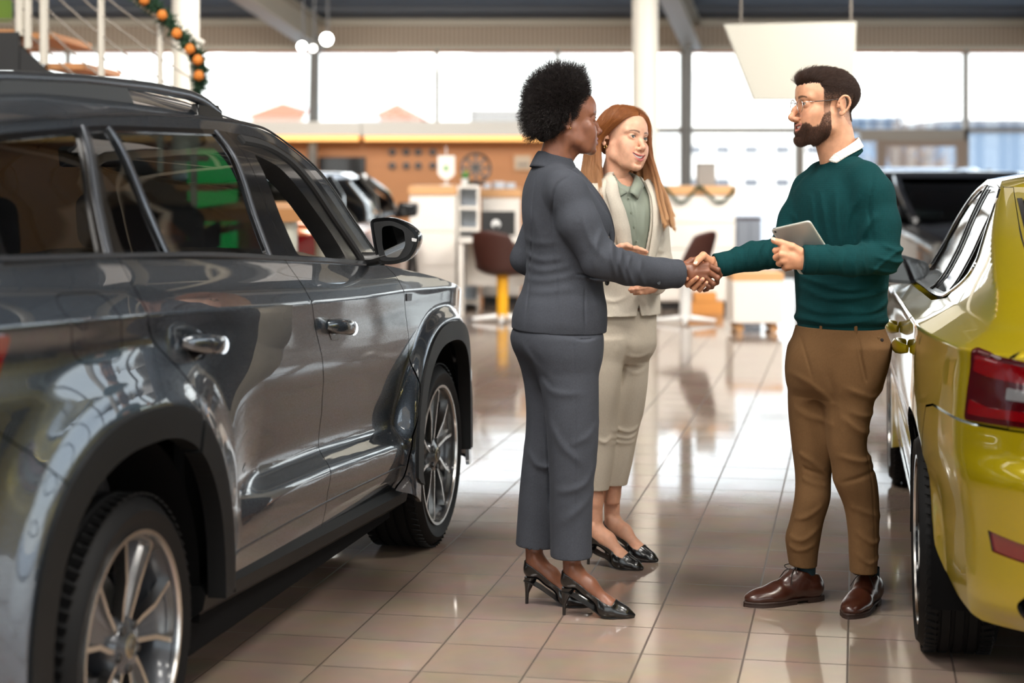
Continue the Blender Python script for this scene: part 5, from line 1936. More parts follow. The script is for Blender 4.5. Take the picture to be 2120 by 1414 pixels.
def head_field(P, h=0.0016):
    """A head: +y is the face, +z up, x the person's left, origin between the eyes' axis and the ears."""
    g = lambda k, d: P.get(k, d)
    fem = g('fem', 0.0)
    S_ = SDF((-0.095, -0.125, -0.20), (0.095, 0.140, 0.135), h)
    w = g('w', 1.0)
    # skull and face masses
    S_.ell((0, -0.012, 0.034), (0.0745 * w, 0.094, 0.073), 0)
    S_.ell((0, 0.030, 0.034), (0.060 * w, 0.0615, 0.058), 0.02)
    S_.ell((0, 0.022, -0.040), (0.060 * w, 0.060, 0.066), 0.03)
    jw = g('jaw', 0.052 - 0.005 * fem)
    cy, cz = g('chin_y', 0.080), g('chin_z', -0.106)
    for sx in (-1, 1):
        S_.chain([(sx * (jw + 0.002), -0.004, -0.035), (sx * jw, 0.004, -0.070), (sx * 0.030, 0.050, -0.094), (sx * 0.008, cy - 0.006, cz)], [0.017, 0.0165, 0.0165, 0.0135], 0.022)
        S_.ell((sx * 0.045 * w, 0.052, -0.026), (0.021, 0.020, 0.018), 0.018)          # cheekbone
        S_.ell((sx * 0.035, 0.060, -0.052), (0.024, 0.0225, 0.030), 0.026)              # cheek
    S_.ell((0, cy, cz), (0.017 - 0.002 * fem, 0.0125, 0.012), 0.012)
    # brow, eyes
    for sx in (-1, 1):
        S_.cap((sx * 0.046, 0.062, 0.020), (sx * 0.014, 0.0765, 0.0165), 0.0105 - 0.002 * fem, 0.0095, 0.014)
        S_.ell((sx * 0.031, 0.097, -0.002), (0.0185, 0.0175, 0.0125), 0.012, 'cut')
        S_.ell((sx * 0.052, 0.081, 0.0), (0.012, 0.014, 0.012), 0.014, 'cut')
    # nose
    nt = np.array(g('nose', (0, 0.1075, -0.041)), float)
    nb = np.array((0, g('nasion_y', 0.0785), 0.004))
    S_.chain([nb + (0, -0.004, 0.012), nb, (nb + nt) / 2 + (0, g('bump', 0.002), 0.001), nt], [0.009, 0.0070, 0.0078, 0.0098 - 0.0008 * fem], 0.010)
    S_.ell(nt + (0, 0.001, 0.001), (0.0098, 0.0092, 0.0088), 0.006)
    nw = g('nose_w', 0.0135)
    for sx in (-1, 1):
        S_.ell(nt + (sx * nw, -0.0125, -0.0055), (0.0078, 0.0105, 0.0078), 0.006)
    S_.cap(nt + (0, -0.004, -0.008), nt + (0, -0.020, -0.012), 0.0055, 0.007, 0.006)
    for sx in (-1, 1):
        S_.ell(nt + (sx * 0.0072, -0.0075, -0.0125), (0.0036, 0.0055, 0.0042), 0.002, 'cut')
    # mouth
    mz = g('mouth_z', -0.073)
    my = g('mouth_y', 0.0875)
    mwid = g('mouth_w', 0.026)
    sm = g('smile', 0.004)
    S_.ell((0, my - 0.018, mz - 0.001), (0.034, 0.020, 0.027), 0.018)
    op = g('open', 0.0)
    lt = g('lip', 0.0052)
    n_ = 9
    us = np.linspace(-1, 1, n_)
    curve = lambda u, dz, fy: np.array([u * mwid, my + fy - g('arch', 0.022) * u * u, mz + sm * u * u * 1.2 + dz * (1 - u * u)])
    up = [curve(u, op * 0.45 + lt * 0.72, 0.003) for u in us]
    lw = [curve(u, -op * 0.75 - lt * 0.95, 0.0015) for u in us]
    ru = [lt * (0.35 + 0.65 * (1 - u * u)) for u in us]
    S_.chain(up, ru, 0.005)
    S_.chain(lw, [r * 1.2 for r in ru], 0.005)
    S_.ell((0, my + 0.0015, mz - 0.0195 - op), (0.015, 0.007, 0.004), 0.008, 'cut')
    slit = [curve(u, -op * 0.1, 0.007) for u in us]
    for i in range(n_ - 1):
        ri = (op * 0.60 + 0.0009) * (1 - us[i] ** 2) + 0.0007
        rj = (op * 0.60 + 0.0009) * (1 - us[i + 1] ** 2) + 0.0007
        for dy in (0.0, -0.004, -0.009, -0.014):
            S_.cap(slit[i] + (0, dy, 0), slit[i + 1] + (0, dy, 0), ri, rj, 0.0015, 'cut')
    if g('fold', 0):                                                  # smile creases
        for sx in (-1, 1):
            S_.fold([(sx * 0.019, 0.088, -0.050), (sx * 0.030, 0.079, -0.062), (sx * 0.036, 0.070, -0.080)], -0.0022 * g('fold', 0), 0.0045)
            S_.fold([(sx * 0.033, 0.079, -0.042), (sx * 0.040, 0.073, -0.056)], 0.002 * g('fold', 0), 0.010)
    # lids round the eyeballs
    eo = g('eye_open', 0.0050)
    for sx in (-1, 1):
        ec = np.array((sx * 0.0315, 0.0690, 0.0))
        S_.ell(ec, (0.0142, 0.0142, 0.0136), 0.004)
        S_.fold([ec + (sx * -0.012, 0.010, 0.0065), ec + (0, 0.0135, 0.0092), ec + (sx * 0.013, 0.007, 0.0060)], -0.0016, 0.0022)
        pts = [ec + (sx * q * 0.0125, 0.013 - 0.004 * q * q, 0.0006 * q) for q in np.linspace(-1, 1, 9)]
        for i in range(8):
            qa, qb = -1 + i * 0.25, -1 + (i + 1) * 0.25
            S_.cap(pts[i], pts[i + 1], eo * (1 - qa * qa) ** 0.75 + 0.0006, eo * (1 - qb * qb) ** 0.75 + 0.0006, 0, 'cut')
    # ears
    for sx in (-1, 1):
        e0 = np.array((sx * 0.0725 * w, -0.022, -0.006))
        o_ = np.array((sx * 0.010, -0.006, 0))
        rim = [e0 + (0, 0.008, -0.004), e0 + o_ * 0.9 + (0, 0.010, 0.016), e0 + o_ * 1.3 + (0, 0.0, 0.029), e0 + o_ * 1.5 + (0, -0.013, 0.026), e0 + o_ * 1.5 + (0, -0.019, 0.008), e0 + o_ * 1.1 + (0, -0.013, -0.012), e0 + o_ * 0.7 + (0, -0.002, -0.027)]
        rim = spline(rim, 16)
        S_.chain(rim, [0.0034] * 16, 0.0025)
        S_.ell(e0 + o_ * 0.7 + (0, -0.004, 0.004), (0.0040, 0.0150, 0.0250), 0.003, R=rotz(-sx * 0.45))
        S_.ell(e0 + o_ * 0.6 + (0, 0.001, -0.024), (0.0042, 0.0075, 0.0085), 0.004)
        S_.ell(e0 + o_ * 1.25 + (sx * 0.002, -0.001, 0.001), (0.0050, 0.0075, 0.0125), 0.003, 'cut', R=rotz(-sx * 0.45))
        S_.ell(e0 + o_ * 0.6 + (sx * 0.001, 0.009, -0.002), (0.004, 0.004, 0.006), 0.003)
    # neck
    nr = g('neck', 0.056 - 0.009 * fem)
    tilt = g('neck_tilt', -0.030)
    S_.cap((0, -0.026, -0.055), (0, -0.030 + tilt, -0.215), nr, nr * 1.04, 0.022)
    S_.cap((0, 0.010, -0.10), (0, -0.005 + tilt, -0.19), 0.022, 0.026, 0.03)
    for sx in (-1, 1):
        S_.cap((sx * 0.05, -0.025, -0.055), (sx * 0.012, 0.012 + tilt, -0.20), 0.010, 0.010, 0.022)
    return S_


def paint_head(V, P):
    """base skin, lips, brows: pigment only"""
    g = lambda k, d: P.get(k, d)
    base = np.array(rgb(*P['skin'])[:3])
    C = np.tile(base, (len(V), 1))
    x, y, z = V.T
    mz, mwid, sm, op, lt = g('mouth_z', -0.073), g('mouth_w', 0.026), g('smile', 0.004), g('open', 0), g('lip', 0.0052)
    u = np.clip(x / mwid, -1.3, 1.3)
    zc = mz + sm * u * u * 1.2
    k = np.clip(1 - u * u, 0, 1)
    top = zc + (op * 0.45 + lt * 1.55) * k ** 0.7
    bot = zc - (op * 0.75 + lt * 2.1) * k ** 0.7
    lip = sstep(0, 0.0012, top - z) * sstep(0, 0.0014, z - bot) * (np.abs(u) < 1.03) * (y > 0.06)
    lc = np.array(rgb(*P['lips'])[:3])
    C = C * (1 - lip[:, None]) + lc * lip[:, None]
    # cheeks a touch redder, darker inside the mouth
    ch = np.exp(-(((np.abs(x) - 0.045) / 0.02) ** 2 + ((z + 0.035) / 0.018) ** 2)) * (y > 0.02) * g('blush', 0.25)
    C = C * (1 - ch[:, None] * np.array([0.0, 0.28, 0.28]))
    nosek = np.exp(-((x / 0.014) ** 2 + ((z + 0.042) / 0.014) ** 2)) * (y > 0.085) * g('blush', 0.25)
    C = C * (1 - nosek[:, None] * np.array([0.0, 0.22, 0.22]))
    # eyebrows
    ax = np.abs(x)
    t = np.clip((ax - 0.012) / 0.036, 0, 1)
    bz = g('brow_z', 0.0195) + 0.006 * np.sin(t * PI * 0.75) - 0.003 * t
    th = g('brow_t', 0.0036) * (1 - 0.55 * t)
    br = sstep(th * 1.25, th * 0.6, np.abs(z - bz)) * sstep(0.009, 0.014, ax) * sstep(0.051, 0.045, ax) * (y > 0.03) * g('brow', 0.85)
    bc = np.array(rgb(*g('brow_c', (40, 26, 20)))[:3])
    C = C * (1 - br[:, None]) + bc * br[:, None]
    return C


def add_eyes(parent, M, P, name='eye', look=(0.0, 1.0, 0.0)):
    """eyeballs as children: white, iris, pupil"""
    m_iris = mat('iris', rgb(*P.get('iris', (70, 50, 30))), 0.1, coat=1.0)
    look = unit(look)
    for sx in (-1, 1):
        c = np.array((sx * 0.0315, 0.0688, 0.0))
        up = np.array([0, 0, 1.0])
        X = unit(np.cross(up, look))
        R = np.stack([X, np.cross(look, X), look], 1)
        q = []
        for r, rad in ((0.0123, None),):
            mb = MB()
            pr = [(r * math.sin(a), r * math.cos(a)) for a in np.linspace(0.0, PI * 0.75, 16)]
            mb.lathe([(max(p[0], 1e-4), p[1]) for p in pr], 24, c, R)
        V = np.vstack(mb.v)
        o = MB().add(V @ M[:3, :3].T + M[:3, 3], mb.f).build(name, m_sclera, parent, ang=180)
        ir = MB().lathe([(0.0001, 0.01262), (0.0058, 0.0117)], 24, c, R)
        MB().add(np.vstack(ir.v) @ M[:3, :3].T + M[:3, 3], ir.f).build('iris', m_iris, o)
        pu = MB().lathe([(0.0001, 0.01285), (0.0026, 0.0127)], 20, c, R)
        MB().add(np.vstack(pu.v) @ M[:3, :3].T + M[:3, 3], pu.f).build('pupil', m_pupil, o)
        # upper lash line
        pts = [c + (sx * q_ * 0.0128, 0.0142 - 0.0045 * q_ * q_, (P.get('eye_open', 0.005) + 0.0004) * (1 - q_ * q_) ** 0.75 + 0.0010) for q_ in np.linspace(-1, 1, 12)]
        MB().tube(np.array(pts) @ M[:3, :3].T + M[:3, 3], P.get('lash', 0.0007), 6).build('eyelashes', m_lash, o)


def make_teeth(parent, M, P):
    g = lambda k, d: P.get(k, d)
    mz, my, mw, sm, op = g('mouth_z', -0.073), g('mouth_y', 0.0875), g('mouth_w', 0.026), g('smile', 0.004), g('open', 0.0)
    us = np.linspace(-0.9, 0.9, 22)
    mb = MB()
    rows = []
    for zz in (op * 0.60 + 0.003, op * 0.1, -op * 0.55):
        rows.append([(u * mw * 0.95, my + 0.0 - (g('arch', 0.022) - 0.002) * u * u - 0.0004 * (i % 3 == 0), mz + sm * u * u * 1.2 + zz * (1 - 0.6 * u * u)) for i, u in enumerate(us)])
    mb.grid(np.array(rows))
    V = np.vstack(mb.v) @ M[:3, :3].T + M[:3, 3]
    return MB().add(V, mb.f).build('teeth', m_teeth, parent, ang=180, solid=0.002)


def mat4(R, t):
    M = np.eye(4)
    M[:3, :3] = R
    M[:3, 3] = t
    return M


def xf(V, M):
    return np.asarray(V) @ M[:3, :3].T + M[:3, 3]


def frame(fwd, up=(0, 0, 1)):
    """matrix whose +y is fwd, +z near up, x = the figure's left... (right-handed: x to the figure's right is -x)"""
    y = unit(fwd)
    z = unit(np.asarray(up, float) - y * (np.asarray(up, float) @ y))
    x = np.cross(y, z)
    return np.stack([x, y, z], 1)


def hand_field(wrist, mcps, fingers, thumb, r=1.0, h=0.0014, wrist_dir=None, palm_r=0.0135):
    """wrist point, four knuckles, four finger chains (pip, dip, tip), thumb chain (4 points)"""
    allp = [wrist] + list(mcps) + [q for f in fingers for q in f] + list(thumb)
    if wrist_dir is not None:
        allp.append(np.asarray(wrist) + np.asarray(wrist_dir))
    A = np.array(allp)
    S_ = SDF(A.min(0) - 0.035, A.max(0) + 0.035, h)
    wrist = np.asarray(wrist, float)
    fr = [0.0092, 0.0096, 0.0090, 0.0078]
    if wrist_dir is not None:
        side = np.asarray(mcps[0]) - np.asarray(mcps[3])
        S_.cap(wrist, wrist + np.asarray(wrist_dir), 0.0225 * r, 0.024 * r, 0.010, flat=(1.22, 0.85), up=side)
    for i, m in enumerate(mcps):
        off = (np.asarray(m) - np.mean(mcps, axis=0)) * 0.55
        S_.cap(wrist + off, m, palm_r * r, (0.0118 - 0.0006 * i) * r, 0.012)
    for i in range(3):
        S_.cap((np.asarray(mcps[i]) + wrist) / 2, (np.asarray(mcps[i + 1]) + wrist) / 2, palm_r * r, palm_r * r, 0.012)
    for i, f in enumerate(fingers):
        q = [np.asarray(mcps[i], float)] + [np.asarray(p, float) for p in f]
        F = S_.like()
        F.chain(q, [fr[i] * r * 1.05, fr[i] * r, fr[i] * 0.90 * r, fr[i] * 0.74 * r], 0.003)
        F.ell(q[1], fr[i] * 1.03 * r, 0.004)
        S_.put(F.f, 0.0022, (slice(None),) * 3)
    t = [np.asarray(p, float) for p in thumb]
    F = S_.like()
    F.chain(t, [0.0155 * r, 0.0125 * r, 0.0112 * r, 0.0090 * r], 0.004)
    S_.put(F.f, 0.006, (slice(None),) * 3)
    return S_


def nail(parent, tip, prev, normal, r, m):
    """a fingernail: small curved plate on the back of a fingertip"""
    tip, prev = np.asarray(tip, float), np.asarray(prev, float)
    T = unit(tip - prev)
    N = unit(np.asarray(normal, float) - T * (np.asarray(normal, float) @ T))
    B = np.cross(T, N)
    rows = []
    for u in np.linspace(-0.6, 1.0, 7):
        w = 0.80 * math.sqrt(max(0.05, 1 - (max(u, 0)) ** 4)) if u > 0 else 0.80
        rows.append([tip + T * r * (u * 0.95) + r * 1.07 * (math.sin(v * w) * B + math.cos(v * w) * N) * (1 - 0.10 * max(u, 0) ** 2) for v in np.linspace(-1, 1, 7)])
    return MB().grid(np.array(rows)).build('fingernail', m, parent, ang=180, solid=0.0008)


def collar(name, c, axis, m, parent, r0, r1, h0, h1, gap, tip=0.03, fwd=(0, 1, 0), n=48, drop=0.0, th=0.004, tipgap=None, sq=(1.0, 1.0)):
    """turned-down shirt collar: ring open at the front by +-gap radians; top edge radius r0 at height h0, lower edge r1 at h1,
    points lengthened by tip at the front"""
    R = frame(fwd, axis)
    a = np.linspace(gap, 2 * PI - gap, n)
    rows = []
    for j, t in enumerate(np.linspace(0, 1, 7)):
        row = []
        for k, q in enumerate(a):
            near = math.exp(-((min(k, n - 1 - k) / (n * 0.10)) ** 2))
            rad = r0 + (r1 - r0) * t ** 0.8
            z = h0 + (h1 - h0 - tip * near) * t - drop * (1 + math.cos(q)) / 2
            rad += near * tip * 0.35 * t
            row.append(np.array([math.sin(q) * rad * sq[0], math.cos(q) * rad * sq[1], z]))
        rows.append(row)
    A = np.array(rows) @ R.T + np.asarray(c)
    return MB().grid(A).build(name, m, parent, ang=180, solid=th)


def scatter(V, Q, mask, n, seed=0):
    """n random points with normals on the faces whose corners all satisfy mask"""
    r = np.random.default_rng(seed)
    f = Q[mask[Q].all(1)]
    a, b, c, d = V[f[:, 0]], V[f[:, 1]], V[f[:, 2]], V[f[:, 3]]
    N = np.cross(c - a, d - b)
    ar = np.linalg.norm(N, axis=1)
    N = N / (ar[:, None] + 1e-12)
    if (N * (a - V.mean(0))).sum(1).mean() < 0:
        N = -N
    i = r.choice(len(f), n, p=ar / ar.sum())
    u, v = r.random((n, 1)), r.random((n, 1))
    P = (a[i] * (1 - u) + b[i] * u) * (1 - v) + (d[i] * (1 - u) + c[i] * u) * v
    return P, N[i]


def grow(P, N, direc, length, k=6, bend=1.0, curl=0.0, jitter=0.25, seed=0, lift=0.0):
    """strands from roots P: start along a mix of N and direc, bend towards direc"""
    r = np.random.default_rng(seed)
    n = len(P)
    D = np.broadcast_to(np.asarray(direc, float), (n, 3)) + r.normal(scale=jitter, size=(n, 3))
    L = np.broadcast_to(np.asarray(length, float), (n,)) * r.uniform(0.75, 1.15, n)
    out = np.zeros((n, k, 3))
    out[:, 0] = P - N * 0.001
    d = N.copy()
    for j in range(1, k):
        t = j / (k - 1)
        d = N * (1 - bend * t) * (0.6 + lift) + D * (0.35 + bend * t)
        d /= np.linalg.norm(d, axis=1)[:, None] + 1e-9
        out[:, j] = out[:, j - 1] + d * (L / (k - 1))[:, None]
        if curl:
            out[:, j] += r.normal(scale=curl, size=(n, 3))
    return out


def hair_mat(name, c1, c2, rough=0.4, tip=None):
    m = mat(name, rgb(*c1), rough, spec=0.35)
    b = bsdf(m)
    hi = nd(m, 'ShaderNodeHairInfo')
    mx = nd(m, 'ShaderNodeMix', data_type='RGBA')
    mx.inputs[6].default_value = rgb(*c1)
    mx.inputs[7].default_value = rgb(*c2)
    lk(m, hi.outputs['Random'], mx.inputs[0])
    last = mx.outputs[2]
    if tip is not None:                              # paler towards the ends
        m2 = nd(m, 'ShaderNodeMix', data_type='RGBA')
        rmp = nd(m, 'ShaderNodeMapRange')
        rmp.inputs[1].default_value = 0.35
        rmp.inputs[2].default_value = 1.0
        rmp.inputs[4].default_value = 0.8
        lk(m, hi.outputs['Intercept'], rmp.inputs[0])
        lk(m, rmp.outputs[0], m2.inputs[0])
        lk(m, last, m2.inputs[6])
        m2.inputs[7].default_value = rgb(*tip)
        last = m2.outputs[2]
    lk(m, last, b.inputs['Base Color'])
    return m


def dress_shoe(parent, heel, fwd, L, m_up, m_sole, m_lace, socks=None):
    """laced leather shoe: y forward from the heel"""
    R = frame((fwd[0], fwd[1], 0))
    M = mat4(R, heel)
    k = L / 0.29
    S_ = SDF((-0.065, -0.03, -0.005), (0.065, 0.31 * k, 0.14), 0.0022)
    S_.chain([(0, 0.032 * k, 0.048), (0, 0.10 * k, 0.050), (0.0, 0.165 * k, 0.040)], [0.034, 0.034, 0.038], 0.03)
    S_.ell((0, 0.045 * k, 0.045), (0.035, 0.046 * k, 0.040), 0.02)
    S_.ell((0, 0.200 * k, 0.030), (0.047, 0.070 * k, 0.031), 0.025)
    S_.ell((0, 0.250 * k, 0.026), (0.036, 0.042 * k, 0.022), 0.015)
    S_.chain([(0, 0.045 * k, 0.07), (0, 0.085 * k, 0.085), (0, 0.125 * k, 0.070)], [0.034, 0.033, 0.028], 0.02)
    S_.cap((0, 0.058 * k, 0.08), (0, 0.058 * k, 0.16), 0.028, 0.030, 0.006, 'cut')
    S_.half((0, 0, 0.016), (0, 0, -1))
    S_.half((0, 0.05, 0.098), (0, -0.25, 1))
    V, Q = S_.mesh()
    o = mesh_obj('shoe', [(xf(V, M), Q)], m_up, parent)
    a = np.linspace(0, 2 * PI, 60, endpoint=False)
    yl = 0.145 * k + 0.153 * k * np.cos(a)
    wd = np.interp(yl, [-0.01, 0.02, 0.08, 0.13, 0.20, 0.25 * k, 0.285 * k, 0.30 * k], [0.02, 0.033, 0.034, 0.038, 0.050, 0.046, 0.026, 0.004])
    xl = wd * np.sign(np.sin(a)) * np.abs(np.sin(a)) ** 0.3
    outl = np.stack([xl, yl], 1)
    mb = MB().prism(outl, 0.009, ((1, 0, 0), (0, 1, 0), (0, 0, 1)), (0, 0, 0.009))
    V = xf(np.vstack(mb.v), M)
    so = MB().add(V, mb.f).build('sole', m_sole, o, bevel=0.003)
    hb = outl[outl[:, 1] < 0.075 * k]
    hb = np.vstack([hb[np.argsort(np.arctan2(hb[:, 0], hb[:, 1] - 0.02))]])
    ang_ = np.arctan2(hb[:, 1] - 0.035, hb[:, 0])
    hb = hb[np.argsort(ang_)]
    mb = MB().prism(hb, 0.012, ((1, 0, 0), (0, 1, 0), (0, 0, 1)), (0, 0, 0.0))
    MB().add(xf(np.vstack(mb.v), M), mb.f).build('shoe_heel', m_sole, o)
    fb = outl[outl[:, 1] > 0.105 * k]
    ang_ = np.arctan2(fb[:, 1] - 0.19, fb[:, 0])
    fb = fb[np.argsort(ang_)]
    mb = MB().prism(fb, 0.010, ((1, 0, 0), (0, 1, 0), (0, 0, 1)), (0, 0, 0.0))
    MB().add(xf(np.vstack(mb.v), M), mb.f).build('forefoot_sole', m_sole, o)
    lc = MB()
    for i in range(5):
        y = (0.098 + 0.017 * i) * k
        z = np.interp(y / k, [0.09, 0.12, 0.15, 0.18], [0.108, 0.096, 0.081, 0.067]) + 0.001
        lc.tube(xf([(-0.016, y - 0.003, z - 0.006), (0, y, z + 0.003), (0.016, y + 0.004, z - 0.006)], M), 0.0019, 6)
        lc.tube(xf([(0.016, y - 0.003, z - 0.006), (0, y + 0.001, z + 0.0045), (-0.016, y + 0.006, z - 0.006)], M), 0.0019, 6)
    for s_ in (-1, 1):
        loop = spline([(0, 0.098 * k, 0.112), (s_ * 0.020, 0.105 * k, 0.124), (s_ * 0.040, 0.120 * k, 0.116), (s_ * 0.026, 0.112 * k, 0.106), (0, 0.098 * k, 0.112)], 20)
        lc.tube(xf(loop, M), 0.0017, 6)
        lc.tube(xf(spline([(0, 0.098 * k, 0.112), (s_ * 0.022, 0.125 * k, 0.105), (s_ * 0.042, 0.140 * k, 0.072)], 10), M), 0.0017, 6)
    l_ = lc.build('shoelace', m_lace, o)
    MB().loft([xf([(q, 0.094 * k + 0.052 * k * t, 0.098 - 0.022 * t + 0.004 * math.cos(q * 60)) for q in np.linspace(-0.019, 0.019, 6)], M) for t in (0, 1)], False).build('shoe_tongue', m_up, o, solid=0.003)
    if socks is not None:
        s2 = MB().lathe([(0.030, 0.05), (0.031, 0.10), (0.032, 0.125)], 24, (0, 0, 0))
        MB().add(xf(np.vstack(s2.v) + (0, 0.058 * k, 0), M), s2.f).build('sock', socks, parent, ang=180)
    return o


def pump_fields(L=0.235, hh=0.085):
    """foot on a high heel: y forward from the back of the heel"""
    k = L / 0.235
    F = SDF((-0.06, -0.04, -0.01), (0.06, L + 0.03, 0.34), 0.002)
    F.chain([(0, 0.030, 0.33), (0, 0.030, 0.24), (0, 0.032, 0.155 + (hh - 0.085))], [0.037, 0.031, 0.029], 0.02)
    for sx in (-1, 1):
        F.ell((sx * 0.027, 0.036, 0.160 + hh - 0.085), (0.010, 0.011, 0.013), 0.012)
    F.chain([(0, 0.024, 0.030 + hh), (0, 0.045, 0.045 + hh), (0, 0.085 * k, 0.098), (0, 0.145 * k, 0.040), (0, 0.190 * k, 0.020)], [0.026, 0.029, 0.028, 0.024, 0.017], 0.022)
    F.chain([(-0.014, 0.135 * k, 0.030), (0.014, 0.145 * k, 0.030)], [0.022, 0.023], 0.02)
    F.chain([(0, 0.16 * k, 0.026), (0, 0.205 * k, 0.0175)], [0.024, 0.012], 0.02)
    return F


def pump(parent, heel, fwd, m_leather, m_sole, L=0.235, hh=0.085, foot=None):
    """pointed court shoe with a stiletto heel; returns the foot mesh (verts, quads)"""
    R = frame((fwd[0], fwd[1], 0))
    M = mat4(R, heel)
    k = L / 0.235
    F = pump_fields(L, hh)
    Vf, Qf = F.mesh()
    Sh = F.like()
    Sh.f = F.f - 0.0035
    Sh.chain([(0, 0.185 * k, 0.018), (0, 0.232 * k, 0.009)], [0.020, 0.006], 0.018)
    Sh.cap((-0.0, 0.15 * k, 0.020), (0, 0.20 * k, 0.014), 0.030, 0.020, 0.015, flat=(0.55, 1.0), up=(0, 0, 1))
    y = Sh.y
    top = np.interp(y.ravel(), np.array([-0.04, -0.004, 0.03, 0.07, 0.10, 0.135, 0.165, 0.178, 0.30]) * k,
                    np.array([0.066 + hh, 0.064 + hh, 0.048 + hh, 0.018 + hh, 0.078, 0.055, 0.044, 0.065, 0.065])).astype(np.float32)[None, :, None]
    Sh.f = np.maximum(Sh.f, Sh.z - top)
    bot = np.interp(y.ravel(), np.array([-0.04, 0.02, 0.05, 0.09, 0.13, 0.16, 0.3]) * k, [hh - 0.004, hh - 0.010, hh - 0.025, 0.034, 0.008, 0.004, 0.003]).astype(np.float32)[None, :, None]
    Sh.f = np.maximum(Sh.f, bot - Sh.z)
    Sh.f = np.maximum(Sh.f, -(F.f - 0.0008))
    V, Q = Sh.mesh()
    o = mesh_obj('high_heel_shoe', [(xf(V, M), Q)], m_leather, parent)
    so = []
    for yy in np.linspace(-0.004, 0.235 * k, 30):
        zb = np.interp(yy, np.array([-0.04, 0.02, 0.05, 0.09, 0.13, 0.16, 0.3]) * k, [hh - 0.006, hh - 0.012, hh - 0.027, 0.032, 0.006, 0.002, 0.002])
        w_ = np.interp(yy, np.array([-0.004, 0.01, 0.04, 0.09, 0.14, 0.17, 0.20, 0.226, 0.235]) * k, [0.006, 0.021, 0.024, 0.021, 0.033, 0.032, 0.020, 0.008, 0.002])
        so.append([(-w_, yy, zb), (w_, yy, zb), (w_, yy, zb + 0.004), (-w_, yy, zb + 0.004)])
    so = MB().loft(xf(np.array(so).reshape(-1, 3), M).reshape(30, 4, 3)).build('sole', m_sole, o, ang=50)
    hl = MB()
    rings = []
    for z, yc, rx, ry in ((hh + 0.006, 0.022, 0.0215, 0.024), (hh - 0.012, 0.016, 0.0165, 0.018), (hh - 0.035, 0.010, 0.009, 0.010), (0.035, 0.007, 0.0058, 0.0062), (0.0, 0.006, 0.0050, 0.0055)):
        rings.append(xf([(rx * math.cos(q), yc + ry * math.sin(q), z) for q in np.linspace(0, 2 * PI, 20, endpoint=False)], M))
    hl.loft(rings).build('stiletto_heel', m_leather, o, ang=60)
    return xf(Vf, M), Qf

# ------------------------------------------------------------------ the man in the green sweater
MY, MX = 5.9, 1.035
morg = np.array([MX, MY, 0.0])
mp_ = lambda px, py, dy=0.0: wp(px, py, MY + dy) - morg

m_skin = skin_mat('skin_fair')
m_nail = mat('nail_fair', rgb(222, 170, 150), 0.25, coat=0.4)
m_sweater = cloth_mat('green_knit', rgb(3, 50, 52), 0.95, weave=700, knit=True, amount=0.2, bump=0.35, sheen=0.15)
m_chino = cloth_mat('brown_chino', rgb(98, 72, 45), 0.9, weave=1100, amount=0.14)
m_shirt = mat('checked_shirt', rgb(222, 222, 216), 0.8)
m_leather = vary(mat('brown_leather', rgb(58, 28, 18), 0.28, coat=0.35, coat_rough=0.2), 14, 0.25, bump=0.08, bscale=160)
m_sole_b = mat('shoe_sole_brown', rgb(44, 26, 18), 0.6)
m_lace = mat('lace_brown', rgb(30, 20, 16), 0.8)
m_sock = mat('teal_sock', rgb(14, 40, 48), 0.9)
# fine check on the shirt
b = bsdf(m_shirt)
tcs = nd(m_shirt, 'ShaderNodeTexCoord')
ck = nd(m_shirt, 'ShaderNodeTexBrick', offset=0.0)
ck.inputs['Scale'].default_value = 1.0
ck.inputs['Brick Width'].default_value = 0.009
ck.inputs['Row Height'].default_value = 0.009
ck.inputs['Mortar Size'].default_value = 0.0006
ck.inputs['Color1'].default_value = rgb(228, 227, 222)
ck.inputs['Color2'].default_value = rgb(228, 227, 222)
ck.inputs['Mortar'].default_value = rgb(190, 188, 176)
mck = nd(m_shirt, 'ShaderNodeMapping')
mck.inputs['Rotation'].default_value = (PI / 2, 0.6, 0)
lk(m_shirt, tcs.outputs['Object'], mck.inputs[0])
lk(m_shirt, mck.outputs[0], ck.inputs['Vector'])
lk(m_shirt, ck.outputs['Color'], b.inputs['Base Color'])

HM = dict(skin=(205, 152, 120), lips=(178, 112, 98), w=1.0, jaw=0.054, chin_y=0.082, nose=(0, 0.1085, -0.041), nose_w=0.0135, smile=0.0135, open=0.0056, mouth_w=0.031, fold=1.0,
          brow_c=(38, 24, 18), brow_t=0.0050, neck=0.057, neck_tilt=-0.026, eye_open=0.0036, blush=0.3, iris=(74, 58, 40), bump=0.0035)
m_fwd = unit((-math.cos(math.radians(11)), -math.sin(math.radians(11)), -0.01))
MHR = frame(m_fwd, (0.02, 0, 1)) * 1.07
MH = mat4(MHR, mp_(1707, 216, 0.0))
Hf = head_field(HM)
HV, HQ = Hf.mesh()
HC = paint_head(HV, HM)
x, y, z = HV.T
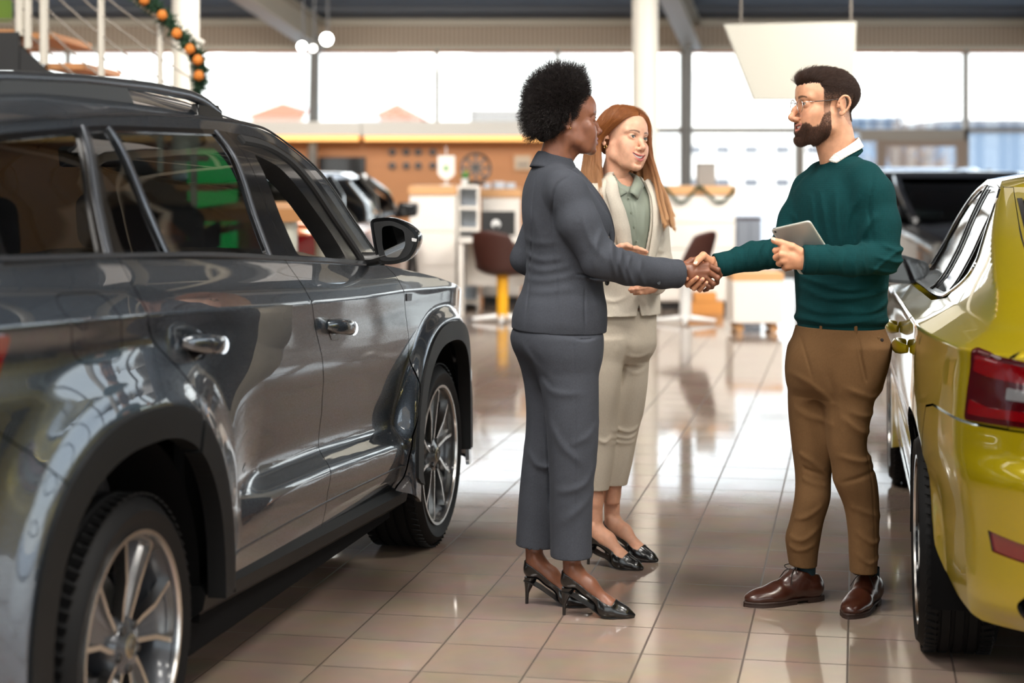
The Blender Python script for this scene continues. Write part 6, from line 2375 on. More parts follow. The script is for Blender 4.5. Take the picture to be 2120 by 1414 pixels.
# scalp and beard regions (head frame)
hl = np.interp(y, [-0.12, -0.085, -0.06, -0.035, -0.012, 0.004, 0.008, 0.026, 0.029, 0.040, 0.062, 0.09], [-0.085, -0.080, -0.062, -0.030, 0.014, 0.010, -0.030, -0.030, 0.046, 0.064, 0.066, 0.058])
nz_ = smooth_noise(HV, 0.006, 3) * 0.004
scalp = z + nz_ > hl
ear = (np.abs(x) > 0.0775) & (y > -0.055) & (y < 0.0) & (z < 0.032)
scalp &= ~ear
ztop = np.interp(y, [-0.10, -0.04, 0.03, 0.09], [0.045, 0.052, 0.052, 0.05])
fade = sstep(-0.06, 0.06, z)
stub = np.array(rgb(74, 54, 44)[:3])
sc = (scalp * (0.42 + 0.55 * fade))[:, None]
dk = sstep(-0.022, 0.006, z - ztop)[:, None]
HC = HC * (1 - sc) + (np.array(rgb(92, 66, 54)[:3]) * (1 - dk) + np.array(rgb(26, 17, 14)[:3]) * dk) * sc
ub = np.interp(y, [-0.02, 0.008, 0.026, 0.040, 0.060, 0.075, 0.11], [-0.05, -0.022, -0.030, -0.062, -0.070, -0.058, -0.054])
lb = np.interp(y, [-0.02, 0.01, 0.03, 0.08], [-0.085, -0.105, -0.125, -0.135])
mz, mw = -0.073, 0.031
uu_ = np.clip(x / mw, -1, 1)
lipz = (np.abs(x) < mw * 1.04) & (np.abs(z - (mz + 0.0135 * 1.2 * uu_ ** 2)) < 0.0125 * np.sqrt(1 - uu_ ** 2 * 0.9)) & (y > 0.055)
beard = (z + nz_ < ub) & (z + nz_ > lb) & (y > 0.006) & ~lipz & ~ear
under_nose = (np.abs(x) < 0.012) & (z > -0.055)
beard &= ~under_nose
bc = (beard * 0.62)[:, None]
HC = HC * (1 - bc) + np.array(rgb(58, 38, 28)[:3]) * bc

# right hand in the handshake
Yh = lambda px, py, Y: wp(px, py, Y) - morg
rw = Yh(1480, 549, 5.862)
r_mcp = [Yh(1438, 556, 5.872), Yh(1440, 566, 5.876), Yh(1447, 575, 5.873), Yh(1455, 582, 5.868)]
r_f = [[Yh(1414, 572, 5.862), Yh(1411, 579, 5.833), Yh(1422, 577, 5.800)],
       [Yh(1420, 584, 5.862), Yh(1424, 590, 5.822), Yh(1443, 575, 5.783)],
       [Yh(1433, 593, 5.862), Yh(1437, 597, 5.822), Yh(1455, 578, 5.783)],
       [Yh(1446, 597, 5.857), Yh(1449, 601, 5.826), Yh(1463, 585, 5.788)]]
r_t = [Yh(1470, 542, 5.845), Yh(1456, 529, 5.822), Yh(1446, 537, 5.795), Yh(1440, 546, 5.786)]
RHf = hand_field(rw, r_mcp, r_f, r_t, 1.0, wrist_dir=Yh(1520, 545, 5.885) - rw)
# left hand on the tablet
lw = Yh(1664, 538, 5.628)
l_mcp = [Yh(1622, 514, 5.618), Yh(1618, 527, 5.612), Yh(1621, 540, 5.615), Yh(1629, 551, 5.622)]
l_f = [[Yh(1606, 519, 5.640), Yh(1606, 521, 5.675), Yh(1616, 519, 5.705)],
       [Yh(1607, 533, 5.640), Yh(1608, 535, 5.680), Yh(1620, 533, 5.712)],
       [Yh(1613, 545, 5.645), Yh(1615, 547, 5.687), Yh(1627, 545, 5.720)],
       [Yh(1624, 554, 5.650), Yh(1627, 557, 5.690), Yh(1638, 556, 5.725)]]
l_t = [Yh(1655, 521, 5.622), Yh(1640, 511, 5.616), Yh(1617, 503, 5.622), Yh(1602, 498, 5.632)]
LHf = hand_field(lw, l_mcp, l_f, l_t, 1.05, wrist_dir=Yh(1715, 540, 5.650) - lw)

# torso and limbs under the clothes, one coarse field
B = SDF((-0.36, -0.34, 0.06), (0.24, 0.30, 1.52), 0.008)
rot = math.atan2(-0.8, 0.6)
ROWS = [(690, 1740, .163, .118), (645, 1741, .163, .118), (600, 1741, .168, .118), (540, 1742, .176, .125), (480, 1742, .186, .130), (430, 1744, .192, .132), (395, 1745, .182, .118), (368, 1745, .145, .095), (350, 1745, .095, .075), (335, 1746, .068, .066)]
RB = [(mp_(c, py)[2], mp_(c, py)[0], 0.0, ra, rb, rot) for py, c, ra, rb in ROWS]
B.zstack([(r[0], r[1], r[2], r[3] - 0.025, r[4] - 0.025, r[5]) for r in RB], 0.02)
sh_l, sh_r = mp_(1813, 388, -0.15), mp_(1672, 388, 0.15)
el_l, el_r = mp_(1826, 533, -0.19), mp_(1622, 522, 0.03)
B.chain([mp_(1785, 372, -0.08), sh_l, el_l, lw], [0.04, 0.042, 0.034, 0.024], 0.02)
B.chain([mp_(1700, 372, 0.08), sh_r, el_r, rw], [0.04, 0.042, 0.034, 0.024], 0.02)
LEG_R = [(720, 1697, .088, .09), (790, 1686, .086, .09), (850, 1684, .083, .088), (920, 1684, .072, .078), (985, 1684, .060, .068), (1030, 1680, .059, .066), (1075, 1669, .056, .062), (1110, 1661, .058, .062), (1140, 1660, .052, .056), (1169, 1661, .046, .052)]
LEG_L = [(720, 1778, .090, .09), (790, 1764, .085, .09), (850, 1757, .074, .086), (920, 1753, .063, .078), (960, 1763, .068, .076), (1000, 1771, .070, .074), (1050, 1784, .057, .068), (1100, 1788, .050, .062), (1150, 1788, .046, .058), (1184, 1788, .044, .056)]
zx = lambda py, c, dy: (mp_(c, py, dy)[2], mp_(c, py, dy)[0])
rR = [(*zx(py, c, 0.07), 0.075 - 0.02 * (py > 1000), ra, rb, 0) for py, c, ra, rb in LEG_R]
rL = [(*zx(py, c, -0.07), -0.075 + 0.01 * (py > 1000), ra, rb, 0) for py, c, ra, rb in LEG_L]
for rr_ in (rR, rL):
    B.zstack([(r[0], r[1], r[2], max(r[3] - 0.02, 0.03), max(r[4] - 0.02, 0.03), 0) for r in rr_], 0.02)
BV, BQ = B.mesh()
skinc = np.array(rgb(*HM['skin'])[:3])
skinh = np.array(rgb(208, 150, 116)[:3])
RV, RQ = RHf.mesh()
LV, LQ = LHf.mesh()
man = mesh_obj('person', [(xf(HV, MH), HQ), (RV, RQ), (LV, LQ), (BV, BQ)], m_skin,
               colors=[HC, np.tile(skinh, (len(RV), 1)), np.tile(skinh, (len(LV), 1)), np.tile(skinc, (len(BV), 1))])
man.location = morg
tag(man, 'bearded man in glasses, dark green sweater and brown trousers, holding a tablet', 'person')
add_eyes(man, MH, HM, look=(0.0, 1.0, 0.02))
make_teeth(man, MH, HM)
for f, nrm in ((r_f[1], (0.2, -1, 0.3)), (r_f[2], (0.2, -1, 0.3)), (r_f[3], (0.2, -1, 0.3)), (r_f[0], (0, -1, 0.2))):
    nail(man, f[2], f[1], nrm, 0.0072, m_nail)
nail(man, r_t[3], r_t[2], (-0.3, -1, 0.1), 0.0090, m_nail)
nail(man, l_t[3], l_t[2], (0.0, -0.8, 0.6), 0.0094, m_nail)

# hair: short faded sides, longer top swept back; trimmed beard
m_hair_m = hair_mat('hair_dark_brown', (36, 23, 17), (66, 43, 31), 0.5)
topm = scalp & (z > ztop)
sidem = scalp & (z <= ztop + 0.006) & (z > -0.055)
P_, N_ = scatter(HV, HQ, topm, 17000, 1)
yq = P_[:, 1]
back = np.stack([P_[:, 0] * 2.0 + 0.15, np.interp(yq, [-0.1, 0.02, 0.05, 0.08], [-0.9, -0.95, -0.75, -0.15]), np.interp(yq, [-0.1, -0.05, 0.0, 0.05, 0.08], [-0.45, -0.25, -0.05, 0.25, 0.45])], 1)
ln = np.interp(yq, [-0.10, -0.05, 0.0, 0.05, 0.08], [0.014, 0.020, 0.028, 0.035, 0.033])
ln = ln * np.interp(np.abs(P_[:, 0]), [0.0, 0.045, 0.07], [1.0, 0.95, 0.6])
clump = np.stack([smooth_noise(P_, 0.018, 30 + q, 2) for q in range(3)], 1) * 0.35
st1 = grow(P_, N_, back + clump, ln, 7, 0.85, jitter=0.10, seed=2, lift=0.0)
P_, N_ = scatter(HV, HQ, sidem, 24000, 3)
dirs = np.stack([P_[:, 0] * 0, -0.75 + 0 * P_[:, 0], -0.55 + 0 * P_[:, 0]], 1)
ln = np.interp(P_[:, 2], [-0.06, -0.01, 0.03, 0.055], [0.0016, 0.0024, 0.0052, 0.013])
ln = np.where(P_[:, 1] < -0.070, np.maximum(ln, np.interp(P_[:, 2], [-0.07, -0.03, 0.03], [0.003, 0.007, 0.012])), ln)
st2 = grow(P_, N_, dirs, ln, 7, 0.7, jitter=0.18, seed=4)
keep = np.random.default_rng(9).random(len(st2)) < np.interp(P_[:, 2], [-0.07, -0.03, 0.02, 0.05], [0.35, 0.5, 0.8, 1.0])
st2 = st2[keep]
P_, N_ = scatter(HV, HQ, beard, 15000, 5)
dirs = np.stack([P_[:, 0] * 3, 0.10 + 0 * P_[:, 0], -0.9 + 0 * P_[:, 0]], 1)
dirs += np.stack([smooth_noise(P_, 0.02, 40 + q, 2) for q in range(3)], 1) * 0.25
ln = np.interp(P_[:, 2], [-0.13, -0.10, -0.06, -0.03], [0.012, 0.010, 0.006, 0.004])
st3 = grow(P_, N_, dirs, ln, 7, 0.75, jitter=0.22, seed=6)
strands('hair', np.vstack([st1, st2]) @ MH[:3, :3].T + MH[:3, 3], 0.00030, m_hair_m, man)
strands('beard', st3 @ MH[:3, :3].T + MH[:3, 3], 0.00028, hair_mat('beard_brown', (40, 25, 18), (92, 58, 40), 0.5), man)

# glasses
gl = MB()
a = np.linspace(0, 2 * PI, 36)
for sx in (-1, 1):
    gl.tube(xf(np.stack([sx * 0.0325 + 0.0220 * np.cos(a), 0.0935 - 0.10 * (sx * 0.0325 + 0.0220 * np.cos(a)) ** 2 * 6 + 0 * a, -0.006 + 0.0205 * np.sin(a)], 1), MH), 0.0011, 8, caps=False)
    gl.tube(xf([(sx * 0.0545, 0.0915, 0.003), (sx * 0.070, 0.086, 0.006), (sx * 0.0745, 0.060, 0.007)], MH), 0.0011, 8)
gl.tube(xf(spline([(-0.011, 0.0935, 0.001), (0, 0.0955, 0.0045), (0.011, 0.0935, 0.001)], 8), MH), 0.0011, 8)
gls = gl.build('glasses', m_silver, man, ang=180)
tm = MB()
for sx in (-1, 1):
    tm.tube(xf(spline([(sx * 0.0745, 0.060, 0.007), (sx * 0.0755, 0.015, 0.010), (sx * 0.0765, -0.022, 0.013), (sx * 0.0765, -0.036, 0.000)], 14), MH), 0.0016, 8)
tm.build('temple_arm', mat('dark_acetate', rgb(40, 26, 20), 0.3), gls, ang=180)
for sx in (-1, 1):
    c = np.array((sx * 0.0325, 0.093 - 0.6 * 0.0325 ** 2, -0.006))
    r_ = [c] + [c + (0.0216 * math.cos(q), -0.6 * ((c[0] + 0.0216 * math.cos(q)) ** 2 - c[0] ** 2), 0.0202 * math.sin(q)) for q in np.linspace(0, 2 * PI, 32, endpoint=False)]
    MB().add(xf(r_, MH), [(0, i + 1, (i + 1) % 32 + 1) for i in range(32)]).build('lens', thin_glass('spectacle_lens', (0.97, 0.97, 0.97, 1), 0.8, 1.35), gls, ang=180)

# sweater
G = SDF((-0.46, -0.40, 0.86), (0.28, 0.34, 1.53), 0.0034)
G.zstack(RB, 0.015, ex=2.25)
G.chain([mp_(1762, 352, -0.05), mp_(1790, 372, -0.11), mp_(1808, 402, -0.15), mp_(1822, 465, -0.165), el_l + (0.004, 0, 0.002)], [0.048, 0.055, 0.062, 0.062, 0.055], 0.03)
G.chain([el_l + (0.004, 0, 0.002), mp_(1760, 541, -0.245), mp_(1700, 538, -0.268), mp_(1667, 537, -0.273)], [0.054, 0.047, 0.0445, 0.0435], 0.016)
G.chain([mp_(1728, 352, 0.05), mp_(1702, 368, 0.10), mp_(1678, 392, 0.15), mp_(1648, 455, 0.09), el_r], [0.045, 0.050, 0.056, 0.054, 0.052], 0.03)
G.chain([el_r, mp_(1560, 531, 0.0), mp_(1498, 547, -0.03), mp_(1481, 549, -0.036)], [0.051, 0.047, 0.037, 0.035], 0.016)
# shoulder seam, folds at the elbow and waist
C = lambda pts, amp, w, y0, y1: G.crease([mp_(*q) for q in pts], amp, w, y0, y1)
C([(1790, 345), (1775, 400), (1774, 450), (1780, 495)], -0.006, 0.006, -0.40, -0.10)
for q, am in (([(1866, 492), (1835, 512), (1795, 500)], .007), ([(1866, 522), (1830, 535), (1778, 522)], .007), ([(1860, 552), (1812, 556), (1765, 545)], .006), ([(1848, 505), (1815, 520), (1785, 545), (1770, 560)], .006),
              ([(1738, 512), (1733, 540), (1742, 568)], .0045), ([(1716, 514), (1708, 540), (1716, 564)], .004), ([(1757, 512), (1756, 540), (1768, 566)], .004)):
    C(q, am, 0.0075, -0.42, -0.13)
for px in (1604, 1586, 1564, 1540, 1515):
    C([(px + 20, 495), (px + 2, 520), (px + 6, 560)], 0.0055, 0.007, -0.12, 0.12)
for q, am, w in (([(1655, 592), (1700, 612), (1770, 606), (1826, 590)], .008, .011), ([(1652, 628), (1690, 642), (1750, 634)], .008, .011), ([(1680, 585), (1740, 594), (1800, 584)], .006, .009), ([(1740, 640), (1790, 636), (1828, 618)], .008, .011),
                 ([(1650, 652), (1700, 664), (1760, 655), (1826, 645)], .008, .010), ([(1655, 570), (1680, 580), (1720, 582)], .006, .009),
                 ([(1688, 390), (1692, 440), (1703, 510)], .006, .010), ([(1716, 392), (1714, 450), (1722, 510)], .005, .009), ([(1758, 400), (1735, 450), (1728, 510)], .006, .010), ([(1786, 440), (1765, 470), (1752, 512)], .008, .010), ([(1672, 400), (1676, 460), (1690, 520)], .006, .009)):
    C(q, am, w, -0.30, 0.02)
C([(1640, 440), (1655, 470), (1650, 500)], 0.006, 0.009, 0.0, 0.2)
hemz = mp_(1740, 691)[2]
zz = G.z
G.f = G.f - 0.006 * np.exp(-((zz - (hemz + 0.052)) / 0.012) ** 2) + 0.004 * sstep(hemz + 0.045, hemz + 0.03, zz)
G.half((0, 0, hemz), (0, 0, -1))
nk = mp_(1747, 332)
G.cap(mp_(1752, 380), mp_(1742, 305), 0.060, 0.064, 0.004, 'cut')
G.half(mp_(1481, 549, -0.036), mp_(1470, 551, -0.04) - mp_(1500, 546, -0.03), 0.09)
G.half(mp_(1661, 537, -0.275), mp_(1650, 536, -0.275) - mp_(1700, 538, -0.268), 0.07)
GV, GQ = G.mesh()
sw_ = mesh_obj('sweater', [(GV, GQ)], m_sweater, man)


def ring_band(name, c, axis, ra, w, m, parent, up=(0, 0, 1), th=0.004, n=40, flat=(1, 1)):
    """a rib band: short tube round an axis"""
    ax = unit(axis)
    U = unit(np.asarray(up, float) - ax * (np.asarray(up, float) @ ax))
    V_ = np.cross(ax, U)
    rows = []
    for t, dr in ((-0.5, 0.0), (-0.42, th), (0.42, th), (0.5, 0.0)):
        q = np.linspace(0, 2 * PI, n, endpoint=False)
        rows.append(np.asarray(c) + ax * w * t + (ra + dr) * (np.cos(q)[:, None] * U * flat[0] + np.sin(q)[:, None] * V_ * flat[1]))
    return MB().loft(rows, False).build(name, m, parent, ang=180)


ring_band('cuff', mp_(1489, 548, -0.034), mp_(1481, 549, -0.036) - mp_(1510, 544, -0.025), 0.0355, 0.030, m_sweater, sw_)
ring_band('cuff', mp_(1676, 538, -0.272), mp_(1667, 537, -0.273) - mp_(1700, 538, -0.268), 0.044, 0.040, m_sweater, sw_)
# crew neck rib and shirt collar
NC = mp_(1745, 333)
rows = []
ncx = mp_(1743, 306)
for t in np.linspace(0, 1, 6):
    q0 = math.radians(14 + 50 * t)
    row = []
    for q in np.linspace(q0, 2 * PI - q0, 56):
        rx, ry = 0.054 + 0.017 * t, 0.062 + 0.014 * t
        X, Yv = -math.cos(q) * rx, -math.sin(q) * ry
        near = math.exp(-(min(q - q0, 2 * PI - q0 - q) / 0.35) ** 2)
        z_ = 0.64 * (-math.cos(q)) * 0.054 - 0.030 * t - 0.006 * t * near
        row.append(ncx + (X, Yv, z_))
    rows.append(row)
MB().grid(np.array(rows)).build('shirt_collar', m_shirt, man, ang=180, solid=0.003)
ring_band('neck_rib', mp_(1744, 326), (-0.55, -0.10, 1), 0.068, 0.024, m_sweater, sw_, th=0.004)

# trousers
T = SDF((-0.22, -0.24, 0.05), (0.24, 0.24, 0.96), 0.0034)
PEL = [(700, 1739, .172, .126), (735, 1735, .177, .138), (770, 1730, .170, .134), (800, 1729, .150, .118), (822, 1728, .10, .085)]
T.zstack([(mp_(c, py)[2], mp_(c, py)[0], 0.0, ra, rb, rot) for py, c, ra, rb in [(672, 1739, .158, .115)] + PEL], 0.02)
T.zstack(rR, 0.05)
T.zstack(rL, 0.05)
CT = lambda pts, amp, w, y0=-0.3, y1=0.02: T.crease([mp_(*q) for q in pts], amp, w, y0, y1)
for q, am, w in (([(1640, 935), (1680, 955), (1718, 990)], .005, .010), ([(1644, 962), (1675, 975), (1712, 985)], -.005, .008), ([(1650, 985), (1680, 1000), (1712, 1008)], .004, .009), ([(1628, 1108), (1660, 1118), (1700, 1090)], .005, .009), ([(1628, 1128), (1655, 1140), (1692, 1125)], .0045, .008), ([(1640, 1075), (1668, 1070), (1704, 1045)], .005, .009),
                 ([(1806, 928), (1770, 940), (1722, 930)], .006, .010), ([(1812, 958), (1775, 968), (1728, 985)], -.005, .008), ([(1802, 885), (1765, 880), (1725, 850)], .005, .011), ([(1818, 1135), (1785, 1150), (1760, 1130)], .004, .008), ([(1820, 1100), (1790, 1108), (1758, 1085)], .005, .009), ([(1818, 1060), (1790, 1050), (1748, 1035)], .004, .010),
                 ([(1835, 790), (1790, 812), (1730, 790)], .005, .011), ([(1634, 770), (1670, 790), (1715, 830)], .005, .011), ([(1700, 760), (1712, 820), (1716, 900)], -.005, .010), ([(1815, 835), (1780, 850), (1740, 838)], .004, .010), ([(1640, 840), (1670, 860), (1712, 870)], .004, .012)):
    CT(q, am, w)
CT([(1757, 688), (1763, 735), (1773, 778)], -0.006, 0.004)
CT([(1752, 688), (1758, 735), (1768, 778)], 0.003, 0.004)
CT([(1655, 692), (1664, 740), (1672, 775)], -0.004, 0.004)
CT([(1790, 800), (1776, 900), (1790, 1000), (1800, 1170)], -0.002, 0.003)
T.half((0, 0, mp_(1700, 676)[2]), (0, 0, 1))
T.half(mp_(1660, 1170, 0.06), (-0.1, 0, -1))
hm_ = sstep(mp_(1700, 985)[2], mp_(1700, 960)[2], T.z)
TV, TQ = T.mesh()
tro = mesh_obj('trousers', [(TV, TQ)], m_chino, man)
MB().box(mp_(1822, 703, -0.12), (0.050, 0.012, 0.024), rotz(0.9)).build('pocket_flap', m_chino, tro, bevel=0.004)
MB().lathe([(0, 0.004), (0.005, 0.003), (0.006, 0)], 14, mp_(1826, 704, -0.136), rotx(PI / 2)).build('button', m_lace, tro)
for q, (px, py, dy) in enumerate(((1772, 690, -0.150), (1700, 690, -0.085))):
    MB().box(mp_(px, py, dy), (0.010, 0.008, 0.05), rotz(-0.6)).build('belt_loop', m_chino, tro, bevel=0.002)

dress_shoe(man, mp_(1700, 1222, 0.075) * (1, 1, 0), (-0.94, -0.34), 0.285, m_leather, m_sole_b, m_lace, m_sock)
dress_shoe(man, mp_(1812, 1222, 0.055) * (1, 1, 0), (-0.50, -0.866), 0.275, m_leather, m_sole_b, m_lace, m_sock)

# tablet in his left hand
ta = [wp(1595, 476, 5.672), wp(1675, 456, 5.587), None, wp(1656, 570, 5.762)]
e1, e2 = ta[1] - ta[0], ta[3] - ta[0]
nrm = unit(np.cross(e1, e2))
if nrm[1] > 0:
    nrm = -nrm
e2u = unit(e2)
e1u = unit(np.cross(e2u, nrm))
if e1u @ e1 < 0:
    e1u = -e1u
L1, L2 = np.linalg.norm(e1), np.linalg.norm(e2)
m_tab = mat('tablet_shell', rgb(196, 198, 190), 0.35, metal=0.35)
tab = thing('tablet_computer', 'pale grey tablet computer held in the hand of the bearded man', 'tablet', tuple(ta[0]))
pl = round_poly([(0, 0), (L1, 0), (L1, L2), (0, L2)], 0.014, 6)
MB().prism(pl, 0.0075, (e1u, e2u, -nrm), (0, 0, 0)).build('tablet_body', m_tab, tab, bevel=0.0025)
MB().prism(inset(pl, 0.004), 0.001, (e1u, e2u, -nrm), -nrm * 0.0078).build('screen', m_gloss_black, tab)
bk = MB().prism(inset(pl, 0.006), 0.0004, (e1u, e2u, nrm), (0, 0, 0)).build('back_panel', mat('tablet_back', rgb(168, 174, 170), 0.4, metal=0.3), tab)
MB().lathe([(0, 0.0008), (0.0035, 0.0008), (0.004, 0.0)], 20, e1u * 0.012 + e2u * 0.012 + nrm * 0.0004, np.stack([e1u, np.cross(nrm, e1u), nrm], 1)).build('camera_lens', m_black, tab)
MB().box(e1u * 0.014 - e2u * 0.0002 - nrm * 0.004, (0.010, 0.001, 0.0025), np.stack([e1u, e2u, nrm], 1)).build('side_button', m_black, tab)

# ------------------------------------------------------------------ the woman in the grey suit
GY, GX = 5.85, 0.165
gorg = np.array([GX, GY, 0.0])
gp = lambda px, py, dy=0.0: wp(px, py, GY + dy) - gorg
gabs = lambda px, py, Y: wp(px, py, Y) - gorg

m_skin2 = skin_mat('skin_dark', 0.38, 0.08)
m_nail2 = mat('nail_dark', rgb(150, 96, 78), 0.25, coat=0.4)
m_suit = cloth_mat('grey_suiting', rgb(60, 63, 70), 0.88, weave=1300, amount=0.24, bump=0.2)
m_suit_in = mat('suit_lining', rgb(34, 32, 40), 0.5)
m_pump = mat('black_leather', rgb(14, 14, 15), 0.24, coat=0.5, coat_rough=0.12)
m_pump_sole = mat('black_sole', rgb(20, 18, 17), 0.5)
m_btn = mat('black_button', rgb(16, 16, 18), 0.3, coat=0.4)

HG = dict(skin=(132, 86, 65), lips=(128, 66, 62), w=0.98, fem=0.8, jaw=0.047, chin_y=0.079, chin_z=-0.103, nose=(0, 0.103, -0.041), nose_w=0.0150, nasion_y=0.0775, lip=0.0072, mouth_y=0.0885, smile=0.006, open=0.0025, mouth_w=0.026,
          brow_c=(28, 18, 15), brow_t=0.0036, neck=0.050, neck_tilt=-0.045, eye_open=0.0046, blush=0.12, fold=0.4, lash=0.0011, iris=(40, 24, 16), bump=0.0)
g_fwd = unit((math.cos(math.radians(14)), math.sin(math.radians(14)), 0.0))
GH = mat4(frame(g_fwd, (0.0, 0, 1)) * 1.0, gp(1178, 246))
Hf = head_field(HG)
HV, HQ = Hf.mesh()
HC = paint_head(HV, HG)

# her right hand in the handshake
rw = gabs(1404, 565, 5.828)
r_mcp = [gabs(1464, 549, 5.812), gabs(1465, 562, 5.803), gabs(1461, 574, 5.806), gabs(1455, 583, 5.815)]
r_f = [[gabs(1486, 559, 5.822), gabs(1491, 570, 5.842), gabs(1486, 578, 5.866)],
       [gabs(1485, 575, 5.812), gabs(1484, 585, 5.838), gabs(1477, 590, 5.864)],
       [gabs(1476, 587, 5.812), gabs(1474, 594, 5.838), gabs(1466, 597, 5.864)],
       [gabs(1468, 593, 5.818), gabs(1464, 599, 5.836), gabs(1458, 602, 5.856)]]
r_t = [gabs(1414, 552, 5.842), gabs(1432, 540, 5.852), gabs(1452, 536, 5.868), gabs(1468, 543, 5.888)]
RHf = hand_field(rw, r_mcp, r_f, r_t, 0.94, wrist_dir=gabs(1366, 567, 5.80) - rw)
RV, RQ = RHf.mesh()

rotg = math.atan2(-0.966, 0.26)
JR = [(686, 1157, .185, .152), (660, 1158, .190, .153), (630, 1161, .182, .146), (600, 1165, .165, .131), (560, 1168, .150, .122), (520, 1170, .153, .125), (480, 1173, .165, .138), (450, 1172, .172, .142), (415, 1161, .185, .122), (388, 1152, .180, .100), (362, 1147, .135, .080), (342, 1146, .088, .066), (322, 1146, .062, .056)]
JB = [(gp(c, py)[2], gp(c, py)[0], 0.0, ra, rb, rotg) for py, c, ra, rb in JR]
sh_r, el_r = gp(1176, 402, -0.165), gp(1243, 540, -0.19)
sh_l, el_l = gp(1140, 402, 0.165), gp(1088, 535, 0.20)
LGR = [(700, 1178, .098, .10), (760, 1176, .100, .10), (850, 1182, .091, .10), (920, 1184, .085, .098), (1000, 1182, .074, .092), (1080, 1182, .069, .088), (1120, 1182, .068, .088), (1152, 1182.5, .0685, .088)]
LGL = [(700, 1128, .098, .10), (760, 1132, .088, .10), (800, 1136, .082, .098), (850, 1136, .076, .096), (900, 1132, .072, .094), (960, 1124, .070, .092), (1020, 1117, .068, .090), (1080, 1112, .067, .088), (1128, 1109, .067, .088)]
zg = lambda py, c, dy: (gp(c, py, dy)[2], gp(c, py, dy)[0])
rR = [(*zg(py, c, -0.085), -0.085, ra, rb, 0) for py, c, ra, rb in LGR]
rL = [(*zg(py, c, 0.075), 0.075, ra, rb, 0) for py, c, ra, rb in LGL]
B = SDF((-0.26, -0.34, 0.20), (0.26, 0.34, 1.54), 0.008)
B.zstack([(r[0], r[1], r[2], r[3] - 0.03, r[4] - 0.03, r[5]) for r in JB], 0.02)
B.chain([sh_r, el_r, rw], [0.036, 0.032, 0.022], 0.02)
B.chain([sh_l, el_l, gp(1200, 600, 0.2)], [0.036, 0.032, 0.022], 0.02)
for rr_ in (rR, rL):
    B.zstack([(r[0], r[1], r[2], max(r[3] - 0.03, 0.028), max(r[4] - 0.035, 0.03), 0) for r in rr_], 0.03)
BV, BQ = B.mesh()
skh = np.array(rgb(126, 82, 62)[:3])
feet = []
# body and feet: the feet come back from the shoe builder, so the shoes are built on a temporary parent first
woman = bpy.data.objects.new('person_tmp', None)
COL.objects.link(woman)
f1 = pump(woman, gp(1164, 1262, -0.08) * (1, 1, 0) + (0, 0, 0), (0.985, -0.17), m_pump, m_pump_sole, 0.237, 0.085)
f2 = pump(woman, gp(1087, 1248, 0.07) * (1, 1, 0), (0.97, -0.20), m_pump, m_pump_sole, 0.237, 0.085)
kids = list(woman.children)
wgrey = mesh_obj('person', [(xf(HV, GH), HQ), (RV, RQ), (BV, BQ), f1, f2], m_skin2,
                 colors=[HC, np.tile(skh, (len(RV), 1)), np.tile(skh, (len(BV), 1)), np.tile(skh, (len(f1[0]), 1)), np.tile(skh, (len(f2[0]), 1))])
wgrey.location = gorg
for k_ in kids:
    k_.parent = wgrey
bpy.data.objects.remove(woman)
tag(wgrey, 'woman with round dark afro in grey trouser suit and black heels, shaking hands', 'person')
add_eyes(wgrey, GH, HG, look=(0, 1, 0.02))
make_teeth(wgrey, GH, HG)

# jacket
G = SDF((-0.27, -0.36, 0.90), (0.42, 0.36, 1.53), 0.0033)
G.zstack(JB, 0.015, ex=2.15)
G.chain([gp(1158, 372, -0.10), gp(1172, 395, -0.155), gp(1200, 462, -0.185), el_r], [0.046, 0.060, 0.062, 0.060], 0.028)
G.chain([el_r, gp(1300, 556, -0.13), gp(1370, 566, -0.06), gp(1406, 567, -0.024)], [0.0600, 0.052, 0.048, 0.048], 0.018)
G.chain([gp(1142, 374, 0.10), sh_l, el_l], [0.046, 0.056, 0.050], 0.028)
G.chain([el_l, gp(1190, 600, 0.21)], [0.050, 0.045], 0.018)
C = lambda pts, amp, w, y0, y1: G.crease([gp(*q) for q in pts], amp, w, y0, y1)
C([(1172, 366), (1148, 385), (1141, 430), (1143, 475)], -0.0055, 0.0042, -0.4, -0.02)          # armhole seam
C([(1112, 345), (1102, 420), (1100, 520), (1094, 600), (1085, 670)], -0.0035, 0.0035, -0.3, 0.0)
C([(1141, 470), (1146, 520), (1150, 580), (1152, 640), (1153, 684)], -0.0035, 0.0035, -0.3, 0.0)  # back seam
C([(1207, 590), (1206, 640), (1208, 684)], -0.0035, 0.0035, -0.3, 0.0)
C([(1190, 562), (1222, 566), (1250, 570)], -0.006, 0.0035, -0.3, -0.02)
C([(1190, 567), (1222, 571), (1250, 575)], 0.004, 0.005, -0.3, -0.02)
for q, am, w in (([(1262, 492), (1258, 525), (1268, 565)], .007, .008), ([(1282, 505), (1276, 540), (1290, 580)], .007, .008), ([(1300, 518), (1292, 548), (1305, 585)], .006, .007), ([(1238, 470), (1225, 510), (1222, 550)], .006, .010), ([(1322, 528), (1318, 560), (1330, 590)], .004, .008), ([(1200, 440), (1215, 490), (1245, 530)], .005, .012)):
    C(q, am * 1.3, w, -0.35, -0.04)
for q, am, w in (([(1082, 520), (1115, 535), (1160, 530)], .006, .010), ([(1084, 548), (1120, 556), (1175, 545)], .006, .010), ([(1088, 575), (1130, 575), (1190, 562)], .005, .009), ([(1080, 490), (1110, 500), (1150, 498)], .004, .010), ([(1090, 600), (1130, 598), (1180, 590)], .005, .010), ([(1092, 430), (1110, 470), (1120, 520)], .004, .012), ([(1225, 600), (1235, 640), (1240, 680)], .004, .010)):
    C(q, am * 0.8, w * 1.2, -0.30, 0.04)
G.half((0, 0, gp(1157, 683)[2]), (-0.03, 0, -1))
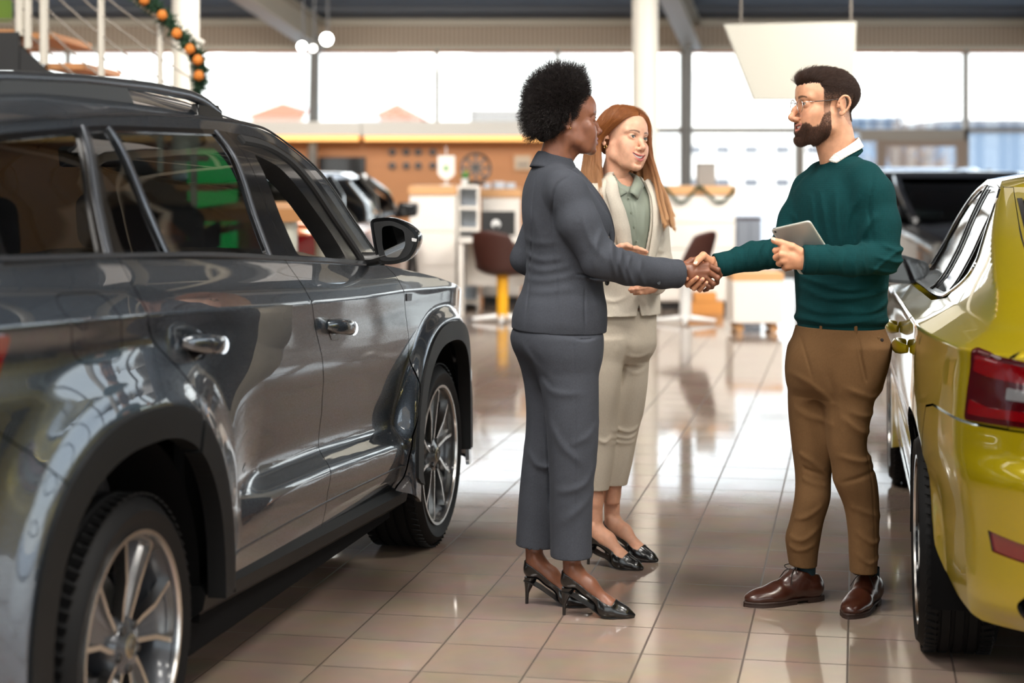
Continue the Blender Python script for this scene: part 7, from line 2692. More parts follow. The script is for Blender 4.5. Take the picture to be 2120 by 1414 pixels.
G.half(gp(1405, 567, -0.024), gp(1406, 567, -0.024) - gp(1370, 565, -0.06), 0.09)
G.cap(gp(1158, 360), gp(1152, 290), 0.050, 0.060, 0.004, 'cut')
low = (gp(1157, 640)[2] - G.z)
G.hollow(0.009, np.broadcast_to(low, G.f.shape))
GV, GQ = G.mesh()
jac = mesh_obj('suit_jacket', [(GV, GQ)], m_suit, wgrey)
collar('jacket_collar', gp(1150, 326), (-0.34, -0.06, 1), m_suit, jac, 0.056, 0.084, 0.020, -0.030, 0.75, tip=0.012, fwd=(0.966, 0.26, 0), drop=0.030, th=0.006)
# lapel and front edge on her right side, dark facing behind it
lp = [(gp(1188, 348, -0.085)), gp(1222, 385, -0.085), gp(1252, 430, -0.07), gp(1266, 478, -0.04), gp(1263, 520, -0.03), gp(1259, 560, -0.03), gp(1255, 585, -0.03)]
LP = spline(lp, 40)
rows = []
for w_, o_ in ((0, 0.0), (0.35, 0.004), (0.7, 0.005), (1.0, 0.002)):
    wid = np.interp(np.arange(40), [0, 8, 18, 24, 39], [0.022, 0.040, 0.030, 0.008, 0.006])
    rows.append(LP + np.stack([-wid * w_ * 0.75 + 0.0 * wid, -wid * w_ * 0.5 - o_, -wid * w_ * 0.25], 1) + (0.006, 0, 0))
MB().grid(np.array(rows)).build('lapel', m_suit, jac, ang=180, solid=0.004)
MB().tube(LP + (0.007, 0.004, 0), 0.004, 8).build('front_facing', m_suit_in, jac, ang=180)
for k_, (px, py, dy) in enumerate(((1364, 585.5, -0.112),)):
    MB().lathe([(0, 0.0025), (0.006, 0.0025), (0.0075, 0.001), (0.0075, -0.002)], 20, gp(px, py, dy), rotx(PI / 2)).build('cuff_button', m_btn, jac)
MB().lathe([(0, 0.003), (0.008, 0.003), (0.010, 0.001), (0.010, -0.002)], 20, gp(1257, 585, -0.040), rotz(0.9) @ rotx(PI / 2)).build('front_button', m_btn, jac)

# trousers
T = SDF((-0.26, -0.26, 0.13), (0.26, 0.26, 0.97), 0.0042)
T.zstack([(gp(c, py)[2], gp(c, py)[0], 0.0, ra, rb, rotg) for py, c, ra, rb in ((655, 1155, .160, .125), (690, 1152, .178, .142), (720, 1154, .182, .138), (745, 1159, .165, .120), (768, 1161, .125, .095), (785, 1163, .08, .07))], 0.02)
CTL = [(1118, 770), (1128, 850), (1136, 950), (1139, 1050)]
T.zstack(rR, 0.045)
T.zstack(rL, 0.045)
CT = lambda pts, amp, w, y0=-0.3, y1=0.02: T.crease([gp(*q) for q in pts], amp, w, y0, y1)
CT([(1182, 690), (1186, 800), (1186, 950), (1184, 1148)], -0.0022, 0.003)                     # side seam
CT(CTL, -0.006, 0.008)
CT([(1185, 688), (1205, 693), (1228, 690)], -0.005, 0.0035)                                   # pocket mouth
for q, am, w in (([(1130, 850), (1160, 905), (1200, 940)], .005, .012), ([(1232, 940), (1205, 985), (1150, 1000)], .005, .012), ([(1120, 780), (1150, 800), (1200, 800)], .004, .012), ([(1100, 720), (1120, 760), (1140, 790)], -.004, .012), ([(1236, 860), (1210, 890), (1180, 900)], .004, .012), ([(1228, 1000), (1200, 1030), (1160, 1060)], .004, .014), ([(1075, 700), (1100, 735), (1130, 770)], .005, .012)):
    CT(q, am, w)
CT([(1090, 930), (1110, 960), (1132, 965)], 0.005, 0.011, -0.1, 0.2)
T.half((0, 0, gp(1100, 1150, -0.085)[2]), (0, 0, -1))
T.half((gp(1109, 1126, 0.075)[0], 0.075, gp(1109, 1126, 0.075)[2]), (0, 0, -1), 0.085)
T.half((0, 0, gp(1157, 662)[2]), (0, 0, 1))
low = (gp(1157, 1100)[2] - T.z)
T.hollow(0.008, np.broadcast_to(low, T.f.shape))
TV, TQ = T.mesh()
mesh_obj('trousers', [(TV, TQ)], m_suit, wgrey)

# afro: a cloud of tight curls round the skull
m_afro = hair_mat('hair_black', (13, 9, 9), (30, 20, 18), 0.55)
hs = gp(1147, 222)                       # centre of the mass
n = 46000
r_ = np.random.default_rng(11)
u = r_.normal(size=(n, 3))
u /= np.linalg.norm(u, axis=1)[:, None]
hc = xf([(0, -0.030, 0.035)], GH)[0]


def afro_radius(d):
    """how far the hair reaches along direction d from the skull centre"""
    az = np.degrees(np.arctan2(d[:, 2], d[:, 0]))          # in the picture's plane: 0 = towards the face, 90 = up
    base = np.interp(az, [-180, -150, -120, -95, -70, -40, -15, 10, 35, 60, 85, 110, 140, 165, 180], [0.143, 0.160, 0.160, 0.128, 0.110, 0.088, 0.078, 0.090, 0.132, 0.172, 0.168, 0.162, 0.152, 0.146, 0.143])
    pl = np.sqrt(d[:, 0] ** 2 + d[:, 2] ** 2)
    return base * pl + 0.128 * (1 - pl)


rad = afro_radius(u)
dl = u @ np.linalg.inv(GH[:3, :3]).T
end = hc + u * rad[:, None]
el = xf(end, np.linalg.inv(GH))
# keep the face, the front of the ear and the neck clear
zl, yl = el[:, 2], el[:, 1]
face = (yl > np.interp(zl, [-0.2, -0.03, 0.0, 0.03, 0.055, 0.075, 0.12], [-0.075, -0.030, 0.010, 0.035, 0.058, 0.12, 0.16]))
low = (zl < -0.055) & (yl > -0.06) | (zl < -0.085)
ok = ~face & ~low
u, rad, end = u[ok], rad[ok], end[ok]
n = len(u)
k = 12
t = np.linspace(0, 1, k)
start = np.minimum(rad * 0.45, 0.07)
base = hc + u * start[:, None]
cl = r_.normal(size=(n, 3))
cl = np.cross(u, cl)
cl /= np.linalg.norm(cl, axis=1)[:, None]
c2 = np.cross(u, cl)
ph = r_.uniform(0, 6.28, n)
amp = r_.uniform(0.002, 0.0055, n)
turns = r_.uniform(2.0, 4.0, n)
reach = r_.uniform(0.70, 1.02, n) + 0.055 * smooth_noise(u, 0.45, 5) + 0.03 * smooth_noise(u, 0.16, 6)
pts = np.zeros((n, k, 3))
for j in range(k):
    a = ph + turns * 2 * PI * t[j]
    pts[:, j] = base + (hc + u * (rad * reach)[:, None] - base) * t[j] + (cl * np.cos(a)[:, None] + c2 * np.sin(a)[:, None]) * (amp * (0.4 + 0.6 * t[j]))[:, None]
afro = strands('hair', pts, 0.00026, m_afro, wgrey, tip=0.8)
# the dense core under the curls
H_ = SDF((-0.22, -0.20, 1.45), (0.20, 0.22, 1.86), 0.005)
dx, dy, dz = H_.x - hc[0], H_.y - hc[1], H_.z - hc[2]
dd = np.sqrt(dx ** 2 + dy ** 2 + dz ** 2) + 1e-6
D_ = np.stack([np.broadcast_to(q, dd.shape).ravel() for q in (dx, dy, dz)], 1) / dd.reshape(-1, 1)
core = afro_radius(D_).reshape(dd.shape)
H_.f = (dd - core * 0.80).astype(np.float32)
G4 = np.linalg.inv(GH)
PX = np.stack([np.broadcast_to(q, dd.shape).ravel() for q in (H_.x, H_.y, H_.z)], 1)
PL = xf(PX, G4)
fy = np.interp(PL[:, 2], [-0.2, -0.03, 0.0, 0.03, 0.055, 0.075, 0.12], [-0.085, -0.040, 0.000, 0.028, 0.050, 0.085, 0.16])
cutf = (PL[:, 1] - fy).reshape(dd.shape)
H_.f = np.maximum(H_.f, cutf.astype(np.float32))
H_.f = np.maximum(H_.f, (-0.080 - PL[:, 2]).reshape(dd.shape).astype(np.float32))
H_.f = H_.f + (smooth_noise(PX, 0.03, 8, 2) * 0.006).reshape(dd.shape).astype(np.float32)
CV, CQ = H_.mesh()
mesh_obj('hair_mass', [(CV, CQ)], mat('hair_mass', rgb(12, 9, 9), 0.9, spec=0.1), afro)
MB().lathe([(0, 0.0035), (0.0026, 0.0026), (0.0036, 0), (0.0026, -0.0026), (0, -0.0035)], 16, xf([(0.0800, -0.018, -0.033)], GH)[0]).build('earring', m_gold, wgrey)

# ------------------------------------------------------------------ the woman in the beige blazer
BY, BX = 6.55, 0.42
borg = np.array([BX, BY, 0.0])
bp_ = lambda px, py, dy=0.0: wp(px, py, BY + dy) - borg
m_blazer = cloth_mat('beige_suiting', rgb(196, 188, 174), 0.88, weave=1000, amount=0.10, bump=0.2)
m_ptrs = cloth_mat('beige_trousers', rgb(188, 178, 162), 0.88, weave=1000, amount=0.09, bump=0.2)
m_blouse = vary(mat('sage_blouse', rgb(124, 132, 118), 0.6, sheen=0.2), 8, 0.12, bump=0.2, bscale=30)
HB = dict(skin=(216, 166, 138), lips=(186, 104, 98), w=0.96, fem=1.0, jaw=0.0425, chin_y=0.078, chin_z=-0.106, nose=(0, 0.1035, -0.038), nose_w=0.0118, smile=0.0135, open=0.0060, mouth_w=0.0340, arch=0.015, lip=0.0052, fold=0.7,
          brow_c=(84, 54, 38), brow_t=0.0042, brow_z=0.0185, neck=0.043, neck_tilt=-0.030, eye_open=0.0047, blush=0.35, lash=0.0010, iris=(74, 68, 50), bump=0.0)
b_fwd = unit((math.sin(math.radians(40)), -math.cos(math.radians(40)), 0.02))
BH = mat4(frame(b_fwd, (0.20, 0.0, 1)), bp_(1293, 287))
Hf = head_field(HB)
HV, HQ = Hf.mesh()
HC = paint_head(HV, HB)
tor = math.radians(28)
b_dir = np.array([math.sin(tor), -math.cos(tor), 0])
b_right = np.cross(b_dir, (0, 0, 1))
rotb = math.atan2(b_right[1], b_right[0])
BR = [(706, 1278, .160, .128), (670, 1278, .162, .130), (630, 1281, .156, .122), (590, 1285, .148, .112), (550, 1289, .146, .108), (510, 1290, .155, .115), (470, 1289, .165, .122), (435, 1287, .170, .116), (408, 1286, .165, .096), (388, 1286, .130, .076), (372, 1287, .082, .060), (356, 1288, .055, .05)]
BB = [(bp_(c, py)[2], bp_(c, py)[0], 0.0, ra, rb, rotb) for py, c, ra, rb in BR]
b_rs, b_ls = bp_(1212, 418, -0.085), bp_(1350, 415, 0.075)
b_re, b_le = bp_(1215, 545, -0.09), bp_(1364, 545, 0.06)
babs = lambda px, py, Y: wp(px, py, Y) - borg
rw = babs(1268, 523, 6.36)
r_mcp = [babs(1298, 513, 6.34), babs(1300, 518, 6.345), babs(1300, 523, 6.35), babs(1298, 528, 6.355)]
r_f = [[babs(1318, 514, 6.335), babs(1328, 517, 6.335), babs(1336, 519.5, 6.335)], [babs(1320, 519, 6.34), babs(1330, 521, 6.34), babs(1339, 522, 6.34)], [babs(1319, 524, 6.345), babs(1329, 526, 6.345), babs(1336, 527, 6.345)], [babs(1314, 529, 6.35), babs(1322, 531, 6.35), babs(1328, 532, 6.35)]]
r_t = [babs(1276, 516, 6.345), babs(1287, 510, 6.335), babs(1298, 508, 6.33), babs(1306, 511, 6.325)]
RHf = hand_field(rw, r_mcp, r_f, r_t, 0.92, h=0.0016, wrist_dir=babs(1240, 530, 6.38) - rw)
RV, RQ = RHf.mesh()
lw = babs(1352, 592, 6.38)
l_mcp = [babs(1338, 590, 6.345), babs(1336, 595, 6.345), babs(1335, 600, 6.35), babs(1336, 605, 6.355)]
l_f = [[babs(1322, 592, 6.33), babs(1314, 594, 6.335), babs(1307, 595, 6.34)], [babs(1320, 597, 6.33), babs(1311, 599, 6.335), babs(1304, 600, 6.34)], [babs(1321, 602, 6.335), babs(1313, 603, 6.34), babs(1307, 604, 6.345)], [babs(1325, 606, 6.34), babs(1318, 607, 6.345), babs(1313, 608, 6.35)]]
l_t = [babs(1346, 586, 6.365), babs(1338, 582, 6.35), babs(1328, 581, 6.345), babs(1320, 583, 6.34)]
LHf = hand_field(lw, l_mcp, l_f, l_t, 0.92, h=0.0016, wrist_dir=babs(1366, 580, 6.44) - lw)
LV, LQ = LHf.mesh()
B = SDF((-0.30, -0.30, 0.20), (0.26, 0.28, 1.50), 0.008)
B.zstack([(r[0], r[1], r[2], r[3] - 0.03, r[4] - 0.03, r[5]) for r in BB], 0.02)
B.chain([b_rs, b_re, rw], [0.034, 0.030, 0.022], 0.02)
B.chain([b_ls, b_le, lw], [0.034, 0.030, 0.022], 0.02)
QR = [(700, 1305, .076, .092), (790, 1302, .070, .088), (850, 1299, .061, .080), (880, 1294, .055, .072), (905, 1289, .054, .068), (960, 1280, .051, .064), (1000, 1273, .047, .058), (1043, 1267.5, .043, .052)]
QL = [(700, 1252, .078, .092), (790, 1250, .072, .088), (850, 1247, .062, .08), (900, 1243, .058, .072), (960, 1238, .055, .066), (1010, 1234, .048, .058), (1062, 1230, .042, .052)]
zb = lambda py, c, dy: (bp_(c, py, dy)[2], bp_(c, py, dy)[0])
rR = [(*zb(py, c, 0.05), 0.05, ra, rb, 0) for py, c, ra, rb in QR]
rL = [(*zb(py, c, -0.05), -0.05, ra, rb, 0) for py, c, ra, rb in QL]
for rr_ in (rR, rL):
    B.zstack([(r[0], r[1], r[2], max(r[3] - 0.02, 0.028), max(r[4] - 0.025, 0.03), 0) for r in rr_], 0.03)
B.f = np.maximum(B.f, bp_(1290, 1075)[2] - 0.03 - B.z)
BV, BQ = B.mesh()
tmp = bpy.data.objects.new('person_tmp', None)
COL.objects.link(tmp)
f1 = pump(tmp, bp_(1252, 1150, 0.10) * (1, 1, 0), (0.84, -0.54), m_pump, m_pump_sole, 0.225, 0.07)
f2 = pump(tmp, bp_(1215, 1160, -0.045) * (1, 1, 0), (0.88, -0.47), m_pump, m_pump_sole, 0.225, 0.07)
kids = list(tmp.children)
skb = np.array(rgb(210, 158, 130)[:3])
wbei = mesh_obj('person', [(xf(HV, BH), HQ), (RV, RQ), (LV, LQ), (BV, BQ), f1, f2], m_skin,
                colors=[HC] + [np.tile(skb, (len(q), 1)) for q in (RV, LV, BV, f1[0], f2[0])])
wbei.location = borg
for k_ in kids:
    k_.parent = wbei
bpy.data.objects.remove(tmp)
tag(wbei, 'smiling woman with long auburn hair, beige blazer over a sage green blouse', 'person')
add_eyes(wbei, BH, HB, look=(0.18, 1, 0.03))
make_teeth(wbei, BH, HB)

# blouse under an open blazer: the blazer is cut away in front along the lapels
S_ = SDF((-0.22, -0.22, 0.95), (0.22, 0.22, 1.50), 0.0045)
S_.zstack([(r[0], r[1], r[2], r[3] - 0.012, r[4] - 0.012, r[5]) for r in BB], 0.02)
S_.cap(bp_(1291, 384, -0.02), bp_(1290, 330), 0.036, 0.052, 0.006, 'cut')
S_.cap(bp_(1299, 398, -0.095), bp_(1290, 360, -0.06), 0.006, 0.030, 0.004, 'cut')
CB = lambda pts, amp, w: S_.crease([bp_(*q) for q in pts], amp, w, -0.3, 0.0)
CB([(1299, 400), (1306, 440), (1316, 505)], -0.004, 0.004)
CB([(1305, 400), (1312, 440), (1322, 505)], -0.003, 0.004)
for q in ([(1290, 430), (1298, 470), (1312, 510)], [(1332, 430), (1330, 470), (1332, 505)], [(1278, 400), (1290, 440), (1295, 480)]):
    CB(q, 0.005, 0.009)
SV, SQ = S_.mesh()
blo = mesh_obj('blouse', [(SV, SQ)], m_blouse, wbei)
for q4 in (((1262, 364, 0.0), (1299, 399, -0.083), (1277, 415, -0.098), (1243, 388, -0.055)), ((1316, 362, 0.0), (1302, 399, -0.083), (1320, 413, -0.080), (1333, 384, -0.030))):
    P4 = [bp_(*q) for q in q4]
    rows = []
    for v in np.linspace(0, 1, 6):
        rows.append([(P4[0] * (1 - u_) + P4[1] * u_) * (1 - v) + (P4[3] * (1 - u_) + P4[2] * u_) * v + np.array([0, -0.012 * math.sin(v * PI) - 0.010 * math.sin(u_ * PI), 0.006 * math.sin(v * PI)]) for u_ in np.linspace(0, 1, 8)])
    MB().grid(np.array(rows)).build('blouse_collar', m_blouse, blo, ang=180, solid=0.004)
for k_, py in enumerate((410, 440, 470, 500)):
    px = 1302 + (py - 410) * 0.19
    MB().lathe([(0, 0.002), (0.004, 0.002), (0.005, 0), (0.005, -0.002)], 14, bp_(px, py, -0.106 + 0.012 * (py < 420)), rotz(0.6) @ rotx(PI / 2)).build('blouse_button', m_blouse, blo)
G = SDF((-0.30, -0.32, 0.92), (0.26, 0.26, 1.48), 0.0036)
G.zstack([(r[0], r[1], r[2], r[3] + 0.004, r[4] + 0.004, r[5]) for r in BB], 0.015, ex=2.2)
G.chain([bp_(1262, 392, -0.06), b_rs, b_re], [0.045, 0.056, 0.052], 0.025)
G.chain([b_re, babs(1262, 527, 6.37)], [0.052, 0.042], 0.016)
G.chain([bp_(1328, 392, 0.06), b_ls, b_le], [0.045, 0.054, 0.050], 0.025)
G.chain([b_le, babs(1358, 588, 6.41)], [0.050, 0.040], 0.016)
# the open front, seen along b_dir: everything forward of the side plane and between the lapels
u_ = (G.x * b_right[0] + G.y * b_right[1])
v_ = (G.x * b_dir[0] + G.y * b_dir[1])
cx0 = bp_(1288, 500)[0]
u_ = u_ - cx0 * b_right[0]
zt_, zm_, zb_ = bp_(1300, 372)[2], bp_(1300, 585)[2], bp_(1300, 706)[2]
zz = G.z
wide = np.interp(zz.ravel(), [zb_, zb_ + 0.06, zm_ - 0.05, zm_, zm_ + 0.10, zt_ - 0.06, zt_, zt_ + 0.1], [0.050, 0.020, -0.004, -0.006, 0.030, 0.066, 0.062, 0.055]).astype(np.float32)[None, None, :]
slot = np.maximum(np.abs(u_ + 0.0) - wide, -(v_ - 0.02))
G.f = np.maximum(G.f, -slot.astype(np.float32))
inner = G.like()
inner.zstack([(r[0], r[1], r[2], r[3] - 0.007, r[4] - 0.007, r[5]) for r in BB], 0.0, ex=2.2)
G.f = np.maximum(G.f, -np.maximum(inner.f, bp_(1300, 720)[2] - zz))
CG = lambda pts, amp, w: G.crease([bp_(*q) for q in pts], amp, w, -0.35, 0.05)
for q, am in (([(1235, 640), (1262, 655), (1300, 650)], .004), ([(1240, 610), (1265, 618), (1290, 610)], .005), ([(1330, 610), (1342, 640), (1348, 690)], .004), ([(1352, 470), (1360, 490), (1372, 495)], .005), ([(1350, 500), (1360, 515), (1374, 520)], .005)):
    CG(q, am, 0.009)
G.cap(bp_(1294, 384), bp_(1296, 330), 0.052, 0.070, 0.006, 'cut')
G.f = np.maximum(G.f, (zb_ + 0.10 * np.maximum(0.05 - np.abs(u_), 0) / 0.05 * (v_ > 0) - zz).astype(np.float32))
G.half(babs(1264, 526, 6.368), babs(1268, 523, 6.36) - babs(1235, 535, 6.40), 0.07)
G.half(babs(1356, 589, 6.405), babs(1352, 592, 6.38) - babs(1366, 575, 6.47), 0.07)
GV, GQ = G.mesh()
bla = mesh_obj('blazer', [(GV, GQ)], m_blazer, wbei)
# lapels: long folded strips either side of the opening
for s_ in (1, -1):
    zz1 = np.linspace(zt_ - 0.005, zm_ + 0.005, 26)
    wv_ = np.interp(zz1, [zm_, zm_ + 0.10, zt_ - 0.06, zt_], [0.002, 0.032, 0.068, 0.060])
    wid = np.interp(zz1, [zm_, zm_ + 0.06, zm_ + 0.2, zt_ - 0.05, zt_], [0.012, 0.040, 0.060, 0.046, 0.030])
    rbz = np.interp(zz1, [r[0] for r in BB[::-1]][::-1], [r[4] for r in BB[::-1]][::-1])
    raz = np.interp(zz1, [r[0] for r in BB[::-1]][::-1], [r[3] for r in BB[::-1]][::-1])
    cxz = np.interp(zz1, [r[0] for r in BB[::-1]][::-1], [r[1] for r in BB[::-1]][::-1])
    rows = []
    for w_ in (0, 0.5, 1.0):
        uu = wv_ + wid * w_
        fr_ = np.sqrt(np.clip(1 - (uu / (raz + 0.012)) ** 2, 0.02, 1)) * (rbz + 0.012) + 0.004
        rows.append(np.stack([cxz + s_ * uu * b_right[0] + fr_ * b_dir[0], s_ * uu * b_right[1] + fr_ * b_dir[1], zz1 + 0.012 * w_], 1))
    MB().grid(np.array(rows)).build('lapel', m_blazer, bla, ang=180, solid=0.004)
T = SDF((-0.30, -0.22, 0.28), (0.22, 0.24, 1.00), 0.0042)
T.zstack([(bp_(c, py)[2], bp_(c, py)[0], 0.0, ra, rb, rotb) for py, c, ra, rb in ((640, 1281, .145, .11), (690, 1277, .150, .120), (715, 1277, .150, .120), (735, 1277, .130, .105), (750, 1277, .09, .08))], 0.02)
T.zstack(rR, 0.03)
T.zstack(rL, 0.03)
CT = lambda pts, amp, w: T.crease([bp_(*q) for q in pts], amp, w, -0.3, 0.02)
for q, am, w in (([(1326, 880), (1300, 892), (1262, 880)], .006, .007), ([(1322, 896), (1298, 906), (1262, 896)], .005, .007), ([(1318, 912), (1295, 916), (1258, 908)], .004, .007), ([(1345, 725), (1320, 735), (1290, 728)], .004, .008), ([(1342, 760), (1315, 770), (1290, 758)], .003, .009), ([(1262, 895), (1250, 905), (1235, 900)], .005, .008), ([(1300, 930), (1285, 980), (1275, 1035)], -.002, .004), ([(1296, 712), (1290, 750), (1281, 800), (1270, 870)], -.010, .011)):
    CT(q, am, w)
T.half((bp_(1267, 1042, 0.05)[0], 0.05, bp_(1267, 1042, 0.05)[2]), (0, 0, -1), 0.08)
T.half((0, 0, bp_(1230, 1061, -0.05)[2]), (0, 0, -1))
TV, TQ = T.mesh()
mesh_obj('trousers', [(TV, TQ)], m_ptrs, wbei)
for q in (0.0752, -0.0752):
    a = np.linspace(0, 2 * PI, 20)
    MB().tube(xf(np.stack([np.full(20, q), -0.018 + 0.006 * np.cos(a), -0.042 + 0.007 * np.sin(a)], 1), BH), 0.0011, 6).build('earring', m_gold, wbei, ang=180)

# long auburn hair, parted near the middle, falling to the chest on both sides
m_aub = hair_mat('hair_auburn', (132, 78, 40), (170, 106, 58), 0.36, tip=(220, 176, 128))
r_ = np.random.default_rng(21)


def crown_z(yy, xx=0.0):
    return 0.034 + 0.0805 * math.sqrt(max(0.05, 1 - ((yy + 0.012) / 0.102) ** 2 - (xx / 0.080) ** 2))


def hair_guide(s_, a):
    """one guide strand in head space: side s_ (+1 her right, tucked behind the ear), a from 0 at the brow to 1 at the nape"""
    y0 = 0.070 - 0.150 * a
    root = np.array([s_ * 0.003 + 0.004, y0, crown_z(y0)])
    if s_ > 0:
        y1, y2 = 0.060 - 0.130 * a, 0.036 - 0.118 * a
        p1 = np.array([0.042, y1, crown_z(y1, 0.042) + 0.001])
        p2 = np.array([0.0745, y2, 0.045 - 0.010 * a])
        p3 = np.array([0.0815, -0.040 - 0.060 * a, -0.020])
        p4 = np.array([0.078, -0.042 - 0.060 * a, -0.090])
        p5 = np.array([0.086, -0.020 - 0.070 * a, -0.165])
        p6 = np.array([0.098, 0.030 - 0.095 * a, -0.300 + 0.04 * a])
    else:
        y1, y2 = 0.058 - 0.125 * a, 0.048 - 0.115 * a
        p1 = np.array([-0.040, y1, crown_z(y1, 0.040) + 0.001])
        p2 = np.array([-0.0720, y2, 0.045 - 0.005 * a])
        p3 = np.array([-0.0840, 0.040 - 0.110 * a, -0.020])
        p4 = np.array([-0.0860, 0.040 - 0.110 * a, -0.095])
        p5 = np.array([-0.0900, 0.058 - 0.110 * a, -0.175])
        p6 = np.array([-0.0980, 0.075 - 0.110 * a, -0.275 + 0.03 * a])
    return spline([root, p1, p2, p3, p4, p5, p6], 18)


n = 20000
kk = 18
pts = np.zeros((n, kk, 3))
t = np.linspace(0, 1, kk)
sd = np.zeros(n)
lock = r_.uniform(0, 1, 90)
ljit = r_.normal(size=(90, 3))
for i in range(n):
    s_ = 1 if i % 2 else -1
    sd[i] = s_
    q = r_.integers(0, 90)
    a = float(np.clip(lock[q] + r_.normal() * 0.028, 0, 1))
    g_ = hair_guide(s_, a)
    jit = r_.normal(size=3)
    lj = ljit[q]
    wave = 0.013 * np.sin(t * 9 + lj[0] * 2.0) * t ** 1.3
    out = np.zeros((kk, 3))
    layer = abs(r_.normal()) * 0.005 - 0.001
    out[:, 0] = s_ * layer * np.minimum(1, t * 6) + (jit[0] * 0.0022 + lj[0] * 0.015) * t ** 1.4 + wave * s_
    out[:, 1] = (jit[1] * 0.0026 + lj[1] * 0.016) * t ** 1.4 + wave * 0.7
    out[:, 2] = layer * (1 - t) - abs(lj[2]) * 0.034 * t ** 3 + jit[2] * 0.004 * t ** 3
    pts[i] = g_ + out
# below the jaw the hair hangs by gravity, not with the tilt of the head
W_ = (pts.reshape(-1, 3) @ BH[:3, :3].T + BH[:3, 3]).reshape(n, kk, 3)
shift = np.clip(-0.05 - pts[:, :, 2], 0, 1)
W_[:, :, 0] += shift * np.where(sd > 0, -0.04, 0.26)[:, None]
W_[:, :, 1] += shift * np.where(sd > 0, -0.10, -0.16)[:, None]
hb = strands('hair', W_, 0.00032, m_aub, wbei, tip=0.6)
# scalp under the strands
sc_ = SDF((-0.1, -0.13, -0.06), (0.1, 0.1, 0.13), 0.003)
sc_.ell((0, -0.012, 0.034), (0.0765 * 0.96, 0.0965, 0.0765), 0)
sc_.ell((0, -0.060, -0.010), (0.066, 0.045, 0.06), 0.02)
fy = np.interp(sc_.z.ravel(), [-0.1, 0.0, 0.04, 0.07, 0.09, 0.13], [-0.045, -0.028, 0.012, 0.040, 0.075, 0.12]).astype(np.float32)[None, None, :]
sc_.f = np.maximum(sc_.f, sc_.y - fy)
CV, CQ = sc_.mesh()
mesh_obj('hair_mass', [(xf(CV, BH), CQ)], mat('hair_mass_auburn', rgb(128, 76, 42), 0.7), hb)

# ------------------------------------------------------------------ the showroom beyond
m_yellow_p = mat('yellow_post', rgb(228, 166, 24), 0.45)
m_brown_shell = mat('brown_shell', rgb(62, 34, 28), 0.45)
m_chairbase = mat('white_base', rgb(222, 222, 220), 0.35)
m_grey_box = vary(mat('grey_board', rgb(134, 128, 122), 0.6), 6, 0.06)
m_blue_white = mat('pale_blue_panel', rgb(196, 208, 222), 0.4)
m_panel = vary(mat('white_board', rgb(172, 169, 158), 0.6), 2, 0.03)
m_pine = mat('garland_green', rgb(28, 62, 38), 0.8)
m_orange_leaf = mat('garland_orange', rgb(206, 120, 40), 0.6)
m_card = vary(mat('cardboard', rgb(206, 140, 72), 0.8), 8, 0.08)
m_screen = mat('screen_glass', rgb(18, 17, 20), 0.15, coat=0.6)
m_green = mat('bright_green', rgb(60, 150, 40), 0.6)


def at_(px, py, Y):
    return wp(px, py, Y)


# hanging white board on rods
Y = 13.0
pc = [at_(1498, 50, Y), at_(1773, 45, Y), at_(1768, 207, Y), at_(1560, 207, Y)]
hp = thing('hanging_panel', 'large white tapered board hung from the ceiling above the bearded man', 'hanging board', tuple(pc[0]))
MB().prism([(p[0] - pc[0][0], p[2] - pc[0][2]) for p in pc], 0.05, ((1, 0, 0), (0, 0, 1), (0, 1, 0))).build('board', m_panel, hp, bevel=0.006)
for px in (1535, 1763):
    a = at_(px, 48, Y) - pc[0] + (0, 0.025, 0)
    MB().tube([a + (0, 0, -0.03), a + (0, 0, ceil_z(Y) - pc[0][2] + 0.05)], 0.008, 8).build('rod', m_alu, hp)

# spotlights at the far end of the girder
for i, (px, py, lab) in enumerate(((625, 96, 'small bright spotlight left of the leaning post by the strip window'), (676, 81, 'larger bright spotlight right of the leaning post under the girder'), (648, 100, 'dimmer lit spotlight clipped to the top of the leaning post'))):
    Y = 20.5
    p = at_(px, py, Y)
    sp = thing('spotlight', lab, 'spotlight', tuple(p), 0, 'spotlights by the window')
    Rt = rotx(PI / 2)
    r = (0.050, 0.068, 0.040)[i]
    MB().lathe([(r * 0.7, -0.14), (r, -0.10), (r * 1.1, 0.0), (r, 0.0), (r * 0.9, -0.03)], 24, (0, 0, 0), Rt).build('housing', m_fix, sp)
    MB().lathe([(0.0001, -0.012), (r, -0.012)], 24, (0, 0, 0), Rt).build('lamp_lens', mat('spot_glow', (1, 1, 1, 1), 0.5, emit=(1, 0.98, 0.90, 1), estr=(22, 30, 6)[i]), sp)
    MB().tube([(0, 0.10, 0.03), (0, 0.14, 0.3), (0, 0.14, ceil_z(Y + 0.14) - p[2] + 0.02)], 0.012, 8).build('bracket', m_fix, sp)

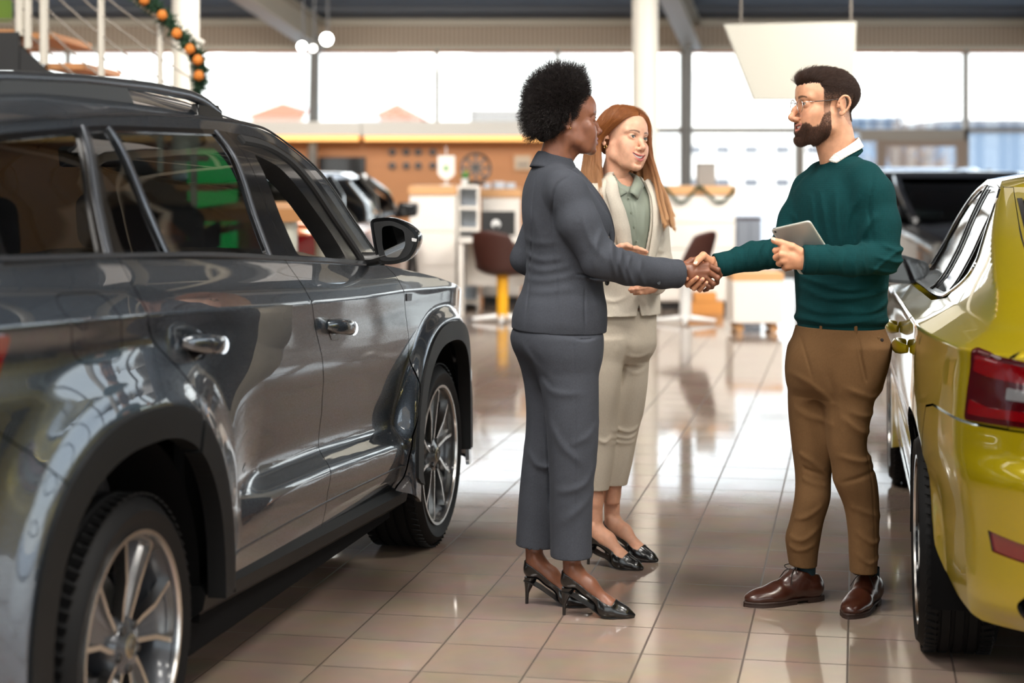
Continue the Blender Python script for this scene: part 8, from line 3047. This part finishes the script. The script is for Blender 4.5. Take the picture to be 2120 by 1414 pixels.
# wall things on the oak wall
Y = 23.88
a, b_ = at_(660, 325, Y), at_(757, 362, Y)
ws = thing('wall_screen', 'dark wide screen on the oak wall above the parked orange car', 'screen', ((a[0] + b_[0]) / 2, Y, (a[2] + b_[2]) / 2))
MB().span(-(b_[0] - a[0]) / 2, (b_[0] - a[0]) / 2, -0.05, 0.0, -(a[2] - b_[2]) / 2, (a[2] - b_[2]) / 2).build('screen_frame', m_black, ws, bevel=0.006)
MB().span(-(b_[0] - a[0]) / 2 + 0.012, (b_[0] - a[0]) / 2 - 0.012, -0.054, -0.05, -(a[2] - b_[2]) / 2 + 0.012, (a[2] - b_[2]) / 2 - 0.012).build('display', m_screen, ws)
k = 0
for py, row in ((315, 'upper'), (343, 'lower')):
    for j, px in enumerate((812, 841, 866, 896)):
        p = at_(px, py, Y - 0.0)
        o = MB().lathe([(0.0, -0.05), (0.045, -0.045), (0.052, -0.02), (0.050, 0.012), (0.03, 0.015)], 24, (0, 0, 0), rotx(-PI / 2)).build('wall_peg', m_fix)
        o.location = (p[0], Y + 0.02, p[2])
        tag(o, 'dark round wall peg, %s in the %s row on the oak wall' % (('first', 'second', 'third', 'last')[j], row), 'wall peg', 'dark pegs on the oak wall')
a, b_ = at_(1063, 320, Y), at_(1102, 353, Y)
pf = thing('picture_frame', 'small framed print on the oak wall beside the afro hair', 'picture', ((a[0] + b_[0]) / 2, Y, (a[2] + b_[2]) / 2))
MB().span(-0.13, 0.13, -0.03, 0.0, -0.11, 0.11).build('frame', m_wood2, pf, bevel=0.004)
MB().span(-0.11, 0.11, -0.034, -0.03, -0.09, 0.09).build('print', m_cream, pf)
MB().span(-0.07, 0.08, -0.036, -0.034, -0.05, -0.01).build('print_motif', m_grey_box, pf)


def counter(name, label, x0, x1, y0, y1, z1, panels=3, wood=True):
    t = thing(name, label, 'counter', ((x0 + x1) / 2, y0, 0))
    w = (x1 - x0) / 2
    MB().span(-w + 0.02, w - 0.02, 0.03, y1 - y0, 0.0, 0.08).build('plinth', m_black, t)
    MB().span(-w, w, 0, y1 - y0, 0.08, z1 - 0.09).build('carcass', m_white, t, bevel=0.004)
    for i in range(panels):
        zA = 0.10 + (z1 - 0.21) * i / panels
        zB = 0.10 + (z1 - 0.21) * (i + 1) / panels - 0.012
        MB().span(-w + 0.004, w - 0.004, -0.018, 0.0, zA, zB).build('front_panel', m_white, t, bevel=0.003)
    MB().span(-w - 0.01, w + 0.01, -0.03, y1 - y0, z1 - 0.09, z1).build('counter_top', m_wood2 if wood else m_white, t, bevel=0.004)
    return t


# left desk group
Y = 18.0
X = lambda px, Y_=18.0: (px - 1060) / PXF * Y_
Z = lambda py, Y_=18.0: 1.47 + (343 - py) / PXF * Y_
counter('reception_counter', 'tall white counter with oak top, under the white pennant', X(848), X(944), 18.0, 19.2, Z(385))
sh = thing('shelf_unit', 'white open shelf unit between the two oak topped counters', 'shelf', ((X(946) + X(992)) / 2, 18.1, 0))
w = (X(990) - X(949)) / 2
MB().span(-w, w, 0.35, 0.38, 0, 1.25).build('back_panel', m_blue_white, sh)
for s_ in (-1, 1):
    MB().span(s_ * w - 0.012, s_ * w + 0.012, 0, 0.38, 0, 1.26).build('side_panel', m_white, sh)
for z in (0.05, 0.42, 0.80, 1.02, 1.24):
    MB().span(-w + 0.013, w - 0.013, 0, 0.35, z, z + 0.03).build('shelf_board', m_white, sh)
counter('side_counter', 'white side counter with oak top behind the dark computer monitor', X(994), X(1078), 18.7, 19.6, Z(391, 18.7), 2)
dk = thing('desk', 'white desk carrying the dark monitor, in front of the side counter', 'desk', ((X(950, 17.2) + X(1110, 17.2)) / 2, 17.2, 0))
w = (X(1110, 17.2) - X(950, 17.2)) / 2
MB().span(-w, w, 0, 0.8, 0.72, 0.75).build('desk_top', m_white, dk, bevel=0.004)
for s_ in (-1, 1):
    MB().span(s_ * (w - 0.02) - 0.02, s_ * (w - 0.02) + 0.02, 0.03, 0.77, 0, 0.72).build('leg_panel', m_white, dk)
MB().span(-w + 0.05, w - 0.05, 0.70, 0.73, 0.25, 0.72).build('modesty_panel', m_white, dk)
mo = thing('computer_monitor', 'black computer monitor seen from behind on the white desk', 'monitor', (X(1031, 17.4), 17.45, 0.75))
MB().span(-0.17, 0.17, 0.0, 0.03, 0.03, 0.27).build('monitor_back', m_black, mo, bevel=0.01)
MB().lathe([(0, -0.02), (0.035, -0.02), (0.045, 0.0)], 24, (-0.02, 0.0, 0.14), rotx(PI / 2) @ np.diag([1, 1, -1])).build('mount_disc', m_chairbase, mo)
MB().span(-0.035, 0.0, -0.03, -0.008, 0.0, 0.14).build('stand', m_black, mo)
MB().span(-0.11, 0.08, -0.10, 0.09, 0.0, 0.012).build('foot', m_black, mo, bevel=0.004)
# things on the counters
pn = thing('pennant_stand', 'white shield shaped pennant with green emblem on a small stand', 'pennant', (X(922), 18.25, Z(385) + 0.0))
MB().lathe([(0.06, 0), (0.06, 0.012), (0.008, 0.02), (0.006, 0.40), (0.0, 0.405)], 20).build('stand', m_chairbase, pn)
MB().prism(np.array([(-0.088, 0.31), (0.088, 0.31), (0.088, 0.12), (0.045, 0.075), (0.0, 0.06), (-0.045, 0.075), (-0.088, 0.12)]), 0.008, ((1, 0, 0), (0, 0, 1), (0, -1, 0)), (0, -0.008, 0)).build('pennant', m_white, pn)
MB().prism(np.array([(-0.03, 0.17), (0.0, 0.15), (0.03, 0.17), (0.012, 0.185), (0.02, 0.21), (-0.015, 0.205)]), 0.003, ((1, 0, 0), (0, 0, 1), (0, -1, 0)), (0, -0.0165, 0)).build('emblem', m_green, pn)
wd = thing('display_wheel', 'bare alloy wheel standing on display on the shelf unit', 'wheel', (X(985, 18.3), 18.3, 1.27))
MB().lathe([(0.150, -0.06), (0.162, -0.055), (0.150, -0.03), (0.146, 0.02), (0.162, 0.045), (0.150, 0.055), (0.138, 0.0)], 40, (0, 0, 0.175), rotx(PI / 2)).build('rim', m_steel, wd)
for q in range(8):
    A = roty(q * PI / 4)
    MB().add((MB().box((0, 0, 0.082), (0.028, 0.02, 0.125)).v[0]) @ A.T + (0, -0.03, 0.175), [(0, 3, 2, 1), (4, 5, 6, 7), (0, 1, 5, 4), (1, 2, 6, 5), (2, 3, 7, 6), (3, 0, 4, 7)]).build('spoke', m_steel, wd, bevel=0.004)
MB().lathe([(0, -0.055), (0.035, -0.05), (0.04, 0.0)], 20, (0, 0, 0.175), rotx(PI / 2) @ np.diag([1, 1, 1])).build('hub', m_steel, wd)
MB().span(-0.10, 0.10, -0.05, 0.05, 0.0, 0.02).build('base', m_black, wd)


def potted(px, Y_, z, lab, s=1.0, seed=0):
    t = thing('potted_plant', lab, 'plant', (X(px, Y_), Y_, z))
    MB().lathe([(0.035 * s, 0), (0.045 * s, 0.07 * s), (0.048 * s, 0.075 * s), (0.040 * s, 0.07 * s), (0.0, 0.065 * s)], 20).build('pot', m_chairbase, t)
    r = np.random.default_rng(seed)
    q = MB()
    for i in range(36):
        d = unit(r.normal(size=3) + (0, 0, 1.0))
        L = r.uniform(0.05, 0.12) * s
        sd_ = unit(np.cross(d, (0.3, 0.2, 1))) * 0.012 * s
        b0 = np.array([0, 0, 0.065 * s])
        q.add([b0, b0 + d * L * 0.5 + sd_, b0 + d * L, b0 + d * L * 0.5 - sd_], [(0, 1, 2, 3)])
    q.build('foliage', m_green, t)


potted(962, 18.12, 1.27, 'small green plant in a white pot beside the display wheel', 0.9, 1)
for i, (px, sc_, lab) in enumerate(((1008, 0.042, 'small white gift box at the left end of the side counter'), (1032, 0.05, 'middle white gift box on the side counter'), (1056, 0.042, 'small white gift box at the right end of the side counter'))):
    t = thing('gift_box', lab, 'box', (X(px, 18.9), 18.95, Z(391, 18.7)), 0.3 * i, 'gift boxes on the side counter')
    MB().span(-sc_, sc_, -sc_, sc_, 0, sc_ * 1.3).build('box_body', m_blue_white, t, bevel=0.004)
    MB().span(-sc_ * 1.03, sc_ * 1.03, -sc_ * 1.03, sc_ * 1.03, sc_ * 1.3, sc_ * 1.55).build('lid', m_white, t, bevel=0.003)


def shell_chair(x, y, rz, lab, post):
    t = thing('shell_chair', lab, 'chair', (x, y, 0), rz)
    rows = []
    for v in np.linspace(0, 1, 12):
        row = []
        for u in np.linspace(-1, 1, 13):
            wv = 0.25 - 0.05 * v
            if v < 0.45:
                q = v / 0.45
                row.append((u * 0.24, -0.22 + 0.40 * q, 0.46 + 0.07 * u * u * q - 0.02 * math.sin(q * PI)))
            else:
                q = (v - 0.45) / 0.55
                row.append((u * (0.25 - 0.045 * q * q), 0.18 + 0.10 * q - 0.12 * u * u * (1 - 0.4 * q), 0.47 + 0.40 * q + 0.05 * u * u * (1 - q) - 0.04 * q * u * u))
        rows.append(row)
    MB().grid(np.array(rows)).build('seat_shell', m_brown_shell, t, ang=180, solid=0.025, subsurf=1)
    MB().lathe([(0.05, 0.03), (0.055, 0.05), (0.055, 0.42), (0.11, 0.45), (0.0, 0.455)], 24).build('pedestal', post, t)
    for q in range(4):
        d = np.array([math.cos(q * PI / 2 + 0.5), math.sin(q * PI / 2 + 0.5), 0])
        MB().tube([d * 0.03 + (0, 0, 0.05), d * 0.28 + (0, 0, 0.025)], [0.03, 0.018], 10).build('base_arm', m_chairbase, t)
    return t


shell_chair(X(1036, 16.6) + 0.02, 16.6, 2.6, 'brown shell chair on a yellow pedestal, turned away beside the white desk', m_yellow_p)
# right desk group: counter with garland, boxes, drawer unit
counter('desk_screen_counter', 'white panelled counter edged with a green garland, behind the handshake', X(1355), X(1522), 18.0, 18.7, Z(385), 4)
shell_chair(1.62, 16.45, -2.2, 'brown shell chair with a pale base, half behind the beige blazer', m_chairbase)


def garland(name, lab, path, parent=None, n=150, r=0.045, leafm=None, dots=None, seed=0):
    t = thing(name, lab, 'garland', tuple(path[0]))
    P = spline(path, n) - path[0]
    rr = np.random.default_rng(seed)
    q = MB()
    for p in P:
        for _ in range(7):
            d = unit(rr.normal(size=3))
            sd_ = unit(np.cross(d, rr.normal(size=3))) * r * 0.16
            q.add([p - sd_, p + d * r * rr.uniform(0.7, 1.3), p + sd_], [(0, 1, 2)])
    q.build('needles', leafm or m_pine, t, smooth=False)
    MB().tube(P, r * 0.35, 6).build('stem', m_pine, t)
    if dots:
        for i in range(10, n - 8, dots):
            d = MB().lathe([(0.0, -0.035), (0.028, -0.02), (0.034, 0.0), (0.02, 0.028), (0, 0.035)], 10, P[i] + (0, -0.06, 0)).build('orange_bow', m_orange_leaf, t)
    return t


yy = 17.93
sw1 = [at_(px, py, yy) for px, py in ((1352, 398), (1362, 404), (1372, 388), (1384, 396), (1400, 414), (1412, 418), (1428, 408), (1444, 388), (1456, 392), (1476, 412), (1492, 418), (1508, 408), (1521, 388))]
garland('garland', 'green fir garland looped along the top of the panelled counter', sw1, n=120, r=0.032, seed=3)
gb = thing('bin', 'grey square bin standing on the garlanded counter', 'bin', (X(1462, 18.3), 18.35, Z(385)))
MB().span(-0.095, 0.095, -0.09, 0.09, 0, 0.215).build('bin_body', m_grey_box, gb, bevel=0.006)
MB().span(-0.098, 0.098, -0.093, 0.093, 0.215, 0.235).build('bin_rim', m_alu, gb, bevel=0.004)
for i, (x0, x1, z0, z1, lab) in enumerate(((1415, 1497, 0.0, 0.125, 'wide cardboard box on the floor below the garlanded counter'), (1437, 1483, 0.128, 0.215, 'small cardboard box on top of the wide one'))):
    t = thing('cardboard_box', lab, 'box', ((X(x0, 17.4) + X(x1, 17.4)) / 2, 17.5, z0), 0, 'cardboard boxes below the counter')
    w = (X(x1, 17.4) - X(x0, 17.4)) / 2
    MB().span(-w, w, -0.12, 0.12, 0, z1 - z0).build('carton', m_card, t, bevel=0.003)
    MB().span(-w - 0.001, w + 0.001, -0.03, 0.03, z1 - z0 - 0.02, z1 - z0 + 0.001).build('tape', m_wood2, t)
du = thing('drawer_unit', 'white mobile drawer unit with oak top on castors', 'drawer unit', ((X(1517, 15.5) + X(1622, 15.5)) / 2, 15.5, 0))
w = (X(1622, 15.5) - X(1517, 15.5)) / 2
MB().span(-w, w, 0, 0.5, 0.085, 0.455).build('carcass', m_white, du, bevel=0.004)
MB().span(-w - 0.004, w + 0.004, -0.006, 0.505, 0.455, 0.53).build('oak_top', m_wood2, du, bevel=0.004)
MB().span(-w + 0.006, w - 0.006, -0.016, 0.0, 0.09, 0.448).build('drawer_front', m_white, du, bevel=0.003)
for s_ in (-1, 1):
    for yv in (0.07, 0.43):
        MB().lathe([(0.0, -0.018), (0.036, -0.016), (0.036, 0.016), (0.0, 0.018)], 20, (s_ * (w - 0.07), yv, 0.037), rotx(PI / 2)).span(s_ * (w - 0.07) - 0.02, s_ * (w - 0.07) + 0.02, yv - 0.02, yv + 0.02, 0.065, 0.086).build('castor', m_wood2, du)
lc = thing('low_cabinet', 'low grey cabinet by the window, right of the garlanded counter', 'cabinet', ((X(1527, 20.5) + X(1576, 20.5)) / 2, 20.5, 0))
w = (X(1576, 20.5) - X(1527, 20.5)) / 2
MB().span(-w, w, 0, 0.4, 0, 0.84).build('carcass', mat('grey_laminate', rgb(128, 134, 146), 0.5), lc, bevel=0.004)
MB().span(-w - 0.01, w + 0.01, -0.01, 0.41, 0.84, 0.87).build('cabinet_top', m_brown_shell, lc, bevel=0.003)
for s_ in (-1, 1):
    MB().span(s_ * w * 0.5 - w * 0.46, s_ * w * 0.5 + w * 0.46, -0.014, 0.0, 0.03, 0.82).build('cabinet_door', mat('grey_door', rgb(136, 142, 152), 0.5), lc, bevel=0.003)


# background cars, built simply but in full: body, glass, wheels, lamps, mirrors
def plain_car(lab, x, y, rz, paint, H=1.55, L=4.5, Wd=1.82, name='parked_car', roof=None, pill=None):
    t = thing(name, lab, 'car', (x, y, 0), rz)
    hw = Wd / 2
    st = [(-L / 2, 0.72, 0.94), (-L / 2 + 0.10, 0.82, 1.02), (-L / 2 + 0.5, 0.95, 1.03), (0.0, 1.0, 0.99), (L / 2 - 1.35, 1.0, 0.98), (L / 2 - 0.6, 0.96, 0.88), (L / 2 - 0.12, 0.84, 0.76), (L / 2, 0.74, 0.62)]
    st = spline(st, 30)
    rings = []
    for xx, wf, zt in st:
        w = hw * wf
        zb = 0.24
        half = [(0.0, zb), (w * 0.82, zb), (w * 0.97, zb + 0.10), (w, 0.52), (w * 0.985, zt - 0.20), (w * 0.95, zt - 0.05), (w * 0.86, zt), (w * 0.5, zt + 0.03), (0.0, zt + 0.04)]
        h = spline(half, 26)
        rings.append([(xx, p[0], p[1]) for p in h] + [(xx, -p[0], p[1]) for p in h[-2:0:-1]])
    MB().loft(rings).build('body', paint, t, ang=50)
    gl_ = []
    xr, xf_ = -L / 2 + 0.14, L / 2 - 1.30
    cab = [(1.00, xr, xf_ + 0.12, 0.93), (1.16, xr + 0.10, xf_ - 0.18, 0.88), (H - 0.10, xr + 0.28, xf_ - 0.78, 0.75), (H - 0.04, xr + 0.34, xf_ - 0.92, 0.70)]

    def ring(z, x0, x1, wf):
        w = hw * wf
        return [(x0, -w * 0.86, z), (x0 + 0.10, -w, z), ((x0 + x1) / 2, -w * 1.01, z), (x1 - 0.20, -w, z), (x1, -w * 0.80, z), (x1 + 0.06, 0, z), (x1, w * 0.80, z), (x1 - 0.20, w, z), ((x0 + x1) / 2, w * 1.01, z), (x0 + 0.10, w, z), (x0, w * 0.86, z), (x0 - 0.04, 0, z)]
    MB().loft([ring(*c) for c in cab]).build('glasshouse', m_tint, t, ang=50)
    MB().loft([ring(H - 0.06, xr + 0.26, xf_ - 0.80, 0.74), ring(H - 0.01, xr + 0.34, xf_ - 0.95, 0.68), ring(H, xr + 0.6, xf_ - 1.2, 0.45)]).build('roof', roof or paint, t, ang=60)
    for s_ in (-1, 1):
        for (xa, xb) in ((xf_ + 0.10, xf_ - 0.84), (-0.25, -0.32), (xr + 0.02, xr + 0.28)):
            MB().tube([(xa, s_ * hw * 0.90, 1.0), ((xa + xb) / 2 + 0.02, s_ * hw * 0.865, 1.22), (xb, s_ * hw * 0.735, H - 0.05)], 0.035, 8).build('pillar', pill or paint, t)
        MB().loft([[(xf_ - 0.16 + dx, s_ * (hw * 0.93 + q), z) for q, z in ((0, 0.98), (0.20, 1.0), (0.21, 1.12), (0.03, 1.13))] for dx in (-0.06, 0.05)]).build('door_mirror', m_gloss_black, t, bevel=0.02)
        MB().prism(round_poly([(0.42, 0.70), (0.86, 0.78), (0.86, 0.68), (0.50, 0.62)], 0.03), 0.10, ((0, s_, 0), (0, 0, 1), (1, 0, 0)), (L / 2 - 0.16, 0, 0)).build('headlamp', m_clear_plastic, t)
        MB().prism(round_poly([(0.40, 0.92), (0.80, 0.94), (0.80, 0.76), (0.50, 0.78)], 0.03), 0.08, ((0, s_, 0), (0, 0, 1), (-1, 0, 0)), (-L / 2 + 0.06, 0, 0)).build('tail_lamp', m_red_lens, t)
        for xw in (-L / 2 + 0.85, L / 2 - 0.88):
            Rr = rotx(PI / 2) if s_ < 0 else rotx(-PI / 2)
            wl_ = MB().lathe([(0.20, -0.20), (0.31, -0.20), (0.335, -0.17), (0.335, -0.03), (0.31, 0.0), (0.22, 0.004), (0.20, -0.02)], 40, (xw, s_ * (hw + 0.006), 0.335), Rr).build('wheel', m_tyre, t)
            for q in range(5):
                A = Rr @ rotz(q * 2 * PI / 5)
                MB().box(np.array([xw, s_ * (hw + 0.002), 0.335]) + A @ np.array([0.11, 0, -0.01]), (0.20, 0.05, 0.02), A).build('spoke', m_rim_dark, wl_)
    MB().prism(round_poly([(-0.42, 0.70), (0.42, 0.70), (0.36, 0.44), (-0.36, 0.44)], 0.04), 0.05, ((0, 1, 0), (0, 0, 1), (1, 0, 0)), (L / 2 - 0.02, 0, 0)).build('grille', m_gloss_black, t)
    return t


m_bk = mat('black_car_paint', rgb(16, 17, 20), 0.2, coat=1.0)
m_bl = mat('blue_car_paint', rgb(70, 78, 100), 0.25, metal=0.5, coat=1.0)
m_or = mat('orange_car_paint', rgb(150, 76, 34), 0.25, metal=0.4, coat=1.0)
plain_car('black parked car facing the room, just beyond the yellow saloon', 4.15, 16.2, -PI / 2 + 0.10, m_bk, 1.42)
plain_car('blue parked car at the far window, behind the black car', 5.15, 21.4, -PI / 2 + 0.10, m_bl, 1.45, 4.2)
plain_car('orange hatchback with pale roof edge, parked beyond the grey car', -1.98, 15.9, PI / 2 - 0.1, m_or, 1.42, 4.1, roof=mat('pale_roof', rgb(190, 204, 222), 0.2, coat=1.0), pill=m_bk)

# half-turn stair at the left with cable railing and garland
st = thing('staircase', 'steel stair with oak treads and cable railing at the left', 'staircase', (-3.0, 11.0, 0))
m_tread = m_wood
n1 = 6
for i in range(n1):
    x0 = -0.12 + i * 0.20
    z0 = 2.30 - i * 0.19
    MB().span(x0, x0 + 0.26, 0.0, 1.0, z0 - 0.04, z0).build('tread', m_tread, st, bevel=0.004)
MB().span(-1.6, -0.10, 0.0, 1.0, 2.24, 2.32).build('landing', m_tread, st)
MB().prism([(-1.6, 2.30), (-0.06, 2.30), (-0.06, 2.06), (-1.6, 2.06)], 0.06, ((1, 0, 0), (0, 0, 1), (0, 1, 0)), (0, -0.06, 0)).build('landing_beam', m_black, st)
MB().prism([(-0.10, 2.26), (1.08, 1.16), (1.08, 0.94), (-0.10, 2.02)], 0.05, ((1, 0, 0), (0, 0, 1), (0, 1, 0)), (0, -0.05, 0)).build('stringer', m_black, st)
MB().span(0.98, 1.70, 0.0, 2.1, 1.12, 1.20).build('turning_platform', m_tread, st)
for i in range(7):
    z0 = 1.04 - i * 0.15
    MB().span(0.98 - (i + 1) * 0.24, 0.98 - i * 0.24 + 0.03, 1.1, 2.1, z0 - 0.04, z0).build('tread', m_tread, st, bevel=0.004)
MB().prism([(1.0, 1.10), (-0.75, 0.02), (-0.5, 0.0), (1.0, 0.92)], 0.05, ((1, 0, 0), (0, 0, 1), (0, 1, 0)), (0, 1.06, 0)).build('stringer', m_black, st)
for xx, yy_ in ((1.60, 0.1), (1.60, 2.0), (-1.5, 0.1), (-1.5, 0.9)):
    MB().lathe([(0.05, 0), (0.05, 2.24 if xx < 0 else 1.12)], 16, (xx, yy_, 0)).build('support_post', m_column, st)
X11 = lambda px: (px - 1060) / PXF * 11.0 + 3.0
for px, z0, z1, r in ((42, 2.28, 3.1, 0.028), (60, 2.20, 3.1, 0.025), (93, 2.10, 3.0, 0.029), (211, 1.76, 2.75, 0.022), (333, 1.42, 2.42, 0.020), (402, 1.20, 2.22, 0.022)):
    MB().lathe([(r, z0), (r, z1)], 14, (X11(px), -0.02, 0)).build('baluster', m_column, st)
rail_z = lambda xx, d: 3.16 - 0.78 * max(xx + 0.1, 0) ** 0.92 - d
for d in (0.0, 0.13, 0.26, 0.39, 0.52, 0.65, 0.78):
    pts = [(xx, -0.03, rail_z(xx, d + 0.05 * math.sin(max(xx, 0) * 2.4))) for xx in np.linspace(-1.5, 1.08, 16)]
    MB().tube(pts, 0.022 if d == 0 else 0.0055, 8).build('handrail' if d == 0 else 'cable', m_column if d == 0 else m_alu, st)
gx = [at_(px, py, 10.9) for px, py in ((240, -60), (268, -20), (300, 0), (330, 22), (352, 50), (376, 78), (396, 102), (410, 118), (416, 140), (414, 165), (412, 185))]
garland('stair_garland', 'fir garland with orange bows wound down the stair handrail', gx, n=130, r=0.075, dots=17, seed=8)
gs = thing('green_sign', 'green panel hanging above the stair landing', 'sign', tuple(at_(4, 10, 11.6)))
MB().span(-0.12, 0.06, 0, 0.03, -0.11, 0.5).build('sign_face', mat('sign_green', rgb(96, 132, 20), 0.5), gs)
MB().tube([(-0.03, 0.015, 0.5), (-0.03, 0.015, ceil_z(11.6) - at_(4, 10, 11.6)[2])], 0.006, 6).build('rod', m_alu, gs)

# ------------------------------------------------------------------ outside the glass
m_roof_t = mat('tiled_roof', rgb(196, 120, 96), 0.8)
m_wall_p = mat('rendered_wall', rgb(236, 206, 184), 0.9)
m_wall_w = mat('white_render', rgb(238, 234, 226), 0.9)
m_winb = mat('far_window', rgb(110, 112, 118), 0.4)
m_shed = mat('blue_grey_cladding', rgb(104, 122, 142), 0.7)


def house(lab, px0, px1, Y_, z_eave, z_ridge, gable=True):
    x0, x1 = (px0 - 1060) / PXF * Y_, (px1 - 1060) / PXF * Y_
    t = thing('house', lab, 'house', ((x0 + x1) / 2, Y_, -0.16))
    w = (x1 - x0) / 2
    MB().span(-w, w, 0, 8, 0, z_eave + 0.16).build('wall', m_wall_p, t)
    MB().prism([(-w - 0.3, z_eave + 0.16), (w + 0.3, z_eave + 0.16), (w * 0.1, z_ridge + 0.16)], 8.6, ((1, 0, 0), (0, 0, 1), (0, 1, 0)), (0, -0.3, 0)).build('roof', m_roof_t, t)
    for q in (-0.5, 0.5):
        MB().span(q * w - 0.5, q * w + 0.5, -0.05, 0.02, 1.0, 2.2).build('window', m_winb, t)


house('pink gabled house far beyond the strip window, left of the leaning post', 520, 642, 75, 3.55, 4.15)
house('pink gabled house far beyond the strip window, just right of the leaning post', 655, 712, 92, 3.7, 4.75)
house('low pink house far beyond the strip window, right of the round white tank', 772, 866, 70, 3.35, 3.95)
tk = thing('storage_tank', 'round white tank far beyond the strip window', 'tank', (-6.2, 64, -0.16))
MB().lathe([(1.5, 0), (1.5, 3.1), (1.2, 3.6), (0.5, 3.85), (0, 3.9)], 40).build('tank_shell', m_wall_w, tk)
t = thing('apartment_building', 'sunlit white apartment block seen through the tall glazing', 'building', (9.0, 62, -0.16))
MB().span(-3.2, 3.4, 0, 12, 0, 2.95).build('wall', m_wall_w, t)
for zz_ in (0.9, 2.05):
    for xx in (-2.6, -1.6, -0.6, 0.5, 1.6, 2.7):
        MB().span(xx - 0.25, xx + 0.25, -0.04, 0.02, zz_, zz_ + 0.28).build('window', m_winb, t)
t = thing('warehouse', 'blue grey metal warehouse outside behind the glazed door', 'building', (19.5, 58, -0.16))
MB().span(-5.2, 5.5, 0, 10, 0, 2.95).build('wall', m_shed, t)
MB().span(-5.4, 5.7, -0.3, 10.3, 2.95, 3.15).build('roof', m_winb, t)
t = thing('kiosk', 'flat roofed grey kiosk outside, left of the afro hair', 'building', (-0.55, 48, -0.16))
MB().span(-0.5, 0.7, 0, 2.5, 0, 2.85).build('wall', m_wall_w, t)
MB().span(-0.6, 0.8, -0.2, 2.7, 2.85, 3.15).build('roof', m_grey_box, t)
t = thing('blue_shed', 'pale blue shed roof outside, behind the nape of the man', 'building', (9.7, 46, -0.16))
MB().span(-0.9, 0.45, 0, 3, 0, 2.80).build('wall', m_shed, t)
MB().span(-1.0, 0.50, -0.2, 3.2, 2.80, 2.9).build('roof', m_shed, t)


def bare_tree(x, y, h, lab, seed):
    t = thing('bare_tree', lab, 'tree', (x, y, -0.16), 0, 'bare trees outside the glazing')
    r = np.random.default_rng(seed)
    m_bark = bpy.data.materials.get('bark') or mat('bark', rgb(126, 108, 96), 0.9)
    MB().tube([(0, 0, 0), (0.03, 0, h * 0.3), (0.0, 0.05, h * 0.45)], [0.10, 0.08, 0.06], 8).build('trunk', m_bark, t)
    q = MB()
    for i in range(26):
        z0 = h * r.uniform(0.25, 0.5)
        d = unit(np.array([r.normal() * 0.7, r.normal() * 0.7, 1.0]))
        L = h * r.uniform(0.3, 0.55)
        m1 = np.array([0, 0, z0]) + d * L * 0.5
        q.tube([(0, 0, z0), m1, m1 + unit(d + r.normal(size=3) * 0.25) * L * 0.5], [0.04, 0.022, 0.006], 5)
        for _ in range(3):
            q.tube([m1, m1 + unit(d + r.normal(size=3) * 0.6) * L * 0.45], [0.014, 0.004], 4)
    q.build('branches', m_bark, t)


bare_tree(8.8, 40, 3.4, 'bare tree outside the glazed door', 1)
bare_tree(9.9, 43, 3.2, 'bare tree outside, right of the nearer bare tree', 2)

gl_ = thing('lit_sign', 'lit green sign panel beyond the grey car, seen through its glass', 'sign', (-2.30, 13.7, 0))
MB().span(-0.22, 0.16, 0, 0.06, 0.75, 1.60).build('sign_face', mat('lit_green', rgb(20, 150, 60), 0.5, emit=(0.02, 0.75, 0.16, 1), estr=1.6), gl_, bevel=0.006)
MB().span(-0.04, 0.0, 0.01, 0.05, 0.03, 0.75).build('post', m_alu, gl_)
MB().span(-0.2, 0.16, -0.12, 0.18, 0.0, 0.03).build('base_plate', m_alu, gl_)
